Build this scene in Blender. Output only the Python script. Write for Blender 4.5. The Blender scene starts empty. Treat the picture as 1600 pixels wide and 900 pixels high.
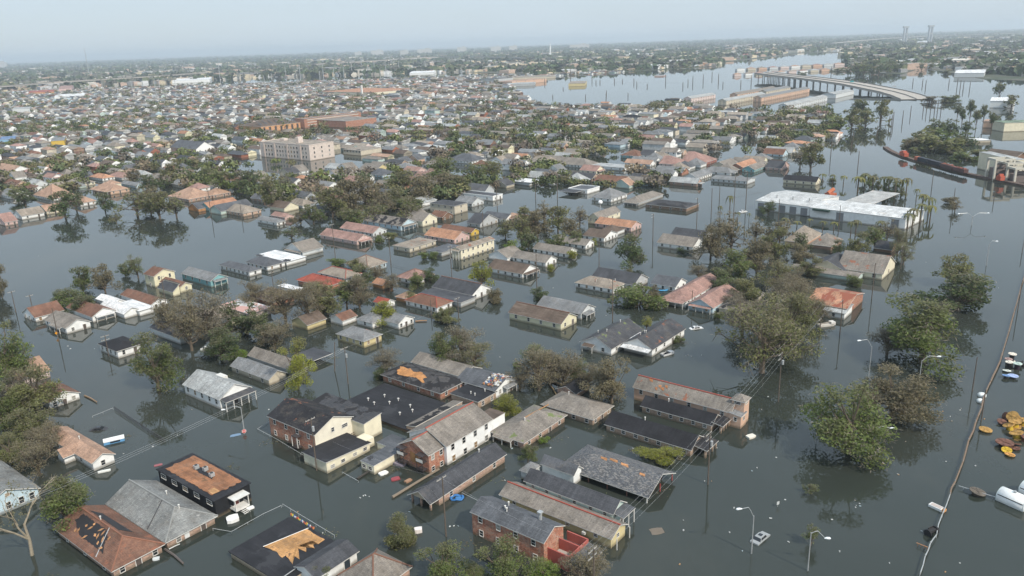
import bpy, math, random
import numpy as np
from mathutils import Matrix, Vector
random.seed(7)
rng = np.random.default_rng(11)
S = bpy.context.scene
COL = S.collection
PI = math.pi

# ---------------------------------------------------------------- camera
F, CAMZ = 1244.0, 90.0
ROLL = math.atan(.034)
PITCH = math.atan((450 - 67) * math.cos(ROLL) / F)
fw = np.array([0, math.cos(PITCH), -math.sin(PITCH)])
up0 = np.array([0, math.sin(PITCH), math.cos(PITCH)])
rt = math.cos(ROLL) * np.array([1., 0, 0]) - math.sin(ROLL) * up0
up = math.sin(ROLL) * np.array([1., 0, 0]) + math.cos(ROLL) * up0
cam = bpy.data.objects.new('camera', bpy.data.cameras.new('camera'))
COL.objects.link(cam)
cam.matrix_world = Matrix(((rt[0], up[0], -fw[0], 0), (rt[1], up[1], -fw[1], 0), (rt[2], up[2], -fw[2], CAMZ), (0, 0, 0, 1)))
cam.data.sensor_width = 36
cam.data.lens = 36 * F / 1600
cam.data.clip_start = 1
cam.data.clip_end = 120000
S.camera = cam

# ---------------------------------------------------------------- sky, sun, exposure
SUN_EL, SUN_AZ = 44, 138          # degrees; azimuth clockwise from +Y (view direction)
W = bpy.data.worlds.new("World")
S.world = W
W.use_nodes = True
n, l = W.node_tree.nodes, W.node_tree.links
n.clear()
o = n.new('ShaderNodeOutputWorld'); bg = n.new('ShaderNodeBackground'); sk = n.new('ShaderNodeTexSky')
sk.sky_type = 'NISHITA'; sk.sun_disc = False
sk.sun_elevation = math.radians(SUN_EL); sk.sun_rotation = math.radians(SUN_AZ)
sk.altitude = 90; sk.air_density = 1.0; sk.dust_density = 1.0; sk.ozone_density = 1.2
tc = n.new('ShaderNodeTexCoord'); mp = n.new('ShaderNodeMapping'); mp.inputs['Scale'].default_value = (1.2, 1.2, 6)
nz = n.new('ShaderNodeTexNoise'); nz.inputs['Scale'].default_value = 1.4; nz.inputs['Detail'].default_value = 5
rp = n.new('ShaderNodeMapRange'); rp.inputs[1].default_value = .35; rp.inputs[2].default_value = .7; rp.inputs[3].default_value = .70; rp.inputs[4].default_value = .97
mx = n.new('ShaderNodeMix'); mx.data_type = 'RGBA'
mx.inputs[7].default_value = (6.6, 7.8, 8.8, 1)      # thin high cloud veil
l.new(tc.outputs['Generated'], mp.inputs[0]); l.new(mp.outputs[0], nz.inputs['Vector']); l.new(nz.outputs['Fac'], rp.inputs[0])
sx_ = n.new('ShaderNodeSeparateXYZ'); el_ = n.new('ShaderNodeMapRange'); el_.interpolation_type = 'SMOOTHSTEP'
for i_, v_ in enumerate((.16, .50, 1.0, .9)): el_.inputs[i_ + 1].default_value = v_
ml_ = n.new('ShaderNodeMath'); ml_.operation = 'MULTIPLY'
l.new(tc.outputs['Generated'], sx_.inputs[0]); l.new(sx_.outputs[2], el_.inputs[0]); l.new(rp.outputs[0], ml_.inputs[0]); l.new(el_.outputs[0], ml_.inputs[1])
hv_ = n.new('ShaderNodeMapRange'); hv_.interpolation_type = 'SMOOTHSTEP'
for i_, v_ in enumerate((.08, .45, 0.0, 1.0)): hv_.inputs[i_ + 1].default_value = v_
vc_ = n.new('ShaderNodeMix'); vc_.data_type = 'RGBA'; vc_.inputs[6].default_value = (6.6, 7.8, 8.8, 1); vc_.inputs[7].default_value = (8.3, 10.3, 12.2, 1)
l.new(sx_.outputs[2], hv_.inputs[0]); l.new(hv_.outputs[0], vc_.inputs[0]); l.new(vc_.outputs[2], mx.inputs[7])
l.new(ml_.outputs[0], mx.inputs[0]); l.new(sk.outputs[0], mx.inputs[6]); l.new(mx.outputs[2], bg.inputs[0]); l.new(bg.outputs[0], o.inputs[0])
bg.inputs[1].default_value = 0.1
sun = bpy.data.objects.new('sun', bpy.data.lights.new('sun', 'SUN'))
COL.objects.link(sun)
sun.data.energy = 4.4; sun.data.angle = math.radians(1.5); sun.data.color = (1, .92, .80)
az, el = math.radians(SUN_AZ), math.radians(SUN_EL)
sdir = Vector((math.sin(az) * math.cos(el), math.cos(az) * math.cos(el), math.sin(el)))
sun.rotation_euler = sdir.to_track_quat('Z', 'Y').to_euler()
S.view_settings.view_transform = 'Standard'; S.view_settings.look = 'None'
S.view_settings.exposure = 0.0; S.view_settings.gamma = 1
S.cycles.volume_bounces = 1
S.cycles.max_bounces = 6; S.cycles.diffuse_bounces = 2; S.cycles.glossy_bounces = 3; S.cycles.transmission_bounces = 2
S.cycles.transparent_max_bounces = 4
S.cycles.caustics_reflective = False; S.cycles.caustics_refractive = False
S.cycles.use_denoising = True
try: S.cycles.denoiser = 'OPENIMAGEDENOISE'
except Exception: pass
S.cycles.use_adaptive_sampling = True; S.cycles.adaptive_threshold = 0.02

# ---------------------------------------------------------------- photo geometry helpers
def at(px, py, z=0.0):
    d = fw + (px - 800) / F * rt - (py - 450) / F * up
    t = (z - CAMZ) / d[2]
    return Vector((t * d[0], t * d[1], z))
def pix(p):
    d = np.array([p[0], p[1], p[2] - CAMZ]); w = d @ fw
    return 800 + F * (d @ rt) / w, 450 - F * (d @ up) / w
def depth(p): return float(np.array([p[0], p[1], p[2] - CAMZ]) @ fw)
CR = dict(A=(0, 640, 3.4625), B=(340, 560, 2.6475), C=(540, 540, 3.75), D=(720, 660, 3.75), E=(740, 540, 3.2), F=(0, 380, 2.8125), G=(240, 400, 3),
          M1=(0, 230, 4), M2=(400, 230, 4), M3=(800, 230, 4), M4=(1200, 230, 4), M5=(580, 380, 4), M6=(880, 380, 4), M7=(1200, 380, 4),
          K1=(0, 40, 4), K2=(400, 40, 4), K3=(800, 40, 4), K4=(1200, 40, 4), L4=(1200, 560, 4), L5=(1050, 675, 4), L6=(1380, 520, 4.5), L7=(1380, 700, 4.5), P=(0, 0, 1))
def cr(k, x, y):
    c = CR[k]; return c[0] + x / c[2], c[1] + y / c[2]
def ac(k, x, y, z=0.0): return at(*cr(k, x, y), z)

# ---------------------------------------------------------------- materials
MATS = {}
def newmat(name):
    m = bpy.data.materials.new(name); m.use_nodes = True
    nt = m.node_tree; nt.nodes.clear()
    out = nt.nodes.new('ShaderNodeOutputMaterial'); b = nt.nodes.new('ShaderNodeBsdfPrincipled')
    nt.links.new(b.outputs[0], out.inputs[0]); b.inputs['Roughness'].default_value = .8
    b.inputs['Specular IOR Level'].default_value = .3
    MATS[name] = m
    return m, nt.nodes, nt.links, b
def col4(c): return (c[0], c[1], c[2], 1)
def node_mix(N, L, fac, a, b, mode='MIX'):
    m = N.new('ShaderNodeMix'); m.data_type = 'RGBA'; m.blend_type = mode; m.clamp_factor = True
    for s, v in ((0, fac), (6, a), (7, b)):
        if isinstance(v, (int, float)): m.inputs[s].default_value = v
        elif isinstance(v, tuple): m.inputs[s].default_value = v if len(v) == 4 else col4(v)
        else: L.new(v, m.inputs[s])
    return m.outputs[2]
def node_range(N, L, src, a, b, c, d):
    r = N.new('ShaderNodeMapRange'); L.new(src, r.inputs[0])
    for i, v in enumerate((a, b, c, d)): r.inputs[i + 1].default_value = v
    return r.outputs[0]
def noise(N, L, vec, scale, detail=3, rough=.55, seed=None, stretch=None):
    t = N.new('ShaderNodeTexNoise'); t.inputs['Scale'].default_value = scale; t.inputs['Detail'].default_value = detail; t.inputs['Roughness'].default_value = rough
    if stretch:
        mp = N.new('ShaderNodeMapping'); mp.inputs['Scale'].default_value = stretch; L.new(vec, mp.inputs[0]); vec = mp.outputs[0]
    if seed is not None:
        t.noise_dimensions = '4D'
        if isinstance(seed, (int, float)): t.inputs['W'].default_value = seed
        else: L.new(seed, t.inputs['W'])
    L.new(vec, t.inputs['Vector'])
    return t.outputs['Fac']
def obj_seed(N, L):
    oi = N.new('ShaderNodeObjectInfo'); m = N.new('ShaderNodeMath'); m.operation = 'MULTIPLY'; m.inputs[1].default_value = 37
    L.new(oi.outputs['Random'], m.inputs[0])
    return oi.outputs['Color'], m.outputs[0]
def shingle(name, patches=(), rough=.9, course=.3, blotch=True):
    m, N, L, b = newmat(name)
    b.inputs['Roughness'].default_value = rough
    tcn = N.new('ShaderNodeTexCoord'); uv = tcn.outputs['UV']
    c, seed = obj_seed(N, L)
    v1 = node_range(N, L, noise(N, L, uv, .22, 4, .6, seed), .3, .7, .68, 1.28)
    v2 = node_range(N, L, noise(N, L, uv, 1.0, 2, .6, seed, (1.6, .16, 1)), .35, .7, .82, 1.12)
    v3 = node_range(N, L, noise(N, L, uv, 3.2, 3, .7, seed), .3, .7, .78, 1.2)
    br = N.new('ShaderNodeTexBrick'); L.new(uv, br.inputs['Vector'])
    br.inputs['Scale'].default_value = 1; br.inputs['Brick Width'].default_value = .9; br.inputs['Row Height'].default_value = course; br.inputs['Mortar Size'].default_value = .025
    br.inputs['Color1'].default_value = (.84, .84, .84, 1); br.inputs['Color2'].default_value = (1.14, 1.12, 1.1, 1); br.inputs['Mortar'].default_value = (.72, .72, .72, 1)
    x = node_mix(N, L, 1.0, c, br.outputs['Color'], 'MULTIPLY')
    for v in (v1, v2, v3):
        cb = N.new('ShaderNodeCombineColor')
        for i in range(3): L.new(v, cb.inputs[i])
        x = node_mix(N, L, 1.0, x, cb.outputs[0], 'MULTIPLY')
    if blotch:
        x = node_mix(N, L, node_range(N, L, noise(N, L, uv, .35, 5, .7, seed, (1, 1.4, 1)), .50, .66, 0, .26), x, (.19, .155, .12))
        x = node_mix(N, L, node_range(N, L, noise(N, L, uv, 1.7, 3, .6, 9.2), .60, .64, 0, .55), x, (.075, .068, .062))
    for i, (pc, sc, th, st) in enumerate(patches):
        f = noise(N, L, uv, sc, 5, .65, 3.1 + i * 7.7 if i else seed, st)
        f = node_range(N, L, f, th, th + .025, 0, 1)
        x = node_mix(N, L, f, x, pc)
    L.new(x, b.inputs['Base Color'])
    bp = N.new('ShaderNodeBump'); bp.inputs['Strength'].default_value = .35; bp.inputs['Distance'].default_value = .05
    L.new(br.outputs['Fac'], bp.inputs['Height']); bp.invert = True
    L.new(bp.outputs[0], b.inputs['Normal'])
    return m
def wallmat(name, kind):
    m, N, L, b = newmat(name)
    tcn = N.new('ShaderNodeTexCoord'); uv = tcn.outputs['UV']
    c, seed = obj_seed(N, L)
    v1 = node_range(N, L, noise(N, L, uv, .5, 4, .6, seed), .3, .7, .86, 1.08)
    cb = N.new('ShaderNodeCombineColor')
    for i in range(3): L.new(v1, cb.inputs[i])
    x = c
    if kind == 'brick':
        br = N.new('ShaderNodeTexBrick'); L.new(uv, br.inputs['Vector']); br.inputs['Scale'].default_value = 1
        br.inputs['Brick Width'].default_value = .44; br.inputs['Row Height'].default_value = .2; br.inputs['Mortar Size'].default_value = .022
        br.inputs['Color1'].default_value = (.55, .55, .58, 1); br.inputs['Color2'].default_value = (1.5, 1.42, 1.35, 1); br.inputs['Mortar'].default_value = (1.35, 1.55, 1.7, 1)
        br.inputs['Bias'].default_value = -.1
        x = node_mix(N, L, 1, x, br.outputs['Color'], 'MULTIPLY')
        sp = node_range(N, L, noise(N, L, uv, 1.1, 3, .7, seed), .42, .62, 0, .5)
        x = node_mix(N, L, sp, x, (.46, .36, .28))
    elif kind == 'siding':
        wv = N.new('ShaderNodeTexWave'); wv.wave_type = 'BANDS'; wv.bands_direction = 'Y'; wv.wave_profile = 'SAW'; wv.inputs['Scale'].default_value = 1.35
        L.new(uv, wv.inputs['Vector'])
        bp = N.new('ShaderNodeBump'); bp.inputs['Strength'].default_value = .6; bp.inputs['Distance'].default_value = .03
        L.new(wv.outputs['Fac'], bp.inputs['Height']); L.new(bp.outputs[0], b.inputs['Normal'])
    elif kind == 'metal':
        wv = N.new('ShaderNodeTexWave'); wv.wave_type = 'BANDS'; wv.bands_direction = 'X'; wv.inputs['Scale'].default_value = 1.6
        L.new(uv, wv.inputs['Vector'])
        bp = N.new('ShaderNodeBump'); bp.inputs['Strength'].default_value = .5; bp.inputs['Distance'].default_value = .05
        L.new(wv.outputs['Fac'], bp.inputs['Height']); L.new(bp.outputs[0], b.inputs['Normal'])
        b.inputs['Roughness'].default_value = .5
    x = node_mix(N, L, 1, x, cb.outputs[0], 'MULTIPLY')
    # tide mark of the flood: brown stain with a ragged upper edge
    ge = N.new('ShaderNodeNewGeometry'); sx = N.new('ShaderNodeSeparateXYZ'); L.new(ge.outputs['Position'], sx.inputs[0])
    ad = N.new('ShaderNodeMath'); ad.operation = 'MULTIPLY_ADD'; ad.inputs[1].default_value = -.5
    L.new(noise(N, L, uv, 1.3, 3, .6, seed, (1, .15, 1)), ad.inputs[0]); L.new(sx.outputs[2], ad.inputs[2])
    st = node_range(N, L, ad.outputs[0], 0.0, .6, .7, 0)
    x = node_mix(N, L, st, x, (.13, .105, .07))
    L.new(x, b.inputs['Base Color'])
    return m
def plain(name, c=None, rough=.7, var=.15, scale=1.5, metallic=0, spec=.3):
    m, N, L, b = newmat(name)
    tcn = N.new('ShaderNodeTexCoord')
    cc, seed = obj_seed(N, L)
    v = node_range(N, L, noise(N, L, tcn.outputs['Object'], scale, 4, .6, seed), .3, .7, 1 - var, 1 + var)
    cb = N.new('ShaderNodeCombineColor')
    for i in range(3): L.new(v, cb.inputs[i])
    L.new(node_mix(N, L, 1, cc if c is None else col4(c), cb.outputs[0], 'MULTIPLY'), b.inputs['Base Color'])
    b.inputs['Roughness'].default_value = rough; b.inputs['Metallic'].default_value = metallic; b.inputs['Specular IOR Level'].default_value = spec
    return m
SH = shingle('shingle')
FELT, PLY = (.022, .021, .023), (.42, .22, .10)
SH_DARK = shingle('shingle_dark', (), .9, .3, False)
SHAKE = shingle('shingle_speckled', [((.20, .19, .18), 1.5, .52, (1, 2.4, 1)), ((.03, .03, .034), 1.9, .60, (1, 2.2, 1))], .9, .4)
SH_TORN = shingle('shingle_torn', [(FELT, .22, .50, (1, 1, 1)), (PLY, .55, .66, (1, .5, 1))])
SH_RUSTY = shingle('shingle_rusty', [((.24, .10, .06), .3, .585, (1, 1, 1))])
SH_LIGHT = shingle('shingle_spotted', [((.30, .29, .28), .9, .60, (1, 2.2, 1))])
SH_MOSS = shingle('shingle_mossy', [((.14, .17, .07), .22, .60, (1, 1, 1))])
SHINGLE_RIB = shingle('shingle_ribbed', [((.16, .12, .095), .5, .56, (.25, 3, 1)), ((.26, .10, .06), .4, .66, (1, 1, 1))])
SH_PINKPATCH = shingle('roof_patched_pink', [((.50, .30, .26), .12, .47, (1, 1, 1)), ((.3, .26, .22), .6, .66, (1, 1, 1))], .7, 3.0)
TINRED = shingle('rusty_sheet_roof', [((.26, .085, .05), .35, .5, (1, .3, 1)), ((.45, .35, .28), .5, .66, (.4, 1, 1))], .7, .8)
TIN = shingle('tin_roof', [((.55, .5, .45), .35, .62, (.4, 1, 1))], .75, .9)
TAR = shingle('tar_roof', [((.038, .038, .042), .12, .6, (1, 1, 1))], .75, 4.0, False)
DECK = shingle('plywood_decking', [((.16, .09, .05), .5, .64, (1, 1, 1))], .8, 1.2)
BRICK, SIDING, STUCCO, METALW = wallmat('brick_wall', 'brick'), wallmat('siding_wall', 'siding'), wallmat('stucco_wall', 'plain'), wallmat('metal_wall', 'metal')
PAINT = plain('painted', None, .6, .1)
TRIM = plain('white_trim', (.62, .6, .56), .55, .12)
GLASS = plain('dark_glass', (.018, .021, .025), .12, .3, 1, 0, .6)
WGLASS = plain('window_glass', None, .12, .25, 1, 0, .6)
WOODP = plain('pole_wood', (.115, .092, .074), .85, .25, 2)
STEEL = plain('galvanised_steel', (.42, .43, .43), .4, .1, 1, .3)
BARK = plain('bark', (.12, .095, .07), .9, .3, 4)
DECKC = plain('road_concrete', (.38, .345, .305), .8, .12, .3)
RUSTED = plain('rusted_paint', None, .85, .5, 1.6)
CONC = plain('concrete', (.36, .34, .31), .8, .15, .3)
WIRE = plain('wire', (.38, .39, .40), .5, .05)
def leafmat(name):
    m, N, L, b = newmat(name)
    cc, seed = obj_seed(N, L)
    ge = N.new('ShaderNodeNewGeometry'); tcn = N.new('ShaderNodeTexCoord')
    r1 = node_range(N, L, ge.outputs['Random Per Island'], 0, 1, .7, 1.28)
    r2 = node_range(N, L, noise(N, L, tcn.outputs['Object'], 5, 2, .5, seed), .35, .65, .78, 1.3)
    x = cc
    for v in (r1, r2):
        cb = N.new('ShaderNodeCombineColor')
        for i in range(3): L.new(v, cb.inputs[i])
        x = node_mix(N, L, 1, x, cb.outputs[0], 'MULTIPLY')
    br = node_range(N, L, noise(N, L, tcn.outputs['Object'], 3.2, 2, .5, seed), .52, .72, 0, .55)
    x = node_mix(N, L, br, x, (.16, .135, .08))
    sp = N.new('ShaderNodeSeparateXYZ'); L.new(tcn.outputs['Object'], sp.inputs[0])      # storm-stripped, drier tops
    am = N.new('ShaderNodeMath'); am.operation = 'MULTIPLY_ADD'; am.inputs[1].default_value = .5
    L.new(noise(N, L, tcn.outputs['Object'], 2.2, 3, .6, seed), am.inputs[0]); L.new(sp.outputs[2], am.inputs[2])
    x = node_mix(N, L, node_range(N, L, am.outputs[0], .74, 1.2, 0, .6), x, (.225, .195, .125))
    L.new(x, b.inputs['Base Color']); b.inputs['Roughness'].default_value = .65
    out = [q for q in N if q.type == 'OUTPUT_MATERIAL'][0]
    tr = N.new('ShaderNodeBsdfTranslucent'); L.new(x, tr.inputs[0])
    ms = N.new('ShaderNodeMixShader'); ms.inputs[0].default_value = .5
    L.new(b.outputs[0], ms.inputs[1]); L.new(tr.outputs[0], ms.inputs[2]); L.new(ms.outputs[0], out.inputs[0])
    return m
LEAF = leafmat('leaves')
TWIG = plain('twigs', (.24, .205, .16), .9, .25, 6)
def attrmat(name, rough=.8):
    m, N, L, b = newmat(name)
    a = N.new('ShaderNodeAttribute'); a.attribute_name = 'Col'
    tcn = N.new('ShaderNodeTexCoord')
    v = node_range(N, L, noise(N, L, tcn.outputs['Object'], .35, 3), .3, .7, .75, 1.25)
    cb = N.new('ShaderNodeCombineColor')
    for i in range(3): L.new(v, cb.inputs[i])
    L.new(node_mix(N, L, 1, a.outputs['Color'], cb.outputs[0], 'MULTIPLY'), b.inputs['Base Color']); b.inputs['Roughness'].default_value = rough
    return m
VCOL = attrmat('mixed_colours')

# ---------------------------------------------------------------- mesh helpers
class MB:
    def __init__(s): s.v, s.f, s.m, s.u = [], [], [], []
    def face(s, pts, mi=0, uv=None):
        i = len(s.v); s.v.extend([tuple(p) for p in pts]); s.f.append(tuple(range(i, i + len(pts)))); s.m.append(mi)
        s.u.extend(uv if uv else [(p[0], p[1]) for p in pts])
    def box(s, c, d, mi=0, bottom=True):
        (x, y, z), (a, b, e) = c, (d[0] / 2, d[1] / 2, d[2] / 2)
        P = lambda i, j, k: (x + a * i, y + b * j, z + e * k)
        q = [((-1, -1, -1), (1, -1, -1), (1, -1, 1), (-1, -1, 1)), ((1, 1, -1), (-1, 1, -1), (-1, 1, 1), (1, 1, 1)), ((1, -1, -1), (1, 1, -1), (1, 1, 1), (1, -1, 1)),
             ((-1, 1, -1), (-1, -1, -1), (-1, -1, 1), (-1, 1, 1)), ((-1, -1, 1), (1, -1, 1), (1, 1, 1), (-1, 1, 1))]
        if bottom: q.append(((-1, 1, -1), (1, 1, -1), (1, -1, -1), (-1, -1, -1)))
        for k, f in enumerate(q):
            pts = [P(*t) for t in f]
            uv = [((p[0] if k < 2 else p[1]), p[2]) for p in pts] if k < 4 else None
            s.face(pts, mi, uv)
    def tube(s, pts, r, n=6, mi=0, cap=True):
        pts = [Vector(p) for p in pts]; rs = r if isinstance(r, (list, tuple)) else [r] * len(pts)
        rings = []
        for i, p in enumerate(pts):
            d = (pts[min(i + 1, len(pts) - 1)] - pts[max(i - 1, 0)]).normalized()
            a = d.cross(Vector((0, 0, 1)) if abs(d.z) < .9 else Vector((1, 0, 0))).normalized(); b = d.cross(a)
            rings.append([tuple(p + (a * math.cos(2 * PI * k / n) + b * math.sin(2 * PI * k / n)) * rs[i]) for k in range(n)])
        base = len(s.v)
        for rg in rings: s.v.extend(rg)
        for i in range(len(pts) - 1):
            for k in range(n):
                k2 = (k + 1) % n
                s.f.append((base + i * n + k2, base + i * n + k, base + (i + 1) * n + k, base + (i + 1) * n + k2)); s.m.append(mi); s.u.extend([(0, 0)] * 4)
        if cap:
            s.f.append(tuple(base + k for k in range(n))); s.m.append(mi); s.u.extend([(0, 0)] * n)
            t = base + (len(pts) - 1) * n
            s.f.append(tuple(t + k for k in reversed(range(n)))); s.m.append(mi); s.u.extend([(0, 0)] * n)
    def mesh(s, name, mats, smooth=False):
        me = bpy.data.meshes.new(name); me.from_pydata(s.v, [], s.f)
        for m in mats: me.materials.append(m)
        me.polygons.foreach_set('material_index', s.m)
        if s.u:
            ul = me.uv_layers.new(name='UVMap'); ul.data.foreach_set('uv', np.array(s.u, dtype=np.float32).ravel())
        if smooth: me.polygons.foreach_set('use_smooth', [True] * len(s.f))
        me.update()
        return me
    def build(s, name, mats, parent=None, M=None, color=None, smooth=False):
        return link(name, s.mesh(name, mats if isinstance(mats, list) else [mats], smooth), parent, M, color)
def link(name, me, parent=None, M=None, color=None):
    ob = bpy.data.objects.new(name, me); COL.objects.link(ob)
    if parent is not None: ob.parent = parent
    if M is not None: ob.matrix_basis = M
    if color is not None: ob.color = (color[0], color[1], color[2], 1)
    return ob
def tag(ob, label=None, cat=None, group=None, kind=None):
    if label: ob['label'] = label
    if cat: ob['category'] = cat
    if group: ob['group'] = group
    if kind: ob['kind'] = kind
    return ob
def frame(p, yaw): return Matrix.Translation((p[0], p[1], p[2] if len(p) > 2 else 0)) @ Matrix.Rotation(yaw, 4, 'Z')
def empty(name, M):
    ob = bpy.data.objects.new(name, None); COL.objects.link(ob); ob.matrix_basis = M; ob.empty_display_size = 1
    return ob

# ---------------------------------------------------------------- setting: water, land, haze
def water():
    mb = MB(); R = 40000.0
    xs = [-R, -3000, -600, 0, 600, 3000, R]; ys = [-2000, 0, 400, 1200, 4000, 12000, R]
    for i in range(6):
        for j in range(6): mb.face([(xs[i], ys[j], 0), (xs[i + 1], ys[j], 0), (xs[i + 1], ys[j + 1], 0), (xs[i], ys[j + 1], 0)])
    m, N, L, b = newmat('flood_water')
    tcn = N.new('ShaderNodeTexCoord'); P = tcn.outputs['Object']
    f = node_range(N, L, noise(N, L, P, .012, 4, .55), .35, .65, 0, 1)
    L.new(node_mix(N, L, f, (.029, .035, .029), (.037, .042, .036)), b.inputs['Base Color'])
    wc_ = b.inputs['Base Color'].links[0].from_socket                 # silt plumes drifting with the current
    sf_ = node_range(N, L, noise(N, L, P, .02, 6, .65, None, (1, .45, 1)), .52, .72, 0, .55)
    L.new(node_mix(N, L, sf_, wc_, (.062, .060, .045)), b.inputs['Base Color'])
    b.inputs['Roughness'].default_value = .03; b.inputs['IOR'].default_value = 1.38; b.inputs['Specular IOR Level'].default_value = .5
    n1 = noise(N, L, P, .6, 2, .5, None, (1, .55, 1)); n2 = noise(N, L, P, .05, 3, .5)
    n3 = noise(N, L, P, .015, 2, .5)
    am = node_range(N, L, n3, .4, .62, .15, 1.0)
    mm = N.new('ShaderNodeMath'); mm.operation = 'MULTIPLY'; L.new(n1, mm.inputs[0]); L.new(am, mm.inputs[1])
    m2 = N.new('ShaderNodeMath'); m2.operation = 'MULTIPLY_ADD'; m2.inputs[1].default_value = 2.5; L.new(n2, m2.inputs[0]); L.new(mm.outputs[0], m2.inputs[2])
    bp = N.new('ShaderNodeBump'); bp.inputs['Strength'].default_value = .12; bp.inputs['Distance'].default_value = .08
    L.new(m2.outputs[0], bp.inputs['Height']); L.new(bp.outputs[0], b.inputs['Normal'])
    tag(mb.build('water', m), 'still dark brown flood water lying over streets and yards', None, None, 'structure')
water()
def land():
    m, N, L, b = newmat('far_land')
    tcn = N.new('ShaderNodeTexCoord'); P = tcn.outputs['Object']
    a = node_mix(N, L, node_range(N, L, noise(N, L, P, .004, 5, .6), .4, .6, 0, 1), (.045, .06, .03), (.10, .095, .07))
    a = node_mix(N, L, node_range(N, L, noise(N, L, P, .02, 4, .6), .62, .66, 0, 1), a, (.3, .29, .27))
    L.new(a, b.inputs['Base Color']); b.inputs['Roughness'].default_value = .95
    near = [(-500, 135), (0, 128), (200, 122), (400, 112), (600, 106), (800, 116), (840, 121), (930, 115.5), (1020, 110), (1110, 105), (1135, 97), (1200, 90), (1260, 82), (1318, 82), (1335, 112), (1410, 116), (1440, 106), (1500, 116), (1540, 124), (1600, 126), (2000, 128)]
    mb = MB(); far = 39000.0
    pts = [at(x, y, .35) for x, y in near]
    for p, q in zip(pts, pts[1:]):
        e1, e2 = Vector((p.x * far / p.y, far, .35)), Vector((q.x * far / q.y, far, .35))
        mb.face([p, q, e2, e1]); mb.face([p - Vector((0, 0, 1)), q - Vector((0, 0, 1)), q, p])
    tag(mb.build('land', m), None, None, None, 'structure')
land()
HAZE = 0.95e-4
def haze():
    m = bpy.data.materials.new('haze'); m.use_nodes = True; N, L = m.node_tree.nodes, m.node_tree.links; N.clear()
    out = N.new('ShaderNodeOutputMaterial'); v = N.new('ShaderNodeVolumePrincipled')
    v.inputs['Color'].default_value = (.82, .90, .98, 1); v.inputs['Density'].default_value = HAZE; v.inputs['Anisotropy'].default_value = .25
    L.new(v.outputs[0], out.inputs['Volume'])
    mb = MB(); mb.box((0, 19500, 86), (84000, 45000, 178))
    ob = mb.build('haze', m); tag(ob, None, None, None, 'stuff')
haze()

# ---------------------------------------------------------------- palette (base colours and the words for them)
PAL = dict(
    white=((.80, .80, .78), 'white'), cream=((.72, .66, .50), 'cream'), yellow=((.60, .50, .27), 'yellow'), paleyellow=((.70, .65, .46), 'pale yellow'), mint=((.50, .60, .55), 'pale green'), green=((.28, .45, .36), 'green'),
    teal=((.22, .42, .44), 'teal'), lightblue=((.48, .60, .66), 'light blue'), blue=((.25, .42, .58), 'blue'), brick=((.33, .135, .085), 'red brick'), tanbrick=((.36, .245, .175), 'tan brick'), pinkbrick=((.40, .25, .19), 'pinkish brick'),
    peach=((.60, .40, .29), 'peach'), pink=((.60, .42, .38), 'pink'), palepink=((.64, .52, .48), 'pale pink'), gray=((.45, .46, .46), 'grey'), palegray=((.58, .60, .60), 'pale grey'), beige=((.54, .48, .38), 'beige'), tanw=((.46, .38, .28), 'tan'), blackw=((.016, .017, .02), 'black'),
    redpaint=((.38, .10, .08), 'red'), brownw=((.20, .12, .08), 'brown'), goldy=((.62, .42, .08), 'bright yellow'), orangew=((.55, .27, .12), 'orange'),
    rgray=((.17, .175, .18), 'grey'), rlight=((.30, .31, .31), 'light grey'), rdark=((.055, .057, .064), 'dark grey'), rblack=((.024, .024, .028), 'black'), rslate=((.085, .09, .10), 'slate grey'),
    rtan=((.235, .20, .165), 'tan'), rgreige=((.185, .165, .145), 'brown-grey'), rbrown=((.105, .078, .062), 'dark brown'), rrust=((.15, .078, .054), 'rust brown'), rred=((.26, .065, .045), 'red'), rorange=((.35, .185, .115), 'orange'), rsalmon=((.335, .215, .155), 'salmon'),
    rpink=((.27, .165, .14), 'pinkish brown'), rwhite=((.66, .66, .65), 'white'), rgreen=((.15, .20, .14), 'green'), rblue=((.12, .19, .32), 'blue'), rply=((.40, .20, .10), 'bare plywood'))
PAL = {k: ((tuple(min(.72, t * 1.22) for t in v[0]), v[1]) if k[0] == 'r' and k not in ('redpaint', 'rblack') else v) for k, v in PAL.items()}
def C_(k): return PAL[k][0] if isinstance(k, str) else k
GRID = math.radians(51.5)

# ---------------------------------------------------------------- house parts
WIN = {}
def window_meshes(w, h, simple):
    key = (round(w, 2), round(h, 2), simple)
    if key in WIN: return WIN[key]
    fr = MB(); t = .10; d = .09
    fr.box((-w / 2, -d / 2, 0), (t, d, h + t)); fr.box((w / 2, -d / 2, 0), (t, d, h + t))
    fr.box((0, -d / 2, h / 2), (w - t, d, t)); fr.box((0, -d * .7, -h / 2), (w - t, d * 1.4, t)); fr.box((0, -d * .35, 0), (w - t, d * .7, .06))
    pn = MB(); pn.box((0, -.02, 0), (w - t * .8, .03, h - t * .6))
    if simple:
        base = len(pn.v); pn.v += fr.v; pn.f += [tuple(i + base for i in f) for f in fr.f]; pn.m += [1] * len(fr.f); pn.u += fr.u
        WIN[key] = (pn.mesh('window', [WGLASS, TRIM]), None)
    else: WIN[key] = (pn.mesh('window', [WGLASS]), fr.mesh('window_frame', [TRIM]))
    return WIN[key]
DOORM = {}
def door_mesh(w, h):
    k = (round(w, 1), round(h, 1))
    if k not in DOORM:
        m = MB(); m.box((0, -.04, 0), (w, .08, h)); m.box((0, -.06, h / 2 + .06), (w + .24, .12, .12), 1); m.box((-w / 2 - .06, -.06, 0), (.12, .12, h), 1); m.box((w / 2 + .06, -.06, 0), (.12, .12, h), 1)
        DOORM[k] = m.mesh('door', [PAINT, TRIM])
    return DOORM[k]
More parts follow.
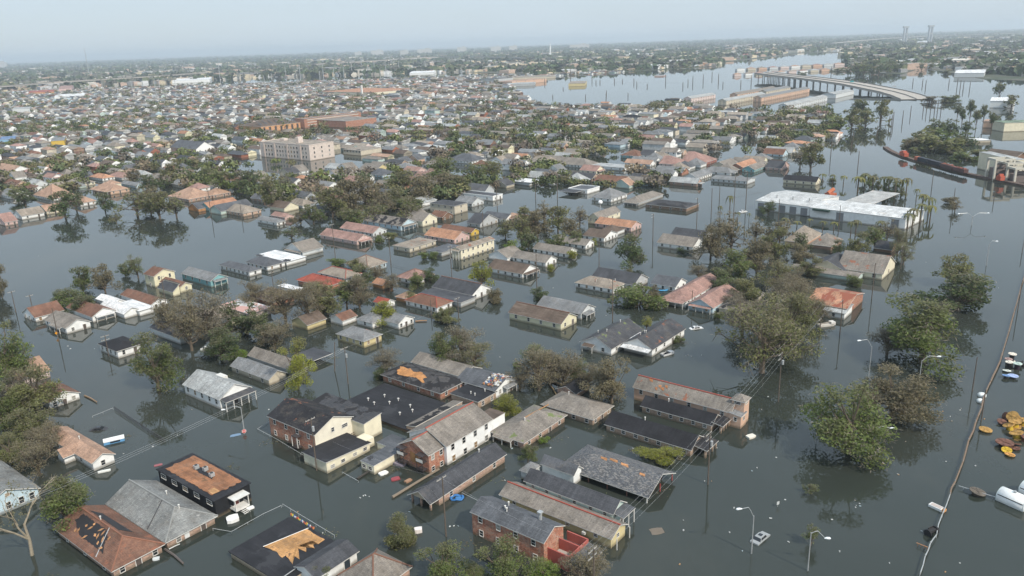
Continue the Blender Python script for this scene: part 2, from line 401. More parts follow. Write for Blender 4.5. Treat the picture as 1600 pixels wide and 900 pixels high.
FACES = {'ab': (0, lambda L, W, s: (s, -W / 2)), 'ac': (-PI / 2, lambda L, W, s: (-L / 2, -s)), 'cd': (PI, lambda L, W, s: (-s, W / 2)), 'bd': (PI / 2, lambda L, W, s: (L / 2, s))}
def on_face(face, L, W, s, z, off=0.0):
    rot, f = FACES[face]; x, y = f(L, W, s)
    nx, ny = {'ab': (0, -1), 'ac': (-1, 0), 'cd': (0, 1), 'bd': (1, 0)}[face]
    return Matrix.Translation((x + nx * off, y + ny * off, z)) @ Matrix.Rotation(rot, 4, 'Z')
def add_window(root, M, face, L, W, s, z, w, h, simple, label=None, pane=None, frame=None):
    a, b = window_meshes(w, h, simple)
    if pane is None: pane = random.choice(((.016, .019, .022),) * 5 + ((.05, .055, .06), (.16, .16, .15), (.30, .29, .26), (.26, .17, .09)))
    ob = link('window', a, root, M @ on_face(face, L, W, s, z, .003), pane)
    if b is not None: link('window_frame', b, ob, None, frame)
    return ob
def add_door(root, M, face, L, W, s, top, color=(.10, .08, .07), w=1.0):
    h = top + .5
    return link('door', door_mesh(w, h), root, M @ on_face(face, L, W, s, top - h / 2, .003), color)

def roof_geo(L, W, ez, rise, ty, oh, th=.16):
    """ty: 'vgg' ridge along y, A end / far end g(able) or h(ip); 'ugg' along x; 'flat'; 'shed_y' rising to +y ..."""
    a, b = L / 2 + oh, W / 2 + oh
    mb = MB(); walls_g = []
    if ty == 'flat':
        top = [(-a, -b, ez + th), (a, -b, ez + th), (a, b, ez + th), (-a, b, ez + th)]
        faces = [top]; loop = top; uvs = [[(p[0], p[1]) for p in top]]; ridge = None
    elif ty.startswith('shed'):
        hi = {'shed_y': lambda x, y: (y + b) / (2 * b), 'shed_x': lambda x, y: (x + a) / (2 * a), 'shed_-x': lambda x, y: (a - x) / (2 * a), 'shed_-y': lambda x, y: (b - y) / (2 * b)}[ty]
        top = [(x, y, ez + .1 + rise * hi(x, y)) for x, y in ((-a, -b), (a, -b), (a, b), (-a, b))]
        faces = [top]; loop = top; uvs = [[(p[0], p[1]) for p in top]] if '_y' in ty or '_-y' in ty else [[(p[1], p[0]) for p in top]]; ridge = None
    else:
        v = ty[0] == 'v'
        hl, hw = (b, a) if v else (a, b)                     # half length along the ridge, half span
        half_in = (W if v else L) / 2; sp_in = (L if v else W) / 2
        sl = rise / sp_in; z0 = ez - sl * oh + .1; z1 = ez + rise + .1
        r0 = -hl if ty[1] == 'g' else -hl + hw; r1 = hl if ty[2] == 'g' else hl - hw
        if r0 > r1 - .05: r0 = r1 = (r0 + r1) / 2; r1 += .05
        P = (lambda s, t, z: (t, s, z)) if v else (lambda s, t, z: (s, t, z))
        sg = 1
        e = [P(-hl, -hw, z0), P(hl, -hw, z0), P(hl, hw, z0), P(-hl, hw, z0)]; ra, rb = P(r0, 0, z1), P(r1, 0, z1)
        sL = math.hypot(hw, z1 - z0)
        faces = [[e[0], e[1], rb, ra], [e[2], e[3], ra, rb]]; uvs = [[(-hl, 0), (hl, 0), (r1, sL), (r0, sL)], [(hl + 40, 0), (-hl + 40, 0), (r0 + 40, sL), (r1 + 40, sL)]]
        loop = [e[0], e[1]] + ([rb] if ty[2] == 'g' else []) + [e[2], e[3]] + ([ra] if ty[1] == 'g' else [])
        if ty[1] == 'h': faces.append([e[3], e[0], ra]); uvs.append([(-hw + 80, 0), (hw + 80, 0), (80, sL)])
        if ty[2] == 'h': faces.append([e[1], e[2], rb]); uvs.append([(-hw + 80, 0), (hw + 80, 0), (80, sL)])
        if v: faces = [list(reversed(f)) for f in faces]; uvs = [list(reversed(u)) for u in uvs]; loop = list(reversed(loop))
        ridge = (ra, rb, [(e[0], ra), (e[3], ra)] if ty[1] == 'h' else [], [(e[1], rb), (e[2], rb)] if ty[2] == 'h' else [])
        zz = lambda t: ez + rise * (1 - abs(t) / sp_in)
        for end, k in ((-1, ty[1]), (1, ty[2])):
            if k == 'g': walls_g.append((v, end))
    for f, u in zip(faces, uvs): mb.face(f, 0, u)
    dn = lambda p: (p[0], p[1], p[2] - th)
    for i in range(len(loop)):
        p, q = loop[i], loop[(i + 1) % len(loop)]
        mb.face([dn(p), dn(q), q, p], 1, [(0, 0), (1, 0), (1, .2), (0, .2)])
    for f in faces: mb.face([dn(p) for p in reversed(f)], 1)
    return mb, ridge, walls_g
def wall_geo(L, W, ez, rise, ty, z0=-1.2):
    mb = MB(); a, b = L / 2, W / 2
    Q = [(-a, -b), (a, -b), (a, b), (-a, b)]
    g = {}
    if ty[0] in 'uv' and ty not in ('flat',):
        v = ty[0] == 'v'
        if ty[1] == 'g': g[0 if v else 3] = 1
        if ty[2] == 'g': g[2 if v else 1] = 1
    for i in range(4):
        p, q = Q[i], Q[(i + 1) % 4]; d = math.hypot(q[0] - p[0], q[1] - p[1])
        za = zb = ez
        if ty.startswith('shed'):
            hh = {'shed_y': lambda x, y: (y + b) / (2 * b), 'shed_x': lambda x, y: (x + a) / (2 * a), 'shed_-x': lambda x, y: (a - x) / (2 * a), 'shed_-y': lambda x, y: (b - y) / (2 * b)}[ty]
            za, zb = ez + rise * hh(*p) - .05, ez + rise * hh(*q) - .05
        pts = [(p[0], p[1], z0), (q[0], q[1], z0), (q[0], q[1], zb)]; uv = [(0, z0), (d, z0), (d, zb)]
        if i in g: pts.append(((p[0] + q[0]) / 2, (p[1] + q[1]) / 2, ez + rise - .02)); uv.append((d / 2, ez + rise))
        pts.append((p[0], p[1], za)); uv.append((0, za))
        mb.face(pts, 0, [(x + i * 31.7, y) for x, y in uv])
    return mb
def block(root, M, L, W, ez, ty='vgg', rise=None, wall='white', roof='rgray', wm=None, rm=None, oh=.4, win=None, simple=False, ridge=None, door=True, fascia=None, storeys=1, wins=('ab', 'ac'), wpane=None, parapet=False, z0=-1.2, trimc=None, wsize=(.95, 1.25), wstep=3.0):
    """walls, roof, ridge cap, windows, door as children of root; M places the block in root's space"""
    if rise is None: rise = 0 if ty == 'flat' else .5 * (L if ty[0] == 'v' else W) / 2
    wm = wm or SIDING; rm = rm or (TAR if ty == 'flat' else SH_DARK if roof in ('rblack', 'rdark', 'rslate') else SH)
    if wall is not None: wall_geo(L, W, ez, rise, ty, z0).build('wall', wm, root, M, C_(wall))
    mb, rd, gs = roof_geo(L, W, ez, rise, ty, oh if not parapet else .06)
    rob = mb.build('roof', [rm, fascia or TRIM], root, M, C_(roof))
    if parapet:
        pm = MB(); a, b = L / 2, W / 2
        for x, y, dx, dy in ((0, -b, 2 * a + .3, .3), (0, b, 2 * a + .3, .3), (-a, 0, .3, 2 * b - .3), (a, 0, .3, 2 * b - .3)): pm.box((x, y, ez + .34), (dx, dy, .55))
        pm.build('parapet', wm, root, M, C_(wall))
    if rd and ridge is not None:
        cm = MB(); lift = Vector((0, 0, .04)); cm.tube([Vector(rd[0]) + lift, Vector(rd[1]) + lift], .17, 5)
        for p, q in rd[2] + rd[3]: cm.tube([Vector(p) + lift, Vector(q) + lift], .15, 5)
        cm.build('ridge_cap', PAINT, root, M, C_(ridge))
    if wall is not None and win != 0:
        for face in wins:
            ln = L if face in ('ab', 'cd') else W
            if isinstance(win, dict) and face not in win: continue
            nwin = max(1, int(ln / wstep)) if win is None else (win[face] if isinstance(win, dict) else win)
            gable_door = door and face == 'ab'
            for st in range(storeys):
                zt = ez - .45 - st * 2.9
                h = min(wsize[1], zt - .12)
                if h < .4: continue
                slots = [(-.5 + (i + .5) / nwin) * ln for i in range(nwin)]
                for i, s in enumerate(slots):
                    if gable_door and st == storeys - 1 and i == nwin // 2 and nwin > 1:
                        add_door(root, M, face, L, W, s, min(zt, 2.1)); continue
                    add_window(root, M, face, L, W, s + random.uniform(-.2, .2), zt - h / 2, wsize[0], h, simple, None, wpane)
    return rob
def rect(A, B, C, e, yaw=GRID, crop=None, maxw=None):
    """three eave corners seen in the photograph -> centre on the water, L along the street grid, W across it, yaw"""
    a, b, c = (at(*(cr(crop, *q) if crop else q), e) for q in (A, B, C))
    if yaw is None:
        u = (b - a) if (b - a).length > (c - a).length else (c - a)
        yaw = math.atan2(u.y, u.x) - (0 if (b - a).length > (c - a).length else PI / 2)
    ux, vx = Vector((math.cos(yaw), math.sin(yaw), 0)), Vector((-math.sin(yaw), math.cos(yaw), 0))
    L, Wd = max(2.0, (b - a).dot(ux)), max(2.0, (c - a).dot(vx))
    if maxw: L, Wd = min(L, maxw[0]), min(Wd, maxw[1])
    ctr = a + ux * L / 2 + vx * Wd / 2
    return Vector((ctr.x, ctr.y, 0)), L, Wd, yaw
OCC = []            # footprints already taken (x, y, r)
HOUSES = []         # (root, px, py, wall word, roof word, shape word, manual label?)
SHAPE = {'flat': 'flat', 'h': 'hip', 'g': 'gable', 's': 'sloping'}
def register(root, ctr, L, Wd, wall, roof, ty, label, what='house'):
    OCC.append((ctr.x, ctr.y, max(L, Wd) / 2, min(L, Wd) / 2))
    shape = 'flat' if ty == 'flat' else 'sloping' if ty.startswith('shed') else ('hip' if 'hh' in ty else 'gable' if 'gg' in ty else 'half-hip')
    HOUSES.append(dict(o=root, p=pix((ctr.x, ctr.y, 2)), wall=PAL[wall][1] if isinstance(wall, str) else '', roof=PAL[roof][1] if isinstance(roof, str) else '', shape=shape, label=label, what=what))
HG = 'houses standing in the flood water'
def house(crop, A, B, C, e=2.3, ty='vgg', wall='white', roof='rgray', label=None, name='house', cat='house', yaw=GRID, porch=None, vents=0, group=HG, what='house', **k):
    ctr, L, Wd, yw = rect(A, B, C, e, yaw, crop)
    root = empty(name, frame(ctr, yw))
    dist = ctr.y
    k.setdefault('simple', dist > 215)
    k.setdefault('ridge', 'rred' if False else None)
    block(root, Matrix(), L, Wd, e, ty, wall=wall, roof=roof, **k)
    rs = k.get('rise')
    if porch:
        # (face, centre offset fraction, width fraction, depth, roof colour, posts)
        face, sf, wf, dp, prc, npost = porch
        ln = (L if face in ('ab', 'cd') else Wd); w = ln * wf; Mf = on_face(face, L, Wd, sf * ln, 0, 0)
        pm = MB(); z1, z2 = e - .05, e - .45; oh = .25
        top = [(-w / 2, -dp - oh, z2), (w / 2, -dp - oh, z2), (w / 2, -.05, z1), (-w / 2, -.05, z1)]
        pm.face(top, 0, [(p[0], p[1]) for p in top])
        lo = [(p[0], p[1], p[2] - .14) for p in top]
        pm.face(list(reversed(lo)), 1)
        for i in range(4): pm.face([lo[i], lo[(i + 1) % 4], top[(i + 1) % 4], top[i]], 1)
        pm.build('porch_roof', [SH, TRIM], root, Mf, C_(prc))
        for i in range(npost):
            x = -w / 2 + .15 + (w - .3) * i / max(1, npost - 1)
            po = MB(); po.box((x, -dp, (z2 - .15 - 1) / 2), (.18, .18, z2 - .15 + 1)); po.build('post', TRIM, root, Mf)
    for i in range(vents):
        x, y = random.uniform(-.3, .3) * L, random.uniform(-.35, .35) * Wd
        zr = e + (0 if ty == 'flat' else (rs if rs is not None else .5 * (L if ty[0] == 'v' else Wd) / 2) * (1 - 2 * (abs(x) / L if ty[0] == 'v' else abs(y) / Wd))) if ty[0] in 'uvf' else e
        vm = MB(); vm.tube([(x, y, zr), (x, y, zr + .75)], .11, 6); vm.tube([(x, y, zr + .75), (x, y, zr + .9)], .2, 6)
        vm.build('vent_pipe', TRIM, root)
    tag(root, label, cat, group)
    register(root, ctr, L, Wd, wall, roof, ty, label, what)
    return root, L, Wd, e
def sub_M(root, crop, A, B, C, e, yaw=GRID):
    """a second block of the same building: returns its matrix in root's space and its size"""
    ctr, L, Wd, yw = rect(A, B, C, e, yaw, crop)
    OCC.append((ctr.x, ctr.y, max(L, Wd) / 2, min(L, Wd) / 2))
    return root.matrix_basis.inverted() @ frame(ctr, yw), L, Wd
def sheet(root, name, pts, mat, color=None, th=.05, M=None, jag=0.0, seed=1, uv=None):
    """thin slab with a ragged outline lying on a roof plane; pts in the block's space"""
    r = random.Random(seed); out = []
    for i in range(len(pts)):
        p, q = Vector(pts[i]), Vector(pts[(i + 1) % len(pts)]); nseg = max(1, int((q - p).length / .55)) if jag else 1
        ctrp = sum((Vector(t) for t in pts), Vector()) / len(pts)
        for s in range(nseg):
            t = p.lerp(q, s / nseg)
            if jag: t = t.lerp(ctrp, r.uniform(0, jag))
            out.append(t)
    mb = MB(); zt = Vector((0, 0, th)); tl = [tuple(p + zt) for p in out]
    nrm = (out[len(out) // 3] - out[0]).cross(out[2 * len(out) // 3] - out[0])
    if nrm.z < 0: out.reverse(); tl.reverse()
    c = sum((Vector(t) for t in tl), Vector()) / len(tl)
    for i in range(len(tl)):
        j = (i + 1) % len(tl); mb.face([tuple(c), tl[i], tl[j]], 0); mb.face([tuple(out[i]), tuple(out[j]), tl[j], tl[i]], 0)
    return mb.build(name, mat, root, M, color)

# ---------------------------------------------------------------- trees
def leaf_arrays(centres, radii, counts, size, r, flat=.75):
    tot = int(sum(counts)); pos = np.empty((tot, 3)); i = 0
    for c, rad, k in zip(centres, radii, counts):
        d = r.normal(size=(k, 3)); d /= np.linalg.norm(d, axis=1)[:, None]
        q = r.random(k) ** .42
        p = d * (q * rad)[:, None]; p[:, 2] *= flat
        pos[i:i + k] = p + c; i += k
    nrm = r.normal(size=(tot, 3)); nrm[:, 2] = np.abs(nrm[:, 2]) + .35; nrm /= np.linalg.norm(nrm, axis=1)[:, None]
    a = np.cross(nrm, r.normal(size=(tot, 3))); a /= np.linalg.norm(a, axis=1)[:, None]; b = np.cross(nrm, a)
    s = size * r.uniform(.6, 1.35, (tot, 1)); w = s * r.uniform(.45, .8, (tot, 1))
    V = np.stack([pos - a * s, pos + b * w * .8 - a * s * .1, pos + a * s, pos - b * w * .8 + a * s * .1], axis=1).reshape(-1, 3)
    return V
def quads_mesh(name, V, mats, mi=None, cols=None):
    nq = len(V) // 4; me = bpy.data.meshes.new(name)
    me.vertices.add(len(V)); me.vertices.foreach_set('co', V.astype(np.float32).ravel())
    me.loops.add(nq * 4); me.loops.foreach_set('vertex_index', np.arange(nq * 4, dtype=np.int32))
    me.polygons.add(nq); me.polygons.foreach_set('loop_start', np.arange(0, nq * 4, 4, dtype=np.int32))
    for m in mats: me.materials.append(m)
    if mi is not None: me.polygons.foreach_set('material_index', mi.astype(np.int32))
    if cols is not None:
        at_ = me.color_attributes.new('Col', 'FLOAT_COLOR', 'CORNER')
        c4 = np.ones((nq, 4, 4), dtype=np.float32); c4[:, :, :3] = cols[:, None, :]; at_.data.foreach_set('color', c4.ravel())
    me.update(calc_edges=True)
    return me
def tree_proto(kind, nleaf, leaf, seed):
    """unit tree: height 1, crown width 1; returns (trunk mesh, crown mesh)"""
    r = np.random.default_rng(seed); tb = MB()
    bush = kind == 'bush'; sparse = kind == 'sparse'
    nb = {'full': 27, 'sparse': 30, 'bush': 16, 'tall': 18}[kind]
    cz, rz = {'full': (.49, .46), 'sparse': (.49, .46), 'bush': (.40, .55), 'tall': (.66, .30)}[kind]
    centres, radii = [], []
    for i in range(nb):
        d = r.normal(size=3); d /= np.linalg.norm(d); q = r.uniform(.45, 1.12) * (.86 if i % 3 else .55)
        z = d[2] * rz * q + cz
        if bush: z = abs(d[2]) * .68 * q + .08
        wfac = .46 if not bush else .40
        if not bush and kind != 'tall': z -= .16 * (d[0] ** 2 + d[1] ** 2) * q ** 2
        centres.append((d[0] * q * wfac, d[1] * q * wfac, z)); radii.append(r.uniform(.07, .20) * (.85 if sparse else 1.0))
    if not bush:
        th = .42 if kind != 'tall' else .62
        tb.tube([(0, 0, -.12), (0.005, 0, .08), (.01, .005, th * .6), (0, .01, th)], [.034, .026, .020, .014], 7)
        for i, c in enumerate(centres):
            z0 = r.uniform(.06, th); st = Vector((0, 0, z0)); en = Vector(c); mid = st.lerp(en, .5) + Vector((0, 0, -.03 + r.uniform(-.03, .03)))
            tb.tube([st, mid, en], [.013, .008, .003], 5, 0, False)
            if nleaf > 900:
                for k in range(4 if sparse else 2):
                    d = Vector(r.normal(size=3)) * .07; tb.tube([mid.lerp(en, r.uniform(.3, 1)), en + d], [.004, .0015], 3, 0, False)
    else:
        for c in centres[:9]: tb.tube([(0, 0, -.3), tuple(Vector(c) * .5), c], [.02, .012, .004], 4, 0, False)
    wgt = np.array(radii) ** 2; cnt = np.maximum(3, (nleaf * wgt / wgt.sum())).astype(int)
    V = leaf_arrays(np.array(centres), radii, cnt, leaf, r, 1.0 if bush else .7)
    mi = np.zeros(len(V) // 4)
    # twigs: long thin slivers among the leaves
    nt = int(nleaf * (.9 if sparse else .3)); 
    if nt:
        T = leaf_arrays(np.array(centres), [x * 1.15 for x in radii], np.maximum(1, (nt * wgt / wgt.sum())).astype(int), leaf * 1.5, r)
        T = T.reshape(-1, 4, 3); m = T.mean(1, keepdims=True); ax = (T[:, 2:3] - T[:, 0:1]) / 2; sd = (T[:, 1:2] - T[:, 3:4]) / 2
        T = np.concatenate([m - ax, m + sd * .13, m + ax, m - sd * .13], axis=1).reshape(-1, 3)
        V = np.concatenate([V, T]); mi = np.concatenate([mi, np.ones(len(T) // 4)])
    return tb.mesh('trunk', [BARK]), quads_mesh('crown', V, [LEAF, TWIG], mi)
def palm_proto(n, seed):
    r = random.Random(seed); tb = MB(); tb.tube([(0, 0, -.1), (.01, 0, .4), (0, .01, .9)], [.06, .045, .04], 6)
    mb = MB()
    for i in range(n):
        a = 2 * PI * i / n + r.uniform(-.2, .2); dr = r.uniform(.05, .34); d = Vector((math.cos(a), math.sin(a), 0)); sd = Vector((-d.y, d.x, 0)) * .10
        p = [Vector((0, 0, .86)), Vector((0, 0, .98)) + d * .2, Vector((0, 0, .95 - dr * .4)) + d * .4, Vector((0, 0, .80 - dr)) + d * .5]
        for q, s in zip(zip(p, p[1:]), ((.5, 1), (1, .8), (.8, .1))): mb.face([q[0] - sd * s[0], q[1] - sd * s[1], q[1] + sd * s[1], q[0] + sd * s[0]])
    return tb.mesh('trunk', [BARK]), mb.mesh('crown', [LEAF])
TP = {}
LOD = {0: (7600, .0162), 1: (3000, .0245), 2: (1150, .038), 3: (520, .054)}
def proto(kind, lod, var):
    k = (kind, lod, var)
    if k not in TP:
        if kind == 'palm': TP[k] = palm_proto((14, 11, 8, 7)[lod], var)
        else:
            nl, ls = LOD[lod]
            if kind == 'sparse': nl = int(nl * .5); ls *= .9
            TP[k] = tree_proto(kind, nl, ls, 100 + var * 17 + lod * 3 + len(kind))
    return TP[k]
TCOL = dict(green=((.145, .185, .056), 'green'), dark=((.10, .138, .052), 'dark green'), olive=((.18, .188, .075), 'olive'), brown=((.205, .178, .105), 'olive-brown'), bright=((.20, .30, .045), 'bright green'), yellow=((.27, .285, .045), 'yellow-green'), gray=((.20, .182, .13), 'greyish brown'))
TREES = []
def tree(px, py, wpx, hpx, kind='full', tint='green', label=None, crop=None, name=None):
    px, py = cr(crop, px, py) if crop else (px, py)
    if crop: wpx /= CR[crop][2]; hpx /= CR[crop][2]
    p = at(px, py, 0)
    return tree_at(p, wpx * depth(p) / F, hpx * depth(p) / F / .93, kind, tint, label, name)
def tree_at(p, w, h, kind, tint, label=None, name=None):
    if kind in ('full', 'sparse'): w *= 1.2 if p.y < 300 else .95
    if kind == 'bush': w *= 1.5; h *= 1.2
    d = p.y; lod = 0 if d < 235 and w > 4.5 else 1 if d < 330 else 2 if d < 560 else 3
    var = random.randrange(3 if lod < 2 else 2)
    if kind == 'sparse' and w > 9 and lod == 1: lod = 0
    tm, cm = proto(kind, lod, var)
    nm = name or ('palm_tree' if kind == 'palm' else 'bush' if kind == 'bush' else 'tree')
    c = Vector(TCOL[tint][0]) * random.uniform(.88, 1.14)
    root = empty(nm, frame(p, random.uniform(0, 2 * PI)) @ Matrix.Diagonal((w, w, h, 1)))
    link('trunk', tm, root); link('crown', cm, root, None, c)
    cat = {'palm_tree': 'palm tree', 'bush': 'bush'}.get(nm, 'tree')
    tag(root, label, cat, 'trees and bushes standing in the flood water')
    TREES.append(dict(o=root, p=pix((p.x, p.y, h * .6)), tint=TCOL[tint][1], kind={'full': 'leafy tree', 'sparse': 'thin half-bare tree', 'bush': 'bush', 'tall': 'tall tree', 'palm': 'ragged palm tree'}[kind], size='', w=w, label=label))
    return root

# ================================================================ near houses, read off the photograph
def pt(M, x, y, z): return M @ Vector((x, y, z))
# black house with bare plywood roof
r, L, Wd, e = house('A', (1160, 495), (1345, 398), (882, 312), 4.0, 'flat', 'blackw', 'rblack', 'black house with bare plywood showing on its flat roof and white framed windows', wm=SIDING, win={'ac': 5}, wsize=(1.9, 1.1), door=False, oh=.3, simple=False, wpane=None, fascia=PAINT)
sheet(r, 'exposed_decking', [(-L * .5 + .7, -Wd * .5 + 1.9, 4.2), (L * .5 - .5, -Wd * .5 + 1.2, 4.2), (L * .5 - .15, Wd * .1, 4.2), (L * .5 - .2, Wd * .5 - .8, 4.2), (-L * .5 + .8, Wd * .5 - 1.0, 4.2)], DECK, (.29, .135, .07), .05, None, .07, 3)
sheet(r, 'plywood_patch', [(-L * .5 + 1.0, -Wd * .5 + 2.2, 4.26), (-L * .5 + 2.6, -Wd * .5 + 2.0, 4.26), (-L * .5 + 2.7, -Wd * .5 + 4.2, 4.26), (-L * .5 + 1.2, -Wd * .5 + 4.3, 4.26)], DECK, (.50, .28, .13), .03)
sheet(r, 'felt_patch', [(.2, -3.4, 4.26), (1.2, -3.0, 4.26), (1.4, 1.8, 4.26), (2.4, 3.2, 4.26), (.6, 4.6, 4.26), (.1, 1.6, 4.26)], PAINT, (.02, .02, .024), .04, None, .2, 8)
for x, y in ((.8, 3.6), (1.5, 1.2), (.9, -2.2)):
    m = MB(); m.box((x, y, 4.75), (.95, .85, .8)); m.tube([(x, y, 5.15), (x, y, 5.28)], .34, 8, 1); m.build('roof_unit', [STEEL, PAINT], r, None, (.05, .05, .05))
m = MB(); w = 3.2
m.box((0, -1.1, .75), (w, 2.2, .3)); m.box((0, -1.15, 3.3), (w + .5, 2.5, .16))
for x in (-w / 2 + .1, w / 2 - .1):
    m.box((x, -2.1, 2.05), (.16, .16, 2.35))
    for k in range(5): m.box((x, -.35 - k * .35, 1.25), (.05, .05, .7))
m.build('porch', TRIM, r, on_face('ab', L, Wd, .6, 0))
m = MB()
for k in range(5): m.box((0, -2.35 - k * .28, .72 - k * .24), (1.1, .26, .06)); 
m.box((-.58, -2.95, .3), (.06, 1.6, .12)); m.box((.58, -2.95, .3), (.06, 1.6, .12))
m.build('steps', TRIM, r, on_face('ab', L, Wd, .6, 0))
add_door(r, Matrix(), 'ab', L, Wd, .6, 2.9, (.18, .05, .04))
BLACKH = r
# grey hip house and rust roofed house beside it
r, L, Wd, e = house('A', (900, 705), (1158, 572), (618, 490), 1.9, 'vhg', 'pinkbrick', (.215, .22, .215), 'long house with worn light grey hip roof beside the black house', wm=BRICK, rm=SH_LIGHT, ridge=(.25, .25, .24), vents=2, win={'ab': 2, 'ac': 3}, oh=.55, rise=2.6, fascia=TRIM)
HOUSES[-1]['roof'] = 'light grey'
m = MB(); rise = 2.6; sl = rise / (L / 2)
m.tube([(-L / 2 - .3, -Wd * .5 + 6.4, 2.0), (-.05, -Wd * .5 + 9.6, 4.62)], .11, 4); m.build('valley', PAINT, r, None, (.05, .05, .055))
m = MB(); m.box((0, 0, 0), (1.0, .12, 1.3)); m.build('door', PAINT, r, on_face('ab', L, Wd, -1.0, .8, .05), (.62, .62, .6))
m = MB(); m.box((0, 0, 0), (.9, .1, .5)); m.build('attic_vent', PAINT, r, Matrix.Translation((1.3, -2.4, 3.5)), (.5, .5, .5))
r, L, Wd, e = house('A', (610, 860), (870, 725), (350, 620), 1.9, 'vhg', 'pinkbrick', 'rrust', 'long house with rust brown roof, torn shingles and loose wood on it', wm=BRICK, rm=SH_RUSTY, ridge=(.24, .11, .07), vents=1, win={'ab': 3, 'ac': 3}, oh=.55, rise=2.3)
rise = 2.3; f = lambda x, y, o=.0: (x, y, e + .12 + rise * (1 - abs(x) / (L / 2)) + o)
sheet(r, 'torn_felt', [f(-L * .42, -Wd * .30), f(-L * .06, -Wd * .12), f(-L * .06, Wd * .36), f(-L * .22, Wd * .42), f(-L * .40, Wd * .20)], PAINT, (.024, .022, .024), .05, None, .14, 5)
sheet(r, 'torn_felt', [f(L * .08, -Wd * .18), f(L * .30, -Wd * .22), f(L * .24, Wd * .32), f(L * .08, Wd * .38)], PAINT, (.026, .024, .026), .05, None, .14, 6)
rr = random.Random(4)
for i in range(17):
    x, y = -L * rr.uniform(.1, .4), Wd * rr.uniform(-.24, .34); q = rr.uniform(.2, .75); a = rr.uniform(0, 3); ca, sa = math.cos(a), math.sin(a)
    sheet(r, 'loose_board', [f(x + q * ca, y + q * sa, .06), f(x - sa * .25, y + ca * .25, .06), f(x - q * ca * .8, y - q * sa, .06), f(x + sa * .3, y - ca * .22, .06)], DECK, (.46, .24, .11), .05)
m = MB(); m.tube([f(-L / 2 - .2, -Wd * .5 + 6.0, .03), f(-.02, -Wd * .5 + 9.5, .05)], .1, 4); m.build('valley', STEEL, r)
# salmon roofed house by the left edge trees
r, L, Wd, e = house('A', (500, 285), (615, 240), (235, 140), 2.2, 'vgg', 'white', 'rsalmon', 'salmon roofed white house with front gable among trees at the left', vents=1, win={'ab': 1, 'ac': 2})
mb, rd, g = roof_geo(3.6, 4.0, 2.1, 1.3, 'ugg', .35); Mx = Matrix.Translation((-L / 2 - .8, -Wd * .06, 0))
mb.build('porch_roof', [SH, TRIM], r, Mx, C_('rsalmon')); wall_geo(3.4, 3.4, 2.1, 1.2, 'ugg').build('porch_wall', SIDING, r, Mx, C_('white'))
# blue-grey gabled house at the left edge
r, L, Wd, e = house('A', (-130, 560), (205, 425), (-330, 400), 2.6, 'vgg', 'lightblue', (.20, .205, .20), 'grey roofed pale blue house with gable front cut by the left edge', oh=.5, win={'ab': 5}, door=False, rise=2.6, wsize=(1.0, 1.5))
HOUSES[-1]['roof'] = 'grey'
add_window(r, Matrix(), 'ab', L, Wd, .2, 3.8, .9, .7, False)
# dark roof with orange plywood at the bottom edge, and the black gable next to it
ctr = None
r, L, Wd, e = house('P', (442, 912), (526, 850), (350, 868), 1.3, 'flat', 'tanw', 'rblack', 'low black roofed house at the bottom edge with ragged orange plywood patch', wm=STUCCO, win=0, oh=.3, fascia=PAINT)
pl = [at(411, 854, 1.48), at(479, 826, 1.48), at(508, 843, 1.48), at(498, 850, 1.48), at(488, 845, 1.48), at(492, 857, 1.48), at(478, 851, 1.48), at(479, 863, 1.48), at(466, 857, 1.48), at(468, 874, 1.48), at(458, 868, 1.48), at(457, 882, 1.48), at(446, 868, 1.48), at(440, 872, 1.48), at(430, 862, 1.48)]
iv = r.matrix_basis.inverted()
sheet(r, 'exposed_decking', [tuple(iv @ p) for p in pl], DECK, (.50, .27, .11), .05, None, .05, 9)
m = MB(); m.tube([iv @ at(521, 847, 1.6), iv @ at(442, 902, 1.6)], .09, 5); m.tube([iv @ at(411, 854, 1.55), iv @ at(482, 825, 1.55)], .07, 5); m.build('gutter', STEEL, r)
r, L, Wd, e = house('P', (494, 902), (557, 861), (464, 884), 2.2, 'ugg', 'white', 'rdark', 'small white house with dark slate gable roof at the bottom edge', win=0, rise=1.1)
add_door(r, Matrix(), 'ab', L, Wd, 2.2, 1.9, (.03, .04, .05), 1.3)
r, L, Wd, e = house('P', (583, 925), (650, 890), (520, 905), 2.0, 'uhh', 'pinkbrick', 'rgreige', 'brown-grey hip roof of a house rising over the bottom edge', wm=BRICK, ridge='rrust', win=0, rise=3.2)

# two-storey brick house with cream gable
r, L, Wd, e = house('B', (400, 315), (555, 240), (215, 235), 5.3, 'vgg', 'brick', 'rblack', 'two-storey brick house with cream gable end and torn black roof', wm=BRICK, rm=SH_RUSTY, storeys=2, win={'ac': 4}, door=False, rise=2.3, oh=.35)
m = MB(); m.face([(-L / 2, -Wd / 2 - .03, -1), (L / 2, -Wd / 2 - .03, -1), (L / 2, -Wd / 2 - .03, 5.25), (0, -Wd / 2 - .03, 7.5), (-L / 2, -Wd / 2 - .03, 5.25)], 0, [(0, 0), (L, 0), (L, 6), (L / 2, 8), (0, 6)])
m.face([(-L / 2, -Wd / 2 - .06, -1), (-L / 2, -Wd / 2 - .06, 5.25), (-L / 2 + .1, -Wd / 2 - .06, 5.3), (-L / 2 + .1, -Wd / 2 - .06, -1)][::-1]); m.build('gable_wall', STUCCO, r, None, (.72, .67, .55))
add_window(r, Matrix.Translation((0, -.05, 0)), 'ab', L, Wd, -.4, 4.4, .9, 1.1, False); add_window(r, Matrix.Translation((0, -.05, 0)), 'ab', L, Wd, 3.2, 4.0, 1.7, .9, False)
M2, L2, W2 = sub_M(r, 'B', (605, 272), (678, 238), (415, 170), 4.6)
block(r, M2, L2, W2, 4.6, 'shed_x', .7, 'cream', 'rdark', STUCCO, SH_TORN, .2, win=0)
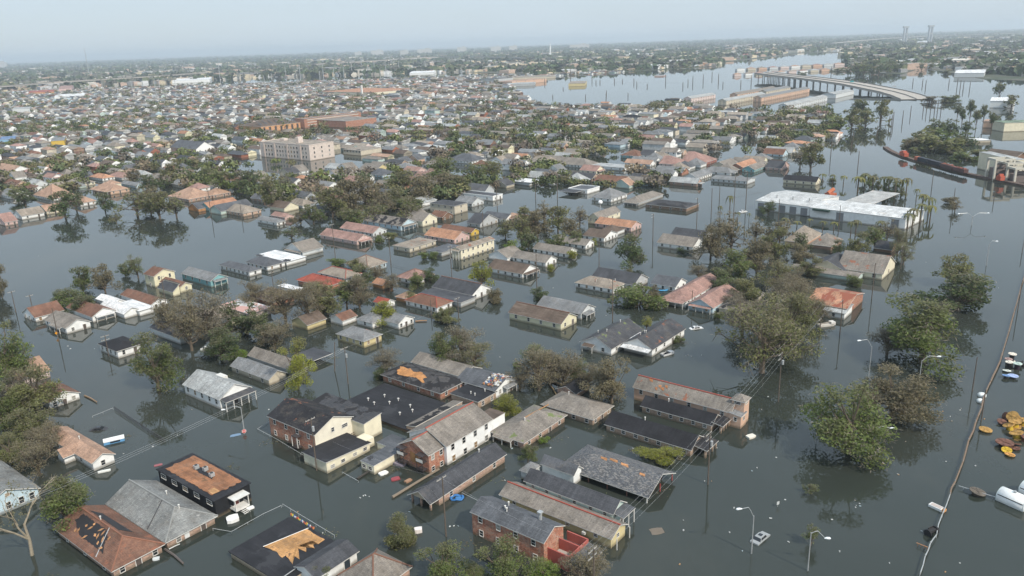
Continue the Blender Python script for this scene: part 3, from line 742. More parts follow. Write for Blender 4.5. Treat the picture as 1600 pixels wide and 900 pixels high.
M2, L2, W2 = sub_M(r, 'B', (450, 437), (632, 345), (402, 372), 2.4)
block(r, M2, L2, W2, 2.0, 'shed_-x', .9, 'cream', 'rblack', STUCCO, TAR, .35, win={'ab': 4}, door=False, wsize=(1.1, .8))
m = MB(); m.box((0, -1.2, .9), (3.4, 2.4, 2.6)); m.build('annex', STUCCO, r, M2 @ on_face('bd', L2, W2, -W2 * .15, 0), C_('cream'))
m = MB(); m.box((0, -.7, 3.5), (2.2, 1.4, .15)); m.box((0, -.7, .7), (2.2, 1.4, .2)); m.box((0, -.7, 2.1), (.12, .12, 2.8), 1)
for x in (-1, 1): m.box((x, -1.3, 2.1), (.14, .14, 2.6), 1)
m.build('entrance_porch', [PAINT, TRIM], r, on_face('ac', L, Wd, 2.6, 0), (.06, .05, .05))
m = MB()
for k in range(8): m.box((-.3 - k * .26, -.6, 2.4 - k * .3), (.26, 1.0, .06))
m.box((-1.2, -1.1, 1.75), (2.3, .05, .05)); m.build('outside_stair', PAINT, r, Matrix.Identity(4) @ M2 @ on_face('bd', L2, W2, W2 * .35, 0), (.09, .07, .05))
# big flat black roof at the waterline
r, L, Wd, e = house('C', (375, 500), (610, 350), (20, 320), .75, 'flat', 'brownw', 'rblack', 'wide flat black roof lying just above the water with white vent pipes', wm=STUCCO, win=0, oh=.2, fascia=PAINT, vents=0)
for x, y in ((-3, 5), (-2.2, 8.2), (1.8, 6.2), (2.2, 1.4), (-.5, 1.9), (1.2, -4), (-3.5, -5), (-.5, -6.5)):
    m = MB(); m.tube([(x, y, .8), (x, y, 1.5)], .1, 6); m.box((x, y, 1.62), (.42, .42, .22)); m.build('vent_pipe', TRIM, r)
BIGFLAT = r
# brick house with torn roof and orange plywood
r, L, Wd, e = house('C', (555, 272), (685, 198), (245, 152), 2.4, 'vhh', 'brick', (.075, .072, .075), 'low brick house with torn dark roof baring orange plywood', wm=BRICK, rm=SH_TORN, win={'ab': 2, 'ac': 4}, rise=1.7, oh=.6)
HOUSES[-1]['roof'] = 'torn dark'
f = lambda x, y, o=.0: (x, y, e + .13 + 1.7 * (1 - abs(x) / (L / 2)) + o)
sheet(r, 'exposed_decking', [f(-.6, Wd * .40), f(-L * .42, Wd * .30), f(-L * .36, Wd * .12), f(-L * .30, -Wd * .02), f(-L * .43, -Wd * .2), f(-L * .18, -Wd * .16), f(-.4, -Wd * .02), f(-1.2, Wd * .1), f(-.4, Wd * .2)], DECK, (.46, .22, .085), .05, None, .22, 12)
# white row behind it, its dark roofed end strewn with junk
r, L, Wd, e = house('C', (690, 182), (780, 128), (420, 80), 2.6, 'vgg', 'white', 'rgreige', 'long low white row house with pale brown roof under a fallen tree', win={'ac': 5}, door=False, rise=1.7)
r, L, Wd, e = house('C', (875, 262), (985, 192), (690, 178), 2.6, 'vgg', 'white', 'rslate', 'white house with slate roof whose near end is heaped with bright junk', win={'ac': 3, 'ab': 2}, rise=1.7, porch=('ab', .1, .5, 1.4, 'rgray', 2))
JUNK = (r, L, Wd, e)
r, L, Wd, e = house('C', (775, 330), (882, 272), (655, 262), 2.0, 'flat', 'tanbrick', 'rblack', 'small flat roofed tan brick building tucked behind the white two-storey block', wm=BRICK, win={'ab': 2}, door=False, vents=3, oh=.35)
# white two-storey block with brick front wing
r, L, Wd, e = house('C', (590, 585), (845, 428), (345, 520), 5.0, 'ugg', 'white', 'rgreige', 'white two-storey apartment block with weathered tan roof and red brick front', wm=SIDING, ridge='rred', storeys=2, win={'ab': 4}, wins=('ab',), door=False, rise=2.6, wsize=(1.1, 1.5), cat='apartment block', name='apartment_block', what='block')
M2, L2, W2 = sub_M(r, 'C', (485, 640), (590, 588), (320, 572), 4.6)
block(r, M2, L2, W2, 4.6, 'ugg', 2.3, 'brick', 'rgreige', BRICK, SH, .3, win={'ab': 2}, ridge='rred', door=False, storeys=2, wpane=None)
sheet(r, 'plywood_panel', [(0, 0, 0), (2.4, 0, 0), (2.4, 0, 2.2), (0, 0, 2.6)], DECK, (.46, .24, .1), .04, M2 @ on_face('ac', L2, W2, -1.2, 1.3, .06))
for sx in (-W2 * .33, W2 * .33):
    m = MB(); m.box((0, -.75, 1.0), (2.0, 1.5, .18)); m.box((0, -.75, 2.9), (2.0, 1.5, .15)); m.box((0, -1.45, 3.3), (2.0, .06, .8), 1); m.box((0, -1.45, 1.3), (2.0, .06, .5))
    for x in (-.95, .95): m.box((x, -1.4, 2.4), (.1, .1, 4.4))
    m.box((0, -.75, 4.55), (2.2, 1.7, .12)); m.build('balcony', [PAINT, TRIM], r, M2 @ on_face('ac', L2, W2, sx, 0), (.05, .04, .04))
M2, L2, W2 = sub_M(r, 'C', (830, 452), (900, 382), (760, 415), 4.6); block(r, M2, L2, W2, 4.4, 'flat', 0, 'white', 'rbrown', SIDING, TAR, .1, win=0)
M2, L2, W2 = sub_M(r, 'C', (400, 480), (650, 325), (380, 500), 1.8); block(r, M2, L2, 3.2, 1.6, 'shed_-y', .6, 'tanbrick', 'rgreige', BRICK, SH_TORN, .1, win=0)
# cream flat house left of it
r, L, Wd, e = house('C', (165, 707), (325, 612), (95, 672), 2.1, 'flat', 'cream', 'rslate', 'cream house with flat slate roof beside the red brick front', wm=STUCCO, win={'ac': 2}, door=False, wsize=(1.2, .9), oh=.12)
M2, L2, W2 = sub_M(r, 'C', (300, 610), (385, 560), (230, 540), 2.1); block(r, M2, L2, W2, 1.9, 'flat', 0, 'cream', 'rslate', STUCCO, TAR, .1, win={'ac': 1}, door=False)
# long dark roof with brick side
r, L, Wd, e = house('B', (915, 572), (1189, 395), (835, 535), 2.1, 'ugg', 'pinkbrick', 'rdark', 'long narrow dark roofed house with pinkish brick side and gable carport', wm=BRICK, win={'ab': 3}, door=False, rise=1.7, vents=1)
for x in (-Wd * .45, 0, Wd * .45):
    m = MB(); m.box((x, -2.2, .4), (.35, .35, 3.2)); m.build('post', BRICK, r, on_face('ac', L, Wd, 0, 0), C_('pinkbrick'))
mb, rd, g = roof_geo(2.6, Wd, 2.1, 1.7, 'ugg', .4); mb.build('carport_roof', [SH, TRIM], r, Matrix.Translation((-L / 2 - 1.3, 0, -.03)), C_('rdark'))
m = MB(); m.face([(-Wd / 2, -2.55, 2.1), (Wd / 2, -2.55, 2.1), (0, -2.55, 3.7)]); m.face([(Wd / 2, -2.5, 2.1), (-Wd / 2, -2.5, 2.1), (0, -2.5, 3.7)]); m.build('gable', SIDING, r, on_face('ac', L, Wd, 0, 0), C_('tanw'))
# brick house with slate roof and red terrace
r, L, Wd, e = house('D', (485, 700), (640, 620), (65, 520), 5.0, 'vgg', 'brick', 'rslate', 'two-storey brick house with broad slate roof and red walled terrace', wm=BRICK, storeys=2, win={'ac': 4}, door=False, rise=1.5, oh=.3, vents=3)
m = MB(); m.tube([(L * .1, -Wd * .30, 5.7), (L * .1, -Wd * .30, 7.7)], .35, 8); m.box((L * .1, -Wd * .3, 7.85), (.9, .9, .3), 0); m.build('chimney', STEEL, r)
m = MB(); tw = 6.2
for x, y, dx, dy in ((0, -4.6, tw, .25), (-tw / 2, -2.3, .25, 4.6), (tw / 2, -2.3, .25, 4.6), (.4, -2.3, .22, 4.4)): m.box((x, y, 1.6), (dx, dy, 3.2))
m.box((0, -2.3, .9), (tw - .3, 4.3, .2), 1); m.build('terrace', [PAINT, CONC], r, on_face('ab', L, Wd, L * .2, 0), C_('redpaint'))
mb, rd, g = roof_geo(tw, 2.6, 1.9, .9, 'shed_-y', .15); mb.build('lean_to_roof', [SH, TRIM], r, on_face('ab', L, Wd, L * .2, 0) @ Matrix.Translation((0, -6.1, -.3)) @ Matrix.Rotation(PI, 4, 'Z'), C_('rslate'))
wall_geo(tw - .3, 2.3, 1.6, 0, 'flat').build('lean_to_wall', BRICK, r, on_face('ab', L, Wd, L * .2, 0) @ Matrix.Translation((0, -6.0, 0)), C_('brick'))
# yellow, mint and carport houses
r, L, Wd, e = house('D', (880, 672), (972, 597), (250, 410), 2.5, 'vgg', 'yellow', 'rgreige', 'long yellow shotgun house with brown-grey roof and red ridge tiles', ridge='rred', win={'ac': 4, 'ab': 1}, wsize=(.8, .8), door=False, rise=1.25, oh=.45, wm=SIDING)
for x in (-L * .45, L * .45):
    m = MB(); m.box((x, -1.1, .6), (.14, .14, 3.6)); m.build('post', TRIM, r, on_face('ab', L, Wd, 0, 0))
m = MB(); m.box((0, -.35, 1.4), (.7, .6, .5)); m.build('air_conditioner', TRIM, r, on_face('ac', L, Wd, 7.2, 0))
r, L, Wd, e = house('D', (890, 527), (995, 478), (400, 322), 3.6, 'vgg', 'mint', 'rdark', 'long pale green house with slate roof between the yellow house and big carport', win={'ac': 6, 'ab': 2}, wsize=(.8, 1.0), rise=1.5, porch=('ab', 0, 1.0, 2.2, 'rslate', 3))
M2, L2, W2 = sub_M(r, 'D', (660, 300), (735, 275), (470, 240), 2.9); block(r, M2, L2, W2, 2.9, 'vgg', 1.2, 'white', 'rslate', SIDING, SH, .4, win=0)
M2, L2, W2 = sub_M(r, 'D', (400, 290), (470, 250), (362, 265), 2.3); block(r, M2, L2, W2, 2.2, 'vhh', 1.2, 'gray', 'rgray', SIDING, SH, .3, win=0)
ctr, L, Wd, yw = rect((1095, 430), (1335, 325), (620, 228), 1.8, GRID, 'D')
r = empty('carport_house', frame(ctr, yw)); OCC.append((ctr.x, ctr.y, Wd / 2, L / 2))
block(r, Matrix(), L, Wd, 1.8, 'vgh', 2.4, None, 'rslate', rm=SHAKE, oh=.5, ridge=None)
wall_geo(L * .5, Wd * .85, 1.8, 0, 'flat').build('wall', SIDING, r, Matrix.Translation((L * .2, .6, 0)), C_('redpaint'))
for y in (-.49, -.27, -.05, .17, .4):
    m = MB(); m.box((-L / 2 + .1, y * Wd, .3), (.2, .2, 3)); m.build('post', TRIM if y < -.4 else PAINT, r, None, (.16, .08, .06))
for x in (.0, .49):
    m = MB(); m.box((x * L, -Wd / 2 + .1, .3), (.2, .2, 3)); m.build('post', PAINT, r, None, (.35, .07, .06))
fz = lambda x, y: (x, y, 1.8 + .13 + 2.4 * (1 - abs(x) / (L / 2)))
for x, y, q in ((-1.6, -7.2, .8), (-.9, 2.5, 1.0), (-.6, 0.2, 1.3), (-.8, -2.6, 1.1)):
    sheet(r, 'bare_patch', [fz(x - .35, y - q), fz(x + .3, y - q * .7), fz(x + .3, y + q), fz(x - .2, y + q * .8)], DECK, (.45, .22, .1), .05, None, .2, int(x * 10))
tag(r, 'open sided house with big speckled slate roof resting on posts', 'house', HG)
HOUSES.append(dict(o=r, p=pix((ctr.x, ctr.y, 2)), wall='red', roof='slate grey', shape='gable', label='x', what='house'))
# brick houses with black roofs and arched porches
def arch_porch(r, L, Wd, e, roofc, dep=3.2, wf=.8):
    w = L * wf
    mb, rd, g = roof_geo(w, dep, e - .1, .5, 'shed_y', .3); mb.build('porch_roof', [SH, TRIM], r, Matrix.Translation((L * (1 - wf) / 2, -Wd / 2 - dep / 2 - .05, 0)), C_(roofc))
    m = MB(); na = 3
    for k in range(na + 1):
        x = -w / 2 + w * k / na; m.box((x, 0, e / 2 - .6), (.4, .4, e + 1.0))
        if k < na:
            cx = x + w / na / 2; rad = w / na / 2 - .2
            for s in range(8):
                a0, a1 = PI * s / 8, PI * (s + 1) / 8; zb = e - .25 - rad * .75
                p = [(cx + math.cos(a0) * rad, -.18, zb + math.sin(a0) * rad * .75), (cx + math.cos(a0) * rad, -.18, e - .05), (cx + math.cos(a1) * rad, -.18, e - .05), (cx + math.cos(a1) * rad, -.18, zb + math.sin(a1) * rad * .75)]
                m.face(p); m.face([(q[0], .18, q[2]) for q in reversed(p)]); m.face([p[3], (p[3][0], .18, p[3][2]), (p[0][0], .18, p[0][2]), p[0]])
    m.build('arched_front', BRICK, r, Matrix.Translation((L * (1 - wf) / 2, -Wd / 2 - dep + .25, 0)), C_('tanbrick'))
r, L, Wd, e = house('E', (1085, 515), (1170, 462), (660, 392), 2.0, 'vgg', 'tanbrick', 'rblack', 'long tan brick house with black roof and arched porch nearest the pole', wm=BRICK, win={'ac': 7}, wsize=(1.0, 1.0), door=False, rise=1.9, vents=1, oh=.45)
arch_porch(r, L, Wd, e, 'rblack')
r, L, Wd, e = house('E', (1190, 392), (1262, 362), (842, 297), 2.0, 'vgg', 'tanbrick', 'rblack', 'long tan brick house with black roof squeezed beside the peach building', wm=BRICK, win={'ac': 6}, wsize=(.9, 1.0), door=False, rise=1.6, vents=1, oh=.4)
arch_porch(r, L, Wd, e, 'rblack', 2.4, .9)
r, L, Wd, e = house('E', (1285, 330), (1360, 296), (800, 206), 3.7, 'vgg', 'peach', 'rgreige', 'long peach two-storey building with tan roof and small square tower', wm=STUCCO, rm=SH_RUSTY, ridge='rred', win={'ac': 6}, wsize=(.9, 1.2), door=False, rise=2.0, storeys=1, oh=.35, cat='apartment building', name='apartment_building', what='building')
tw = 3.1; Mx = Matrix.Translation((L * .12, -Wd / 2 - 1.0, 0)); block(r, Mx, tw, tw, 6.3, 'vhh', 1.0, 'peach', 'rgreige', STUCCO, SH, .35, win={'ac': 1, 'ab': 1}, door=False, wsize=(1.6, .7))
Mx = Matrix.Translation((-L * .28, -Wd / 2 - 1.4, 0)); block(r, Mx, 3.2, 2.8, 3.2, 'shed_y', .5, 'peach', 'rgray', STUCCO, SH, .2, win={'ac': 1, 'ab': 1}, door=False, wsize=(.8, 1.0))
f = lambda x, y: (x, y, 3.7 + .13 + 2.0 * (1 - abs(x) / (L / 2)))
for x, y, q in ((-1.3, 6.5, .6), (-1.7, 5.6, .7), (-1.0, 4.8, .5), (-2.0, 7.2, .5), (-.4, 9.5, .7)): sheet(r, 'bare_patch', [f(x - .5, y - q), f(x + .3, y - q * .5), f(x + .2, y + q), f(x - .3, y + q * .4)], DECK, (.4, .17, .07), .05, None, .2, int(y * 9))
r, L, Wd, e = house('E', (250, 478), (440, 340), (118, 412), 2.0, 'uhh', 'pinkbrick', 'rgreige', 'brown roofed brick house with mossy patch next to the white two-storey block', wm=BRICK, rm=SH_MOSS, win={'ab': 4, 'ac': 2}, rise=1.7, vents=1, oh=.6, porch=('ac', -.1, .6, 1.2, 'rgreige', 3))
m = MB(); m.tube([(-L * .1, .2, 3.85), (L * .5, .2, 3.4)], .16, 5); m.build('ridge_board', DECK, r, None, (.5, .27, .12))
r, L, Wd, e = house('E', (595, 362), (688, 298), (350, 288), 2.0, 'vhh', 'tanbrick', 'rgreige', 'tan brick house with brown-grey hip roof right behind the mossy roofed one', wm=BRICK, win={'ab': 3, 'ac': 4}, rise=1.9, oh=.6, vents=1)
r, L, Wd, e = house('E', (510, 238), (592, 200), (432, 205), 1.6, 'ugg', 'pinkbrick', 'rblack', 'small black roofed shed half hidden under the brown tree', wm=BRICK, win=0, rise=1.3)
# white shotgun house with porch, and the two roofs behind it
r, L, Wd, e = house('G', (310, 670), (450, 612), (128, 605), 3.1, 'vgg', 'white', 'rlight', 'white house with light grey roof, gabled portico and slim porch columns', win={'ac': 5, 'ab': 3}, wsize=(.9, 1.5), rise=2.6, porch=('ab', 0, 1.0, 2.4, 'rdark', 5), wm=SIDING, oh=.4)
m = MB(); m.box((L * .3, Wd * .1, 4.3), (1.6, 3.4, .9)); m.build('dormer', [TRIM], r)
r, L, Wd, e = house('G', (540, 577), (640, 553), (378, 507), 2.0, 'vgg', 'beige', 'rgray', 'low beige house with plain grey gable roof below the dark tan roof', win={'ac': 3}, rise=1.6, door=False, wm=STUCCO)
r, L, Wd, e = house('G', (655, 535), (700, 500), (438, 465), 1.9, 'vgg', 'gray', 'rgreige', 'brown-grey gable roof just behind the low beige house', win=0, rise=1.7)
r, L, Wd, e = house('G', (985, 397), (1072, 366), (858, 362), 2.5, 'vhh', 'yellow', 'rgray', 'yellow house with grey hip roof and a patch of red roof', win={'ab': 2, 'ac': 4}, rise=2.0, oh=.4)
f = lambda x, y: (x, y, 2.5 + .13 + 2.0 * (1 - abs(x) / (L / 2)))
sheet(r, 'red_patch', [(L * .1, -Wd / 2 + .4, 2.8), (L * .42, -Wd / 2 + .6, 2.75), (L * .12, -Wd * .18, 4.2)], PAINT, (.28, .1, .06), .08, None, .15, 2)

house('G', (752, 490), (824, 456), (704, 450), 1.7, 'flat', None, 'rdark', 'open carport with flat dark roof and white edge beside the leaning pole', name='carport', cat='carport', win=0)
for h_ in (HOUSES[-1],):
    for x, y in ((-.45, -.45), (.45, -.45), (-.45, .45)):
        m = MB(); m.box((x * 5, y * 5, .3), (.16, .16, 2.8)); m.build('post', TRIM, h_['o'])

# ================================================================ middle distance, house by house
def hs(rows):
    for t in rows:
        crop, A, B, C, e, ty, wall, roof = t[:8]; k = t[8] if len(t) > 8 else {}
        house(crop, A, B, C, e, ty, wall, roof, **k)
BK, ST = dict(wm=BRICK), dict(wm=STUCCO)
hs([
 # around the pale yellow house, crop M5
 ('M5', (1185, 502), (1278, 452), (865, 430), 2.5, 'vgg', 'paleyellow', 'rbrown', dict(label='pale yellow house with dark brown ribbed roof and red ridge, alone at a corner', ridge='rrust', rm=SH_TORN if False else SHINGLE_RIB, win={'ac': 4, 'ab': 2}, porch=('bd', .25, .3, 1.2, 'rbrown', 2))),
 ('M5', (1310, 440), (1410, 400), (1045, 382), 2.2, 'vgg', 'palegray', 'rgray', dict(porch=('ab', -.15, .6, 2.0, 'rgray', 3), label='pale grey house with grey roof right behind the pale yellow one')),
 ('M5', (630, 322), (715, 270), (400, 265), 2.4, 'vgg', 'white', 'rdark', dict(ridge='rrust', win={'ab': 3}, label='white gabled house with dark grey roof joined to the brown hip roofed house')),
 ('M5', (410, 400), (500, 362), (222, 353), 2.2, 'vhh', 'white', 'rrust', dict(ridge='rred', label='white house with rust brown hip roof beside a round brown bush')),
 ('M5', (560, 372), (640, 335), (365, 290), 1.9, 'flat', 'gray', 'rdark', dict(win=0, label='flat dark porch roof between the brown hip roof and the white gable', name='porch_roof_slab', cat='porch')),
 ('M5', (945, 190), (1045, 155), (742, 147), 2.1, 'vgg', 'white', 'rbrown', dict(porch=('ab', 0, .9, 1.6, 'rbrown', 3), label='white shotgun house with brown roof, front one of the row of five')),
 ('M5', (1090, 120), (1185, 98), (885, 85), 2.1, 'vgg', 'white', 'rgreige', dict(label='second white shotgun house of the row of five, debris on its porch')),
 ('M5', (1225, 65), (1305, 45), (1005, 35), 2.1, 'vgg', 'white', 'rgreige', dict(label='third white shotgun house of the row of five, beside the leafy bush')),
 ('M3', (460, 613), (490, 588), (250, 590), 2.1, 'vgg', 'white', 'rgreige', dict(label='fourth white shotgun house of the row, next to a white flowering bush')),
 ('M5', (1510, 285), (1590, 252), (1262, 250), 2.1, 'vhh', 'white', 'rtan', dict(vents=2, rm=SH_RUSTY, label='white bungalow with tan hip roof and small awning left of the round green bush')),
 ('M6', (440, 258), (535, 215), (200, 203), 2.2, 'vgg', 'gray', 'rdark', dict(label='grey house with long dark roof behind the tan hip roofed bungalow')),
 ('M6', (700, 272), (765, 235), (568, 240), 2.0, 'vgg', 'white', 'rslate', dict(label='small white house with slate roof beside the blue pool ring')),
 ('M6', (300, 657), (440, 528), (130, 602), 2.4, 'ugg', 'white', 'rdark', dict(win={'ac': 2, 'ab': 3}, vents=3, rm=SH_MOSS, label='white house with mossy black gable roof, left of the pair by the white awning', porch=('ac', -.2, .35, 1.6, 'rbrown', 2))),
 ('M6', (555, 662), (742, 530), (380, 622), 2.5, 'ugg', 'white', 'rdark', dict(win={'ac': 2, 'ab': 4}, vents=3, rm=SH_RUSTY, porch=('ac', 0, 1, 2.2, 'rwhite', 0), label='white house with dark gable roof and white porch, right of the pair')),
 ('M6', (440, 600), (475, 560), (395, 592), 2.2, 'flat', None, 'rwhite', dict(label='white flat awning spanning between two white houses', name='carport_awning', cat='awning', win=0)),
 ('M6', (765, 362), (970, 232), (620, 338), 2.5, 'uhg', 'white', 'rpink', dict(win={'ac': 2, 'ab': 6}, porch=('ac', 0, 1, 2.0, 'rpink', 4), label='large white house with pinkish brown hipped front roof by the green mass')),
 ('M6', (935, 402), (1080, 300), (810, 357), 2.4, 'ugg', 'lightblue', 'rpink', dict(win={'ac': 2}, porch=('ac', 0, .9, .8, 'rpink', 4), label='light blue gabled house with pinkish brown roof and columned porch')),
 ('M6', (1090, 420), (1240, 305), (985, 392), 2.0, 'uhh', 'beige', 'rgreige', dict(win=0, rm=SH_TORN, label='wrecked tan roofed house with a tree fallen on it beside the blue gable')),
 # right of centre, crop M7
 ('M7', (715, 190), (742, 112), (440, 148), 2.6, 'vgg', 'cream', 'rgreige', dict(win={'ac': 3, 'ab': 1}, wsize=(1.2, 1.6), rm=SH_RUSTY, label='cream house with long brown-grey roof above the pale green shed')),
 ('M7', (480, 175), (520, 120), (262, 140), 2.2, 'ugg', 'cream', 'rdark', dict(win=0, label='cream cross gable wing with dark roof behind the pale green shed', name='house_wing')),
 ('M7', (560, 215), (600, 188), (140, 160), 1.9, 'vgg', 'mint', 'rgreige', dict(win=0, rise=.8, label='long low pale green shed among trees in front of the cream house', name='shed', cat='shed')),
 ('M7', (490, 408), (578, 310), (265, 352), 3.0, 'vgg', 'brick', 'rorange', dict(wm=BRICK, rm=TINRED, win=0, rise=2.2, label='brick warehouse with rusty red sheet roof and white lean-to', name='brick_warehouse', cat='warehouse')),
 ('M7', (478, 440), (520, 395), (350, 418), 2.2, 'shed_x', 'white', 'rlight', dict(win=1, wins=('ac',), door=False, rm=TIN, rise=.8, label='white lean-to at the side of the red roofed brick warehouse', name='lean_to', cat='shed')),
 ('M7', (395, 20), (470, -25), (262, 5), 1.9, 'vhh', 'pinkbrick', 'rgreige', dict(win={'ab': 1}, rm=SH_RUSTY, label='tan hip roofed house in trees in front of the white warehouse, right one')),
 ('M4', (235, 597), (310, 535), (140, 562), 1.9, 'vhh', 'peach', 'rtan', dict(win=0, label='tan hip roofed house in trees in front of the white warehouse, left one')),
 ('M4', (770, 640), (800, 610), (690, 610), 1.6, 'vgg', 'brownw', 'rdark', dict(win=0, label='small dark shed roof among bushes right of the tan hip roofs', name='shed', cat='shed')),
 ('M4', (300, 217), (346, 205), (112, 195), 2.3, 'vgg', 'cream', 'rblack', dict(win={'ac': 4, 'ab': 2}, rise=2.4, label='white house with black roof standing alone above the white warehouse')),
 ('M4', (85, 130), (110, 110), (0, 118), 2.0, 'vgg', 'pink', 'rdark', dict(label='small pink house with dark roof at the edge of the wide channel')),
 # centre right, crop M3
 ('M3', (1130, 622), (1210, 590), (900, 597), 2.3, 'vgg', 'white', 'rgreige', dict(win={'ac': 4}, label='long white house with brown roof standing in open water left of big brown trees')),
 ('M3', (1190, 580), (1200, 540), (1000, 550), 2.2, 'vgg', 'gray', 'rdark', dict(win=0, label='dark grey roof behind the long white house in open water')),
 ('M3', (1090, 382), (1150, 350), (830, 357), 2.0, 'vhh', 'brownw', 'rdark', dict(wm=BRICK, rm=SH_TORN, win={'ac': 4}, rise=1.2, label='wide broken dark roofed building with a white low wall in front', cat='building', name='damaged_building', what='building')),
 ('M3', (620, 322), (715, 290), (490, 312), 2.3, 'vhh', 'white', 'rgray', dict(win={'ab': 4, 'ac': 3}, label='white house with grey hip roof and many windows left of the broken dark roof')),
 ('M3', (790, 345), (920, 290), (705, 335), 2.0, 'uhh', 'gray', 'rgreige', dict(win=0, label='grey hip roofed house with open porch left of the broken dark roof', porch=('ac', 0, 1, 1.5, 'rgreige', 4))),
 ('M3', (470, 272), (575, 252), (345, 262), 2.3, 'flat', 'white', 'rslate', dict(win={'ac': 3}, parapet=True, label='flat white shop with brown roller doors and dark canopy', cat='shop', name='shop', what='building')),
 ('M3', (395, 285), (430, 270), (315, 268), 2.0, 'flat', None, 'rdark', dict(win=0, label='dark flat canopy on the left of the flat white shop', name='canopy', cat='canopy')),
 ('M3', (690, 225), (740, 205), (528, 205), 2.2, 'vgg', 'white', 'rrust', {}),
 ('M3', (545, 445), (665, 398), (480, 435), 3.4, 'ugg', 'cream', 'rgreige', dict(storeys=1, win={'ab': 4, 'ac': 2}, rise=2.4, label='cream house with tan gable roof and a white water ball above it')),
 ('M3', (745, 502), (828, 480), (545, 465), 2.3, 'vgg', 'pink', 'rorange', dict(rise=2.2, label='pink house with terracotta red roof by the open water')),
 ('M3', (575, 567), (640, 532), (445, 550), 2.2, 'vgg', 'white', 'rbrown', dict(rise=2.2, label='white house with dark brown gable facing the open water')),
 ('M3', (640, 532), (720, 510), (560, 515), 2.0, 'vhh', 'white', 'rbrown', dict(win=0)),
 ('M3', (110, 460), (150, 440), (-20, 440), 2.2, 'vgg', 'peach', 'rsalmon', {}),
 ('M3', (1470, 212), (1508, 192), (1252, 192), 2.3, 'vgg', 'palegray', 'rgray', dict(wins=('ac',), win={'ac': 7}, rise=.9, label='long low grey motel with open gallery near the channel', name='motel', cat='motel', what='building')),
 ('M3', (1030, 108), (1105, 88), (950, 92), 2.3, 'vhg', 'palepink', 'rpink', {}),
 ('M3', (1155, 192), (1240, 160), (1090, 178), 2.2, 'ugg', 'white', 'rgray', {}),
 ('M3', (1340, 120), (1400, 95), (1262, 108), 2.3, 'ugg', 'beige', 'rgreige', {}),
 ('M3', (1440, 125), (1512, 90), (1395, 108), 2.4, 'ugg', 'brick', 'rorange', BK),
 ('M3', (1515, 140), (1572, 112), (1458, 128), 2.2, 'ugg', 'teal', 'rgreige', {}),
 ('M3', (1190, 100), (1250, 70), (1095, 80), 2.3, 'vhg', 'redpaint', 'rpink', {}),
 ('M3', (790, 55), (850, 40), (690, 45), 2.4, 'vhh', 'teal', 'rrust', {}),
 ('M3', (870, 52), (905, 38), (815, 42), 2.6, 'vgg', 'white', 'rdark', {}),
 ('M3', (700, 130), (735, 112), (520, 108), 2.3, 'flat', 'white', 'rlight', dict(win={'ac': 4}, label='flat white building with a reddish end wall amid trees', what='building', cat='building')),
 ('M3', (470, 115), (510, 95), (290, 92), 2.2, 'vhg', 'white', 'rgreige', {}),
 # left of centre, crop M2
 ('M2', (905, 492), (988, 465), (680, 457), 2.8, 'vgg', 'lightblue', 'rgreige', dict(rm=SH_TORN, win={'ac': 6}, porch=('ab', 0, .9, 1.8, 'rgreige', 4), label='long light blue house with torn tan roof beside the white gothic gables')),
 ('M2', (1040, 462), (1092, 432), (965, 440), 3.2, 'vgg', 'cream', 'rgreige', dict(rise=3.2, win={'ab': 2}, label='cream cottage with two steep white gables beside the torn light blue house')),
 ('M2', (1010, 445), (1050, 420), (940, 422), 3.0, 'ugg', 'cream', 'rgreige', dict(rise=3.0, win=0, name='house_wing')),
 ('M2', (630, 587), (692, 557), (398, 547), 2.2, 'vgg', 'pink', 'rpink', dict(wm=BRICK, win={'ac': 4}, porch=('ab', 0, .8, 1.8, 'rpink', 4), label='pinkish brown roofed brick house with arched porch left of the light blue house')),
 ('M2', (730, 537), (800, 512), (520, 505), 2.0, 'vgg', 'palegray', 'rpink', dict(label='pale grey house with pinkish grey roof behind the arched porch house')),
 ('M2', (960, 632), (1105, 580), (865, 612), 2.2, 'flat', 'beige', 'rtan', dict(wm=STUCCO, win={'ac': 2, 'ab': 4}, rm=SH_RUSTY, door=False, label='flat beige stucco building at the water corner left of the cream two-storey one', what='building', cat='building')),
 ('M2', (1240, 577), (1312, 545), (1058, 547), 2.3, 'vgg', 'pink', 'rorange', dict(label='pale pink house with orange-red roof behind the flat beige building')),
 ('M2', (1345, 532), (1395, 518), (1165, 502), 2.2, 'vgg', 'goldy', 'rrust', {}),
 ('M2', (1280, 642), (1470, 572), (1225, 632), 4.6, 'ugg', 'cream', 'rtan', dict(wm=STUCCO, rm=SH_RUSTY, storeys=2, win={'ab': 7}, rise=1.0, door=False, porch=('ac', 0, 1, 1.4, 'rtan', 4), label='cream two-storey apartment house with balconied end facing the corner', what='building', cat='apartment house', name='apartment_house')),
 ('M2', (1160, 660), (1245, 612), (1095, 637), 1.9, 'flat', 'gray', 'rslate', dict(win=0)),
 ('M2', (1240, 367), (1312, 345), (1090, 347), 5.0, 'vhh', 'beige', 'rdark', dict(wm=STUCCO, storeys=2, win={'ac': 4, 'ab': 1}, rise=1.2, door=False, label='two-storey beige and orange brick block with dark hip roof', what='building', cat='apartment block', name='apartment_block')),
 ('M2', (1165, 437), (1215, 417), (1095, 425), 1.9, 'vgg', 'brownw', 'rrust', {}),
 ('M2', (1350, 352), (1415, 332), (1250, 337), 2.2, 'vgg', 'palegray', 'rgray', {}),
 ('M2', (1480, 312), (1548, 297), (1258, 288), 2.6, 'flat', 'white', 'rdark', dict(win={'ac': 3, 'ab': 2}, parapet=True, label='flat white commercial building with dark roof right of the two-storey beige block', what='building', cat='building')),
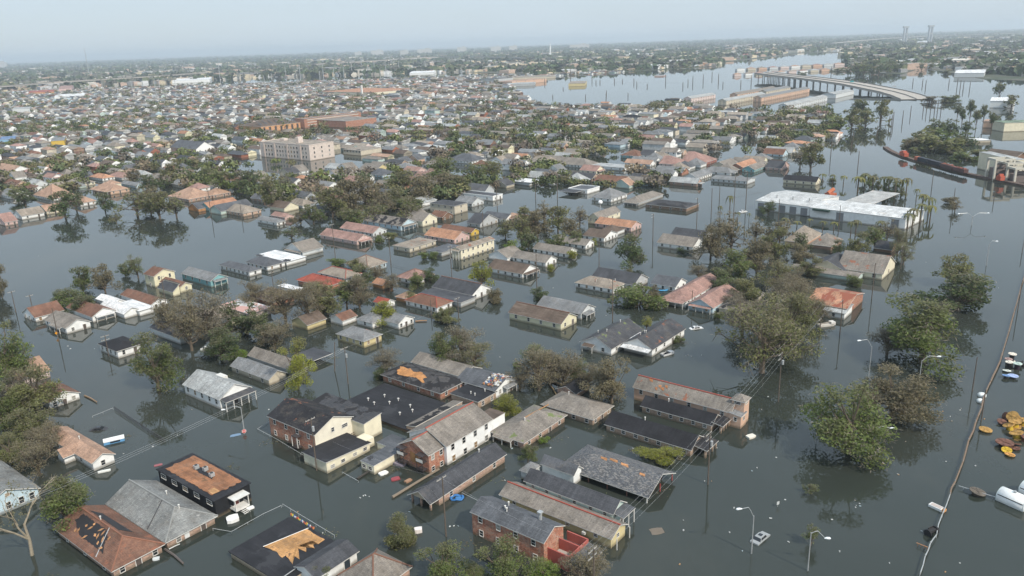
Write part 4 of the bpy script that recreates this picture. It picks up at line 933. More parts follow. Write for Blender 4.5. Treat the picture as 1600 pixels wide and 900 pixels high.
 ('M3', (110, 220), (185, 207), (0, 207), 2.4, 'flat', 'palegray', 'rwhite', dict(win=0, oh=1.2, fascia=TRIM, label='white flat roofed fuel station canopy in the open water', name='fuel_station', cat='fuel station', what='building')),
 ('M2', (945, 272), (1010, 247), (855, 260), 2.0, 'vhh', 'peach', 'rorange', {}),
 ('M2', (1350, 88), (1440, 70), (1210, 73), 2.4, 'vhh', 'white', 'rslate', {}),
 ('M2', (530, 137), (580, 122), (425, 127), 2.5, 'vgg', 'white', 'rlight', {}),
 ('M2', (745, 148), (805, 127), (645, 137), 2.2, 'vgg', 'yellow', 'rgreige', {}),
 ('M2', (790, 175), (845, 155), (715, 160), 2.0, 'vhh', 'lightblue', 'rslate', {}),
 ('M2', (940, 130), (990, 115), (880, 120), 3.0, 'vhh', 'goldy', 'rgray', dict(win=2)),
 ('M2', (1010, 150), (1052, 138), (940, 138), 2.0, 'vgg', 'pink', 'rpink', {}),
 ('M2', (440, 285), (520, 268), (310, 268), 2.2, 'vgg', 'white', 'rsalmon', {}),
 ('M2', (455, 245), (500, 230), (383, 232), 2.6, 'vgg', 'white', 'rgray', {}),
 ('M2', (290, 205), (332, 190), (240, 195), 2.6, 'vhh', 'peach', 'rorange', {}),
 ('M2', (230, 225), (258, 205), (190, 210), 2.6, 'vgg', 'white', 'rdark', {}),
 ('M2', (310, 312), (350, 290), (215, 285), 2.2, 'vgg', 'white', 'rslate', dict(rise=2.4)),
 ('M2', (480, 330), (575, 300), (420, 315), 2.3, 'uhh', 'redpaint', 'rrust', BK),
 ('M2', (130, 470), (165, 455), (-20, 455), 2.0, 'vhg', 'white', 'rgray', dict(win={'ac': 3, 'ab': 2}, label='white house with flat looking grey roof at the edge of the wide left water')),
 ('M2', (180, 438), (212, 422), (90, 425), 2.0, 'vgg', 'pink', 'rpink', {}),
 ('M2', (290, 655), (400, 618), (185, 630), 2.3, 'ugg', 'palegray', 'rgreige', dict(win=0, porch=('ac', 0, .9, .8, 'rgreige', 3), label='pale grey gabled house with brown-grey roof at the end of the white flat roofs')),
 ('M2', (190, 718), (292, 682), (45, 665), 1.8, 'flat', 'white', 'rwhite', dict(win=0, label='white flat metal roof with scalloped awnings left of the grey gabled house', name='flat_roofed_house')),
 ('M2', (70, 745), (155, 710), (-60, 715), 2.1, 'vhh', 'white', 'rslate', dict(label='white house with dark slate hip roof left of the white flat metal roof')),
 ('M2', (700, 752), (838, 722), (578, 722), 2.5, 'uhh', 'lightblue', 'rtan', dict(ridge='rrust', win={'ab': 4, 'ac': 3}, label='light blue house with tan hip roof beside a tall pole')),
 ('M2', (560, 818), (665, 790), (388, 782), 2.4, 'vhh', 'palegray', 'rtan', dict(ridge='rred', win={'ab': 2, 'ac': 5}, wsize=(.9, 1.3), label='pale grey house with tan hip roof right of the bright red roof')),
 ('M2', (440, 870), (520, 830), (192, 848), 2.2, 'vhh', 'brick', 'rred', dict(ridge='rred', win=0, rm=SH, wm=BRICK, rise=2.0, label='house with the bright red tin roof in the middle of the flood')),
 ('M2', (1000, 832), (1100, 792), (880, 807), 2.1, 'uhh', 'white', 'rpink', dict(ridge='rrust', label='white house with pinkish brown roof between bushes beside a pole')),
 ('M2', (790, 860), (832, 835), (720, 850), 2.0, 'vgg', 'orangew', 'rorange', dict(win=0, label='small shed with rusty striped roof left of the pinkish brown roof', name='shed', cat='shed')),
 ('M2', (1570, 690), (1565, 640), (1470, 665), 2.0, 'ugg', 'white', 'rgreige', dict(win=0)),
 ('M2', (1400, 480), (1500, 445), (1350, 460), 2.2, 'vgg', 'gray', 'rdark', {}),
 ('M2', (1560, 450), (1600, 430), (1440, 425), 2.2, 'vgg', 'white', 'rslate', {}),
 ('M2', (1040, 350), (1100, 325), (990, 340), 2.2, 'shed_y', 'white', 'rlight', dict(win=0, rm=TIN)),
 # left bank, crop F
 ('F', (155, 325), (258, 285), (112, 300), 1.9, 'ugg', 'white', 'rrust', dict(label='white house with dark red roof, leftmost of the left bank houses')),
 ('F', (290, 372), (400, 345), (195, 335), 2.3, 'vgg', 'white', 'rgreige', dict(porch=('ac', .1, .5, 1.2, 'rgreige', 3), label='white house with brown-grey gable roof by the orange road sign')),
 ('F', (405, 322), (508, 295), (365, 262), 2.3, 'vgg', 'white', 'rrust', dict(win=0, porch=('ab', 0, .8, 1.2, 'rwhite', 3), label='white gabled house with rust brown roof in the left bank row')),
 ('F', (545, 310), (608, 287), (480, 262), 2.0, 'vgg', 'white', 'rwhite', dict(win=0, label='white tin gabled carport in the left bank row', name='carport', cat='carport')),
 ('F', (500, 268), (540, 250), (432, 240), 2.0, 'vgg', 'white', 'rwhite', dict(win=0)),
 ('F', (612, 298), (665, 278), (560, 255), 2.0, 'flat', 'white', 'rwhite', dict(win=0, label='flat white roofed lean-to beside the white tin carport', cat='shed', name='lean_to')),
 ('F', (665, 268), (728, 248), (570, 215), 2.3, 'vgg', 'white', 'rrust', dict(win={'ab': 2}, label='white gabled house with long rust brown roof, right end of the left bank row')),
 ('F', (675, 145), (757, 120), (640, 132), 4.8, 'vgg', 'paleyellow', 'rrust', dict(storeys=2, win={'ab': 2, 'ac': 1}, wsize=(.9, 1.5), rise=2.0, label='tall pale yellow two-storey house with red-brown roof on the left bank', porch=('ab', 0, .9, .0, 'rrust', 0) if False else None)),
 ('F', (790, 192), (840, 178), (718, 165), 2.6, 'vgg', 'paleyellow', 'rrust', dict(label='pale yellow low house with red-brown roof beside the tall pale yellow one')),
 ('F', (760, 215), (783, 205), (700, 195), 1.9, 'shed_x', 'paleyellow', 'rdark', dict(win=0)),
 ('F', (925, 165), (988, 143), (812, 128), 2.8, 'vgg', 'teal', 'rgray', dict(win={'ac': 4}, porch=('ab', 0, .8, 1.4, 'rgray', 3), label='teal house with grey gable roof near the pale yellow two-storey house')),
 ('F', (1095, 125), (1135, 108), (975, 92), 2.2, 'vhh', 'white', 'rslate', dict(label='white house with slate hip roof on the shore of the wide left water')),
 ('F', (515, 472), (608, 437), (437, 440), 2.7, 'vhh', 'white', 'rblack', dict(win={'ac': 4, 'ab': 2}, wsize=(.9, 1.4), rise=1.2, label='white house with nearly flat black roof left of the tall green tree', oh=.5)),
 ('F', (790, 415), (900, 385), (625, 380), 2.4, 'vgg', 'palegray', 'rdark', dict(win=0, label='grey house with dark roof behind the tall green tree')),
 ('F', (930, 362), (1020, 325), (830, 330), 2.2, 'ugg', 'cream', 'rtan', dict(win=0)),
 ('F', (215, 700), (338, 652), (130, 665), 2.0, 'vgg', 'white', 'rrust', dict(win={'ab': 3}, label='white house with dark red roof mostly hidden by the left edge trees')),
 ('F', (80, 600), (190, 545), (0, 560), 2.2, 'ugg', 'palepink', 'rsalmon', dict(win=0, label='house with salmon roof peeping through the left edge trees')),
 # centre left, crop G
 ('G', (450, 272), (525, 235), (310, 232), 2.4, 'flat', 'palepink', 'rwhite', dict(win={'ac': 4, 'ab': 2}, rm=SH_PINKPATCH, label='flat roofed pale pink building with patched white and pink roof', what='building', cat='building')),
 ('G', (560, 215), (640, 180), (475, 180), 2.1, 'uhh', 'brick', 'rbrown', dict(win=0, wm=BRICK, label='dark brown hip roofed brick house in front of the bright red roof')),
 ('G', (665, 160), (690, 150), (585, 140), 1.8, 'flat', 'white', 'rwhite', dict(win=0, label='white flat shed roof between brown and bright red roofs', cat='shed', name='shed')),
 ('G', (885, 302), (947, 278), (828, 287), 2.0, 'ugg', 'white', 'rrust', dict(win=0)),
 ('G', (720, 322), (800, 290), (650, 300), 2.0, 'ugg', 'yellow', 'rbrown', dict(win=0)),
 ('G', (1085, 225), (1122, 207), (1042, 210), 1.9, 'vgg', 'white', 'rred', dict(win=0, label='tiny white garage with dark red roof', name='garage', cat='garage')),
 ('G', (1190, 200), (1230, 180), (1145, 185), 1.9, 'uhh', 'orangew', 'rsalmon', dict(win=0)),
 ('G', (1025, 312), (1100, 285), (968, 287), 2.2, 'uhh', 'white', 'rgray', dict(win={'ac': 1})),
 ('M5', (170, 500), (270, 465), (40, 462), 2.2, 'vgg', 'white', 'rgray', dict(win={'ab': 3}, label='white house with grey gable roof and open porch under a yellow-green tree')),
 # left distance, crop M1
 ('M1', (1520, 412), (1605, 385), (1408, 397), 2.2, 'vhg', 'peach', 'rtan', dict(wm=BRICK, label='peach brick house with tan hip roof at the right end of the tree reflections')),
 ('M1', (1380, 400), (1480, 345), (1345, 380), 2.3, 'ugg', 'mint', 'rslate', dict(win=0, label='pale green house with slate roof beside the long rust roof')),
 ('M1', (1310, 378), (1465, 340), (1265, 365), 2.3, 'ugg', 'teal', 'rorange', dict(win=0)),
 ('M1', (1240, 385), (1300, 355), (1185, 372), 2.0, 'ugg', 'orangew', 'rslate', dict(win=0)),
 ('M1', (1180, 325), (1325, 290), (1060, 302), 2.2, 'vhh', 'pinkbrick', 'rsalmon', BK),
 ('M1', (1330, 300), (1410, 275), (1300, 285), 2.2, 'vhh', 'pinkbrick', 'rsalmon', BK),
 ('M1', (690, 275), (770, 250), (575, 255), 2.6, 'vhh', 'peach', 'rsalmon', dict(wm=STUCCO, win=3, porch=('ac', 0, 1, 2, 'rsalmon', 5))),
 ('M1', (690, 232), (745, 220), (640, 225), 4.4, 'vhh', 'cream', 'rsalmon', dict(win=2)),
 ('M1', (500, 228), (580, 212), (430, 212), 2.4, 'vhh', 'cream', 'rtan', {}),
 ('M1', (640, 195), (692, 180), (565, 182), 2.3, 'vhh', 'white', 'rorange', {}),
 ('M1', (860, 165), (905, 152), (765, 150), 2.2, 'vhh', 'peach', 'rsalmon', {}),
 ('M1', (760, 190), (815, 172), (690, 175), 2.2, 'vhh', 'gray', 'rpink', {}),
 ('M1', (850, 240), (880, 228), (760, 225), 2.2, 'vgg', 'lightblue', 'rgray', {}),
 ('M1', (360, 155), (412, 130), (290, 135), 2.6, 'vgg', 'white', 'rsalmon', {}),
 ('M1', (75, 150), (140, 128), (12, 125), 2.6, 'vgg', 'white', 'rsalmon', {}),
 ('M1', (205, 265), (275, 252), (110, 248), 2.2, 'vgg', 'white', 'rrust', {}),
 ('M1', (60, 305), (130, 278), (0, 290), 2.4, 'vgg', 'white', 'rgray', {}),
 ('M1', (330, 320), (430, 290), (215, 295), 2.2, 'uhh', 'white', 'rsalmon', {}),
 ('M1', (500, 350), (555, 325), (420, 340), 2.4, 'uhh', 'white', 'rsalmon', {}),
 ('M1', (290, 400), (340, 370), (258, 385), 2.2, 'ugg', 'cream', 'rsalmon', {}),
 ('M1', (135, 430), (248, 400), (95, 415), 2.4, 'ugg', 'white', 'rtan', dict(win=2, label='white house with tan gable roof at the far left shore')),
 ('M1', (30, 470), (62, 445), (-60, 455), 2.2, 'ugg', 'pink', 'rpink', dict(label='pink house with pinkish brown roof cut by the left edge')),
 ('M1', (340, 200), (385, 180), (290, 185), 2.2, 'vgg', 'yellow', 'rblue', {}),
 ('M1', (95, 240), (130, 215), (40, 222), 2.4, 'vgg', 'peach', 'rrust', {}),
 ('M1', (480, 105), (495, 95), (395, 85), 2.4, 'vgg', 'white', 'rgray', {}),
 ('M1', (650, 60), (662, 48), (585, 42), 2.4, 'vgg', 'lightblue', 'rlight', {}),
 ('M1', (1360, 110), (1392, 98), (1300, 100), 3.2, 'vgg', 'white', 'rdark', dict(rise=2.6)),
 ('M1', (910, 55), (940, 45), (860, 45), 2.8, 'vgg', 'white', 'rgray', dict(rise=2.8)),
 ('M1', (1380, 210), (1415, 195), (1315, 195), 2.6, 'vhg', 'white', 'rtan', {}),
 ('M1', (1160, 240), (1200, 220), (1105, 222), 2.4, 'vhg', 'beige', 'rgray', {}),
])

# ================================================================ trees, read off the photograph: x, base y, width, height (pixels), kind, tint
TR = """15 602 80 112 full green|58 645 92 84 full olive|4 665 72 70 full green|42 690 84 60 full olive|78 705 60 55 sparse brown|104 815 100 84 full green|62 742 66 72 sparse brown|18 722 60 50 full olive|30 640 60 70 sparse gray
248 610 78 98 full green|300 548 72 98 sparse brown|330 532 84 92 sparse gray|272 522 62 70 sparse brown|346 562 72 58 full dark|372 562 22 26 bush bright|386 522 72 60 full dark|412 532 52 50 full dark|466 606 52 86 full yellow|430 546 62 50 sparse brown|482 502 62 70 sparse brown|446 500 70 65 sparse brown|512 492 55 58 full olive|542 480 46 50 full green|562 482 52 60 sparse brown|500 468 46 36 sparse olive|395 478 50 44 sparse brown
602 504 46 40 full yellow|650 448 28 24 bush green|672 440 27 28 bush dark|753 447 40 48 full yellow|773 471 28 26 bush brown|663 404 15 14 bush green|678 404 17 15 bush green|697 503 38 28 bush olive|690 575 62 66 full green|722 572 74 72 sparse gray|742 578 60 50 sparse olive|605 582 54 46 sparse gray|597 592 26 24 bush dark|846 469 29 22 bush dark
842 610 74 76 sparse brown|880 606 62 66 sparse brown|860 598 50 60 sparse gray|838 580 52 50 sparse green|918 606 46 46 sparse brown|956 630 78 80 full brown|905 594 46 36 full green|812 606 46 34 sparse brown|807 573 15 9 bush bright|870 580 30 24 sparse gray
825 722 30 34 full green|848 692 17 12 bush bright|797 640 42 22 bush yellow|1030 718 60 20 bush yellow|985 432 20 16 sparse olive
625 848 56 44 bush olive|690 912 80 74 full green|782 912 84 82 full green|850 912 56 46 full bright|915 912 84 62 sparse brown|742 915 44 40 full green|494 908 42 30 full green
1325 708 142 122 full green|1392 650 124 84 full brown|1442 566 152 112 full green|1497 486 112 72 full dark|1492 446 60 58 full olive|1267 772 25 20 sparse green|1267 852 26 44 sparse green|1385 555 60 50 sparse gray
1190 582 142 128 sparse olive|1228 548 94 104 full olive|995 478 70 42 bush green|1022 474 24 30 bush brown|1060 535 15 14 bush green|1121 498 14 14 bush green|1010 514 24 26 sparse yellow|1160 520 70 60 sparse gray|1255 520 60 70 sparse olive
1110 404 62 62 full brown|1142 394 64 72 sparse brown|1152 434 64 52 full green|1130 455 54 42 full dark|1182 424 64 62 full brown|1204 404 64 56 full olive|1166 474 54 46 full olive|1212 456 64 60 sparse olive|1242 474 60 58 sparse brown|1125 372 46 42 sparse brown|1218 378 52 40 full brown|1262 432 42 34 full olive|1092 440 36 30 sparse brown|1180 376 46 38 sparse brown|1235 500 70 70 sparse brown|1145 480 40 30 sparse gray
985 420 66 64 full dark|861 424 15 14 bush yellow|894 405 15 20 bush yellow|925 384 15 15 bush yellow
815 378 46 46 full olive|840 372 52 50 full brown|872 362 52 46 full olive|892 374 46 40 full brown|906 352 42 34 sparse brown|850 348 46 40 sparse brown|822 352 42 34 full olive|800 398 30 28 full bright|826 392 42 32 full dark|900 384 32 26 full green|872 390 40 30 full green|790 370 40 30 full olive
1340 398 46 40 full olive|1366 388 46 40 full green|1402 398 42 46 sparse olive|1411 414 42 40 sparse olive|1250 412 52 36 full brown|1386 374 42 34 sparse brown|1310 398 32 26 full dark|1336 447 26 22 bush green|1226 484 62 60 sparse brown|1216 526 62 58 sparse olive|1250 390 36 30 full dark|1280 500 40 34 sparse gray
1266 268 54 52 full olive|1250 262 40 36 sparse gray|1492 330 28 22 sparse brown|1484 318 22 14 bush brown|1300 285 14 10 bush olive
1438 228 46 34 bush olive|1462 216 44 34 full dark|1480 214 42 32 full dark|1452 238 52 34 bush olive|1424 234 36 22 bush brown|1482 240 50 30 bush olive|1470 228 40 30 bush green|1500 226 40 26 bush dark|1502 200 16 34 tall dark|1514 196 16 40 tall dark|1524 204 18 32 tall green|1535 200 16 36 tall dark|1548 206 16 32 tall dark|1495 188 16 26 tall dark|1508 212 30 24 full dark|1555 200 22 22 full dark|1325 118 24 16 full dark|1338 117 26 17 full dark|1350 117 26 18 full green|1362 118 26 18 full dark|1374 116 26 19 full dark|1386 114 26 18 full green|1398 113 26 17 full dark|1410 110 24 16 full dark|1420 108 20 12 full olive|1345 112 26 16 full dark|1368 110 30 18 full dark|1390 107 28 17 full dark|1440 110 18 12 full dark|1455 108 18 12 full olive|1478 116 14 8 bush olive|1340 165 16 12 bush olive|1452 160 24 12 bush brown|1485 160 26 12 bush green|1348 288 16 18 full green|1358 294 16 20 full green|1372 300 18 20 full olive|1384 304 18 22 full green|1396 306 20 20 full green|1408 308 16 18 full olive|1365 286 16 16 full dark|1400 296 16 16 full green|1425 352 14 22 full olive|1310 112 24 7 bush olive|1255 118 16 7 bush dark|1330 204 46 38 full olive|1376 192 42 40 full olive|1346 188 42 34 full dark|1310 208 42 28 full green|1352 200 44 30 full olive|1505 250 46 16 bush green|1530 246 40 16 bush olive|1560 160 24 30 tall dark|1580 170 30 24 full olive|1480 160 30 14 bush olive
103 340 58 48 full dark|165 332 38 36 full dark|215 338 72 52 sparse olive|250 342 64 50 full olive|276 340 50 42 sparse olive|236 332 52 45 full brown|40 322 46 26 full dark|28 314 40 22 full green|120 330 40 36 sparse dark
236 302 46 34 full dark|270 282 42 30 full olive|210 286 36 28 full brown|350 304 62 44 full green|382 302 62 40 full dark|330 292 52 36 full green|425 326 62 56 full olive|470 350 42 24 full brown|490 350 46 36 full green|520 340 62 56 full olive|546 334 62 62 full brown|576 330 62 66 full brown|602 334 52 46 sparse brown|552 356 42 34 full green|642 348 52 40 sparse olive|616 324 52 36 full olive|660 314 62 46 full brown|690 304 52 40 full brown|722 304 46 34 full olive|690 282 72 40 full green|740 290 62 38 full green|770 280 52 34 full olive|500 316 50 40 sparse brown|450 300 40 30 sparse gray|585 350 50 40 sparse olive|630 300 54 40 full olive
130 454 48 48 full green|165 458 52 54 full brown|112 480 42 36 full green|96 474 30 26 full green|131 490 46 34 full dark|216 434 42 40 sparse green|196 432 32 24 full green|246 438 26 26 sparse olive|0 466 36 62 full brown|182 350 26 20 sparse olive
456 374 46 24 sparse dark|528 414 28 14 bush green|593 380 16 16 bush green|611 374 20 16 bush olive|590 440 40 30 sparse brown|610 455 34 30 sparse brown|570 450 44 38 full dark|640 470 26 22 bush olive|1065 395 16 10 bush dark|1200 335 30 24 full dark|560 425 30 22 bush olive"""
for row in TR.replace('\n', '|').split('|'):
    x, y, w, h, kd, tn = row.split(); tree(float(x), float(y), float(w), float(h), kd, tn)
PALMS = [(400, 245, 30, 70), (470, 242, 34, 60), (340, 215, 40, 45), (560, 280, 60, 90), (600, 270, 50, 100), (650, 275, 50, 90), (720, 290, 50, 100), (750, 300, 50, 110), (790, 310, 60, 110), (830, 300, 50, 90), (860, 310, 50, 110), (925, 335, 30, 70),
         (960, 390, 60, 90), (1000, 420, 60, 100), (950, 470, 60, 110), (1010, 470, 50, 100), (900, 500, 60, 110), (870, 510, 50, 90), (100, 515, 40, 70), (180, 505, 40, 40), (340, 525, 40, 60), (410, 520, 40, 50), (515, 555, 40, 85), (545, 550, 46, 90), (700, 545, 50, 80), (260, 480, 30, 30)]
for x, y, w, h in PALMS: tree(x, y, w * 1.5, h, 'palm', random.choice(('green', 'olive', 'yellow', 'green')), crop='M4')
for x, y, w, h in ((1360, 420, 60, 110), (1300, 430, 40, 60), (1410, 460, 40, 50), (1480, 470, 30, 55)): tree(x, y, w, h, 'palm', 'green', crop='M3')

# bare tree at the lower left: forked grey limbs
def bare_tree(px, py, hpx, label):
    p = at(px, py); h = hpx * depth(p) / F / .9; r = random.Random(5); tb = MB()
    def grow(s, d, ln, rad, lv):
        e = s + d * ln; m = s.lerp(e, .5) + Vector((r.uniform(-1, 1), r.uniform(-1, 1), 0)) * ln * .06
        tb.tube([s, m, e], [rad, rad * .82, rad * .6], 6 if lv < 2 else 4, 0, False)
        if lv >= 5: return
        for k in range(2 if lv else 3):
            nd = (d + Vector((r.uniform(-1, 1), r.uniform(-1, 1), r.uniform(-.15, .5))) * .75).normalized()
            grow(s.lerp(e, r.uniform(.55, 1)), nd, ln * r.uniform(.6, .8), rad * .58, lv + 1)
    grow(Vector((0, 0, -.6)), Vector((-.05, .06, 1)).normalized(), h * .36, .34, 0)
    root = empty('bare_tree', frame(p, 0)); tb.build('trunk', plain('pale_bark', (.27, .23, .17), .9, .2, 2), root)
    V = leaf_arrays([np.array((-2., 0, h * .45)), np.array((1.5, .5, h * .6)), np.array((0, -1, h * .75))], [3., 2.5, 2.], [120, 80, 60], .22, np.random.default_rng(3))
    link('leaves', quads_mesh('leaves', V, [LEAF]), root, None, TCOL['olive'][0])
    tag(root, label, 'tree', 'trees and bushes standing in the flood water')
bare_tree(50, 868, 150, 'bare leafless tree with pale forked trunk at the lower left corner')

# ================================================================ the rest of the town on its street grid
def inside(poly, x, y):
    c = False; j = len(poly) - 1
    for i in range(len(poly)):
        (xi, yi), (xj, yj) = poly[i], poly[j]
        if (yi > y) != (yj > y) and x < (xj - xi) * (y - yi) / (yj - yi) + xi: c = not c
        j = i
    return c
TOWN = [(-160, 312), (-160, 176), (60, 168), (140, 166), (200, 158), (300, 150), (400, 138), (600, 129), (760, 126), (800, 136), (812, 152), (850, 166), (1000, 166), (1060, 160), (1120, 170), (1200, 176), (1290, 172), (1310, 200), (1285, 228), (1205, 268), (1200, 285), (1130, 300), (1060, 292), (960, 296), (800, 290), (740, 305), (640, 330), (560, 345), (470, 345), (400, 322), (350, 300), (250, 296), (150, 272), (120, 300), (60, 312)]
TOWN2 = [(-160, 176), (-160, 150), (0, 140), (200, 127), (400, 111), (600, 104), (790, 107), (812, 124), (760, 126), (600, 129), (400, 138), (300, 150), (240, 155), (140, 166), (0, 172)]
TOWN3 = [(812, 106), (930, 100), (1100, 92), (1190, 88), (1250, 84), (1290, 92), (1180, 101), (1110, 106), (940, 115), (880, 119), (820, 122)]
PONDS = [[(-160, 178), (0, 174), (60, 166), (140, 160), (240, 150), (370, 134), (360, 128), (230, 142), (120, 154), (0, 164), (-160, 170)], [(545, 135), (720, 131), (720, 124), (545, 128)], [(700, 260), (730, 262), (800, 268), (800, 285), (700, 282)], [(1110, 245), (1200, 205), (1215, 214), (1130, 262)], [(870, 255), (1075, 228), (1078, 236), (880, 270)]]
def town(x, y): return (inside(TOWN, x, y) or inside(TOWN2, x, y) or inside(TOWN3, x, y)) and (not any(inside(q, x, y) for q in PONDS) or (y < 180 and random.random() < .45))
HARD = [(ac('K2', 230, 850), 70), (ac('K2', 440, 640), 60), (ac('K2', 100, 650), 45), (ac('K1', 1180, 790), 26), (ac('K2', 660, 430), 75), (ac('K1', 360, 740), 16), (ac('K2', 640, 800), 26), (ac('K2', 1180, 400), 40)]
def occupied(x, y, rad):
    for ox, oy, a, b in OCC:
        if abs(ox - x) < 40 and abs(oy - y) < 40 and math.hypot(ox - x, oy - y) < (a + b) / 2 + rad: return True
    return any(math.hypot(p.x - x, p.y - y) < q for p, q in HARD)
gu, gv = Vector((math.cos(GRID), math.sin(GRID))), Vector((-math.sin(GRID), math.cos(GRID)))
WALLS = ['white'] * 17 + ['cream', 'cream', 'palegray', 'palegray', 'paleyellow', 'beige', 'beige', 'beige', 'gray', 'palepink', 'lightblue', 'mint', 'peach', 'tanbrick', 'pinkbrick', 'brick']
ROOFS = ['rgray'] * 9 + ['rdark'] * 6 + ['rgreige'] * 12 + ['rtan'] * 9 + ['rslate'] * 5 + ['rbrown'] * 6 + ['rrust'] * 2 + ['rpink'] * 3 + ['rlight'] * 3 + ['rsalmon', 'rorange', 'rblack']
lots = []
for k in range(-12, 60):
    for i in range(-60, 170):
        if i % 10 == 9: continue
        for side in (0, 1):
            uu = i * 12.2 + random.uniform(-1.4, 1.4); vv = k * 70 + (13 if side == 0 else 44) + random.uniform(-2, 2)
            p = gu * uu + gv * vv
            if p.y < 350 or p.y > 2400: continue
            x, y = pix((p.x, p.y, 0))
            if x < -90 or x > 1640 or not town(x, y) or occupied(p.x, p.y, 5): continue
            if random.random() < .08: continue
            lots.append((p.y, p.x, side))
lots.sort()
NIND = max(0, 298 - len(HOUSES))
def proc_house(x, y, side):
    L, Wd = random.uniform(7.0, 10.4), random.uniform(13, 22); e = random.uniform(1.9, 2.7); two = random.random() < .07
    if two: e += 2.6
    ty = random.choice(('vgg', 'vgg', 'vgg', 'vhh', 'vhg', 'ugg', 'uhh')); 
    if ty[0] == 'u': Wd = min(Wd, 12); L = random.uniform(8, 10)
    wc, rc = random.choice(WALLS), random.choice(ROOFS)
    root = empty('house', frame((x, y), GRID + (PI if side else 0) + random.uniform(-.02, .02)))
    br = 'brick' in wc
    block(root, Matrix(), L, Wd, e, ty, random.uniform(.5, .72) * (L if ty[0] == 'v' else Wd) / 2, wc, rc, BRICK if br else SIDING, SH, .45, win={'ab': 2, 'cd': 2, 'ac': 3} if y < 650 else {'ab': 2, 'ac': 2} if side == 0 else {'cd': 2, 'bd': 2}, simple=True, door=False, wsize=(1.1, 1.2))
    if y < 640 and random.random() < .55:
        mb, rd, g = roof_geo(L * .8, 2.0, e - .35, .35, 'shed_y', .1); mb.build('porch_roof', [SH, TRIM], root, Matrix.Translation((0, -Wd / 2 - 1.05, 0)), C_(rc))
    tag(root, None, 'house', HG)
    register(root, Vector((x, y, 0)), L, Wd, wc, rc, ty, None)
for yy, xx, side in lots[:NIND]: proc_house(xx, yy, side)

class Bulk:
    """many small far buildings or trees joined into one mass with per-corner colours"""
    def __init__(s): s.q, s.c = [], []
    def quad(s, a, b, c, d, col): s.q.append((a, b, c, d)); s.c.append(col)
    def hut(s, x, y, L, Wd, e, rise, yaw, wc, rc, hip=False, flat=False):
        ca, sa = math.cos(yaw), math.sin(yaw)
        T = lambda u, v, z: (x + u * ca - v * sa, y + u * sa + v * ca, z)
        a, b = L / 2, Wd / 2
        P = [T(-a, -b, -.5), T(a, -b, -.5), T(a, b, -.5), T(-a, b, -.5)]; E = [T(-a, -b, e), T(a, -b, e), T(a, b, e), T(-a, b, e)]
        for i in range(4): s.quad(P[i], P[(i + 1) % 4], E[(i + 1) % 4], E[i], wc)
        if flat: s.quad(E[0], E[1], E[2], E[3], rc); return
        o = .5; h = a if hip else -o
        R = [T(-a - o, -b - o, e - .1), T(a + o, -b - o, e - .1), T(a + o, b + o, e - .1), T(-a - o, b + o, e - .1)]; r0, r1 = T(0, -b + h, e + rise), T(0, b - h, e + rise)
        s.quad(R[1], R[2], r1, r0, rc); s.quad(R[3], R[0], r0, r1, rc)
        s.quad(R[0], R[1], r0, r0, rc if hip else wc); s.quad(R[2], R[3], r1, r1, rc if hip else wc)
    def build(s, name, mat):
        V = np.array(s.q, dtype=np.float64).reshape(-1, 3)
        return link(name, quads_mesh(name, V, [mat], None, np.array(s.c, dtype=np.float32)))
bk = Bulk()
occ_far = []
for yy, xx, side in lots[NIND:]:
    L, Wd = random.uniform(7.2, 11), random.uniform(13, 22); wc, rc = C_(random.choice(WALLS)), C_(random.choice(ROOFS))
    dk = random.choice((1, 1, .9, .65, .5)); wc = tuple(t * dk for t in wc); j = random.uniform(.7, 1.05)
    bk.hut(xx, yy, L, Wd, random.choice((2.0, 2.3, 2.6, 2.6, 4.8)), random.uniform(1.6, 3), GRID + random.uniform(-.03, .03), wc, tuple(t * j for t in rc), random.random() < .35)
tag(bk.build('distant_houses', VCOL), 'mass of small distant houses spreading to the far side of the town', None, None, 'stuff')

# trees between the houses
spots = []
for _ in range(26000):
    v = random.random(); yd = math.exp(random.uniform(math.log(345), math.log(2500))) if v < .75 else random.uniform(345, 2500)
    xd = random.uniform(-.72, .66) * yd
    x, y = pix((xd, yd, 0))
    if x < -60 or x > 1640 or not town(x, y): continue
    q = math.sin(xd * .021 + 1.3) + math.sin(yd * .017 + xd * .008) + math.sin(xd * .05 - yd * .031) * .7
    if random.random() > (.24 if yd < 620 else .32 if yd < 850 else .46) + .28 * q: continue
    if occupied(xd, yd, 2.0) and random.random() < .8: continue
    spots.append((yd, xd))
spots.sort()
NT = max(0, 299 - len(TREES))
TK = ['full'] * 6 + ['sparse'] * 5 + ['tall']
TT = ['green', 'green', 'dark', 'dark', 'olive', 'olive', 'brown', 'gray']
for yd, xd in spots[:NT]:
    w = random.uniform(8, 13); tree_at(Vector((xd, yd, 0)), w, w * random.uniform(.6, .8), random.choice(TK), random.choice(TT))
Vs, Cs = [], []
rg = np.random.default_rng(5)
def bulk_tree(x, y, w, h, nq, col):
    d = rg.normal(size=(nq, 3)); d /= np.linalg.norm(d, axis=1)[:, None]
    p = d * (rg.random(nq) ** .45)[:, None] * np.array((w / 2, w / 2, h * .42)) + np.array((x, y, h * .52))
    n_ = d + rg.normal(size=(nq, 3)) * .7; n_[:, 2] += .3; n_ /= np.linalg.norm(n_, axis=1)[:, None]
    a = np.cross(n_, rg.normal(size=(nq, 3))); a /= np.linalg.norm(a, axis=1)[:, None]; b = np.cross(n_, a)
    s = w * rg.uniform(.05, .10, (nq, 1)) * (1 if nq > 20 else 2.6)
    Vs.append(np.stack([p - a * s, p + b * s * .8, p + a * s, p - b * s * .8], axis=1).reshape(-1, 3)); Cs.append(np.array(col)[None] * rg.uniform(.72, 1.25, (nq, 1)))
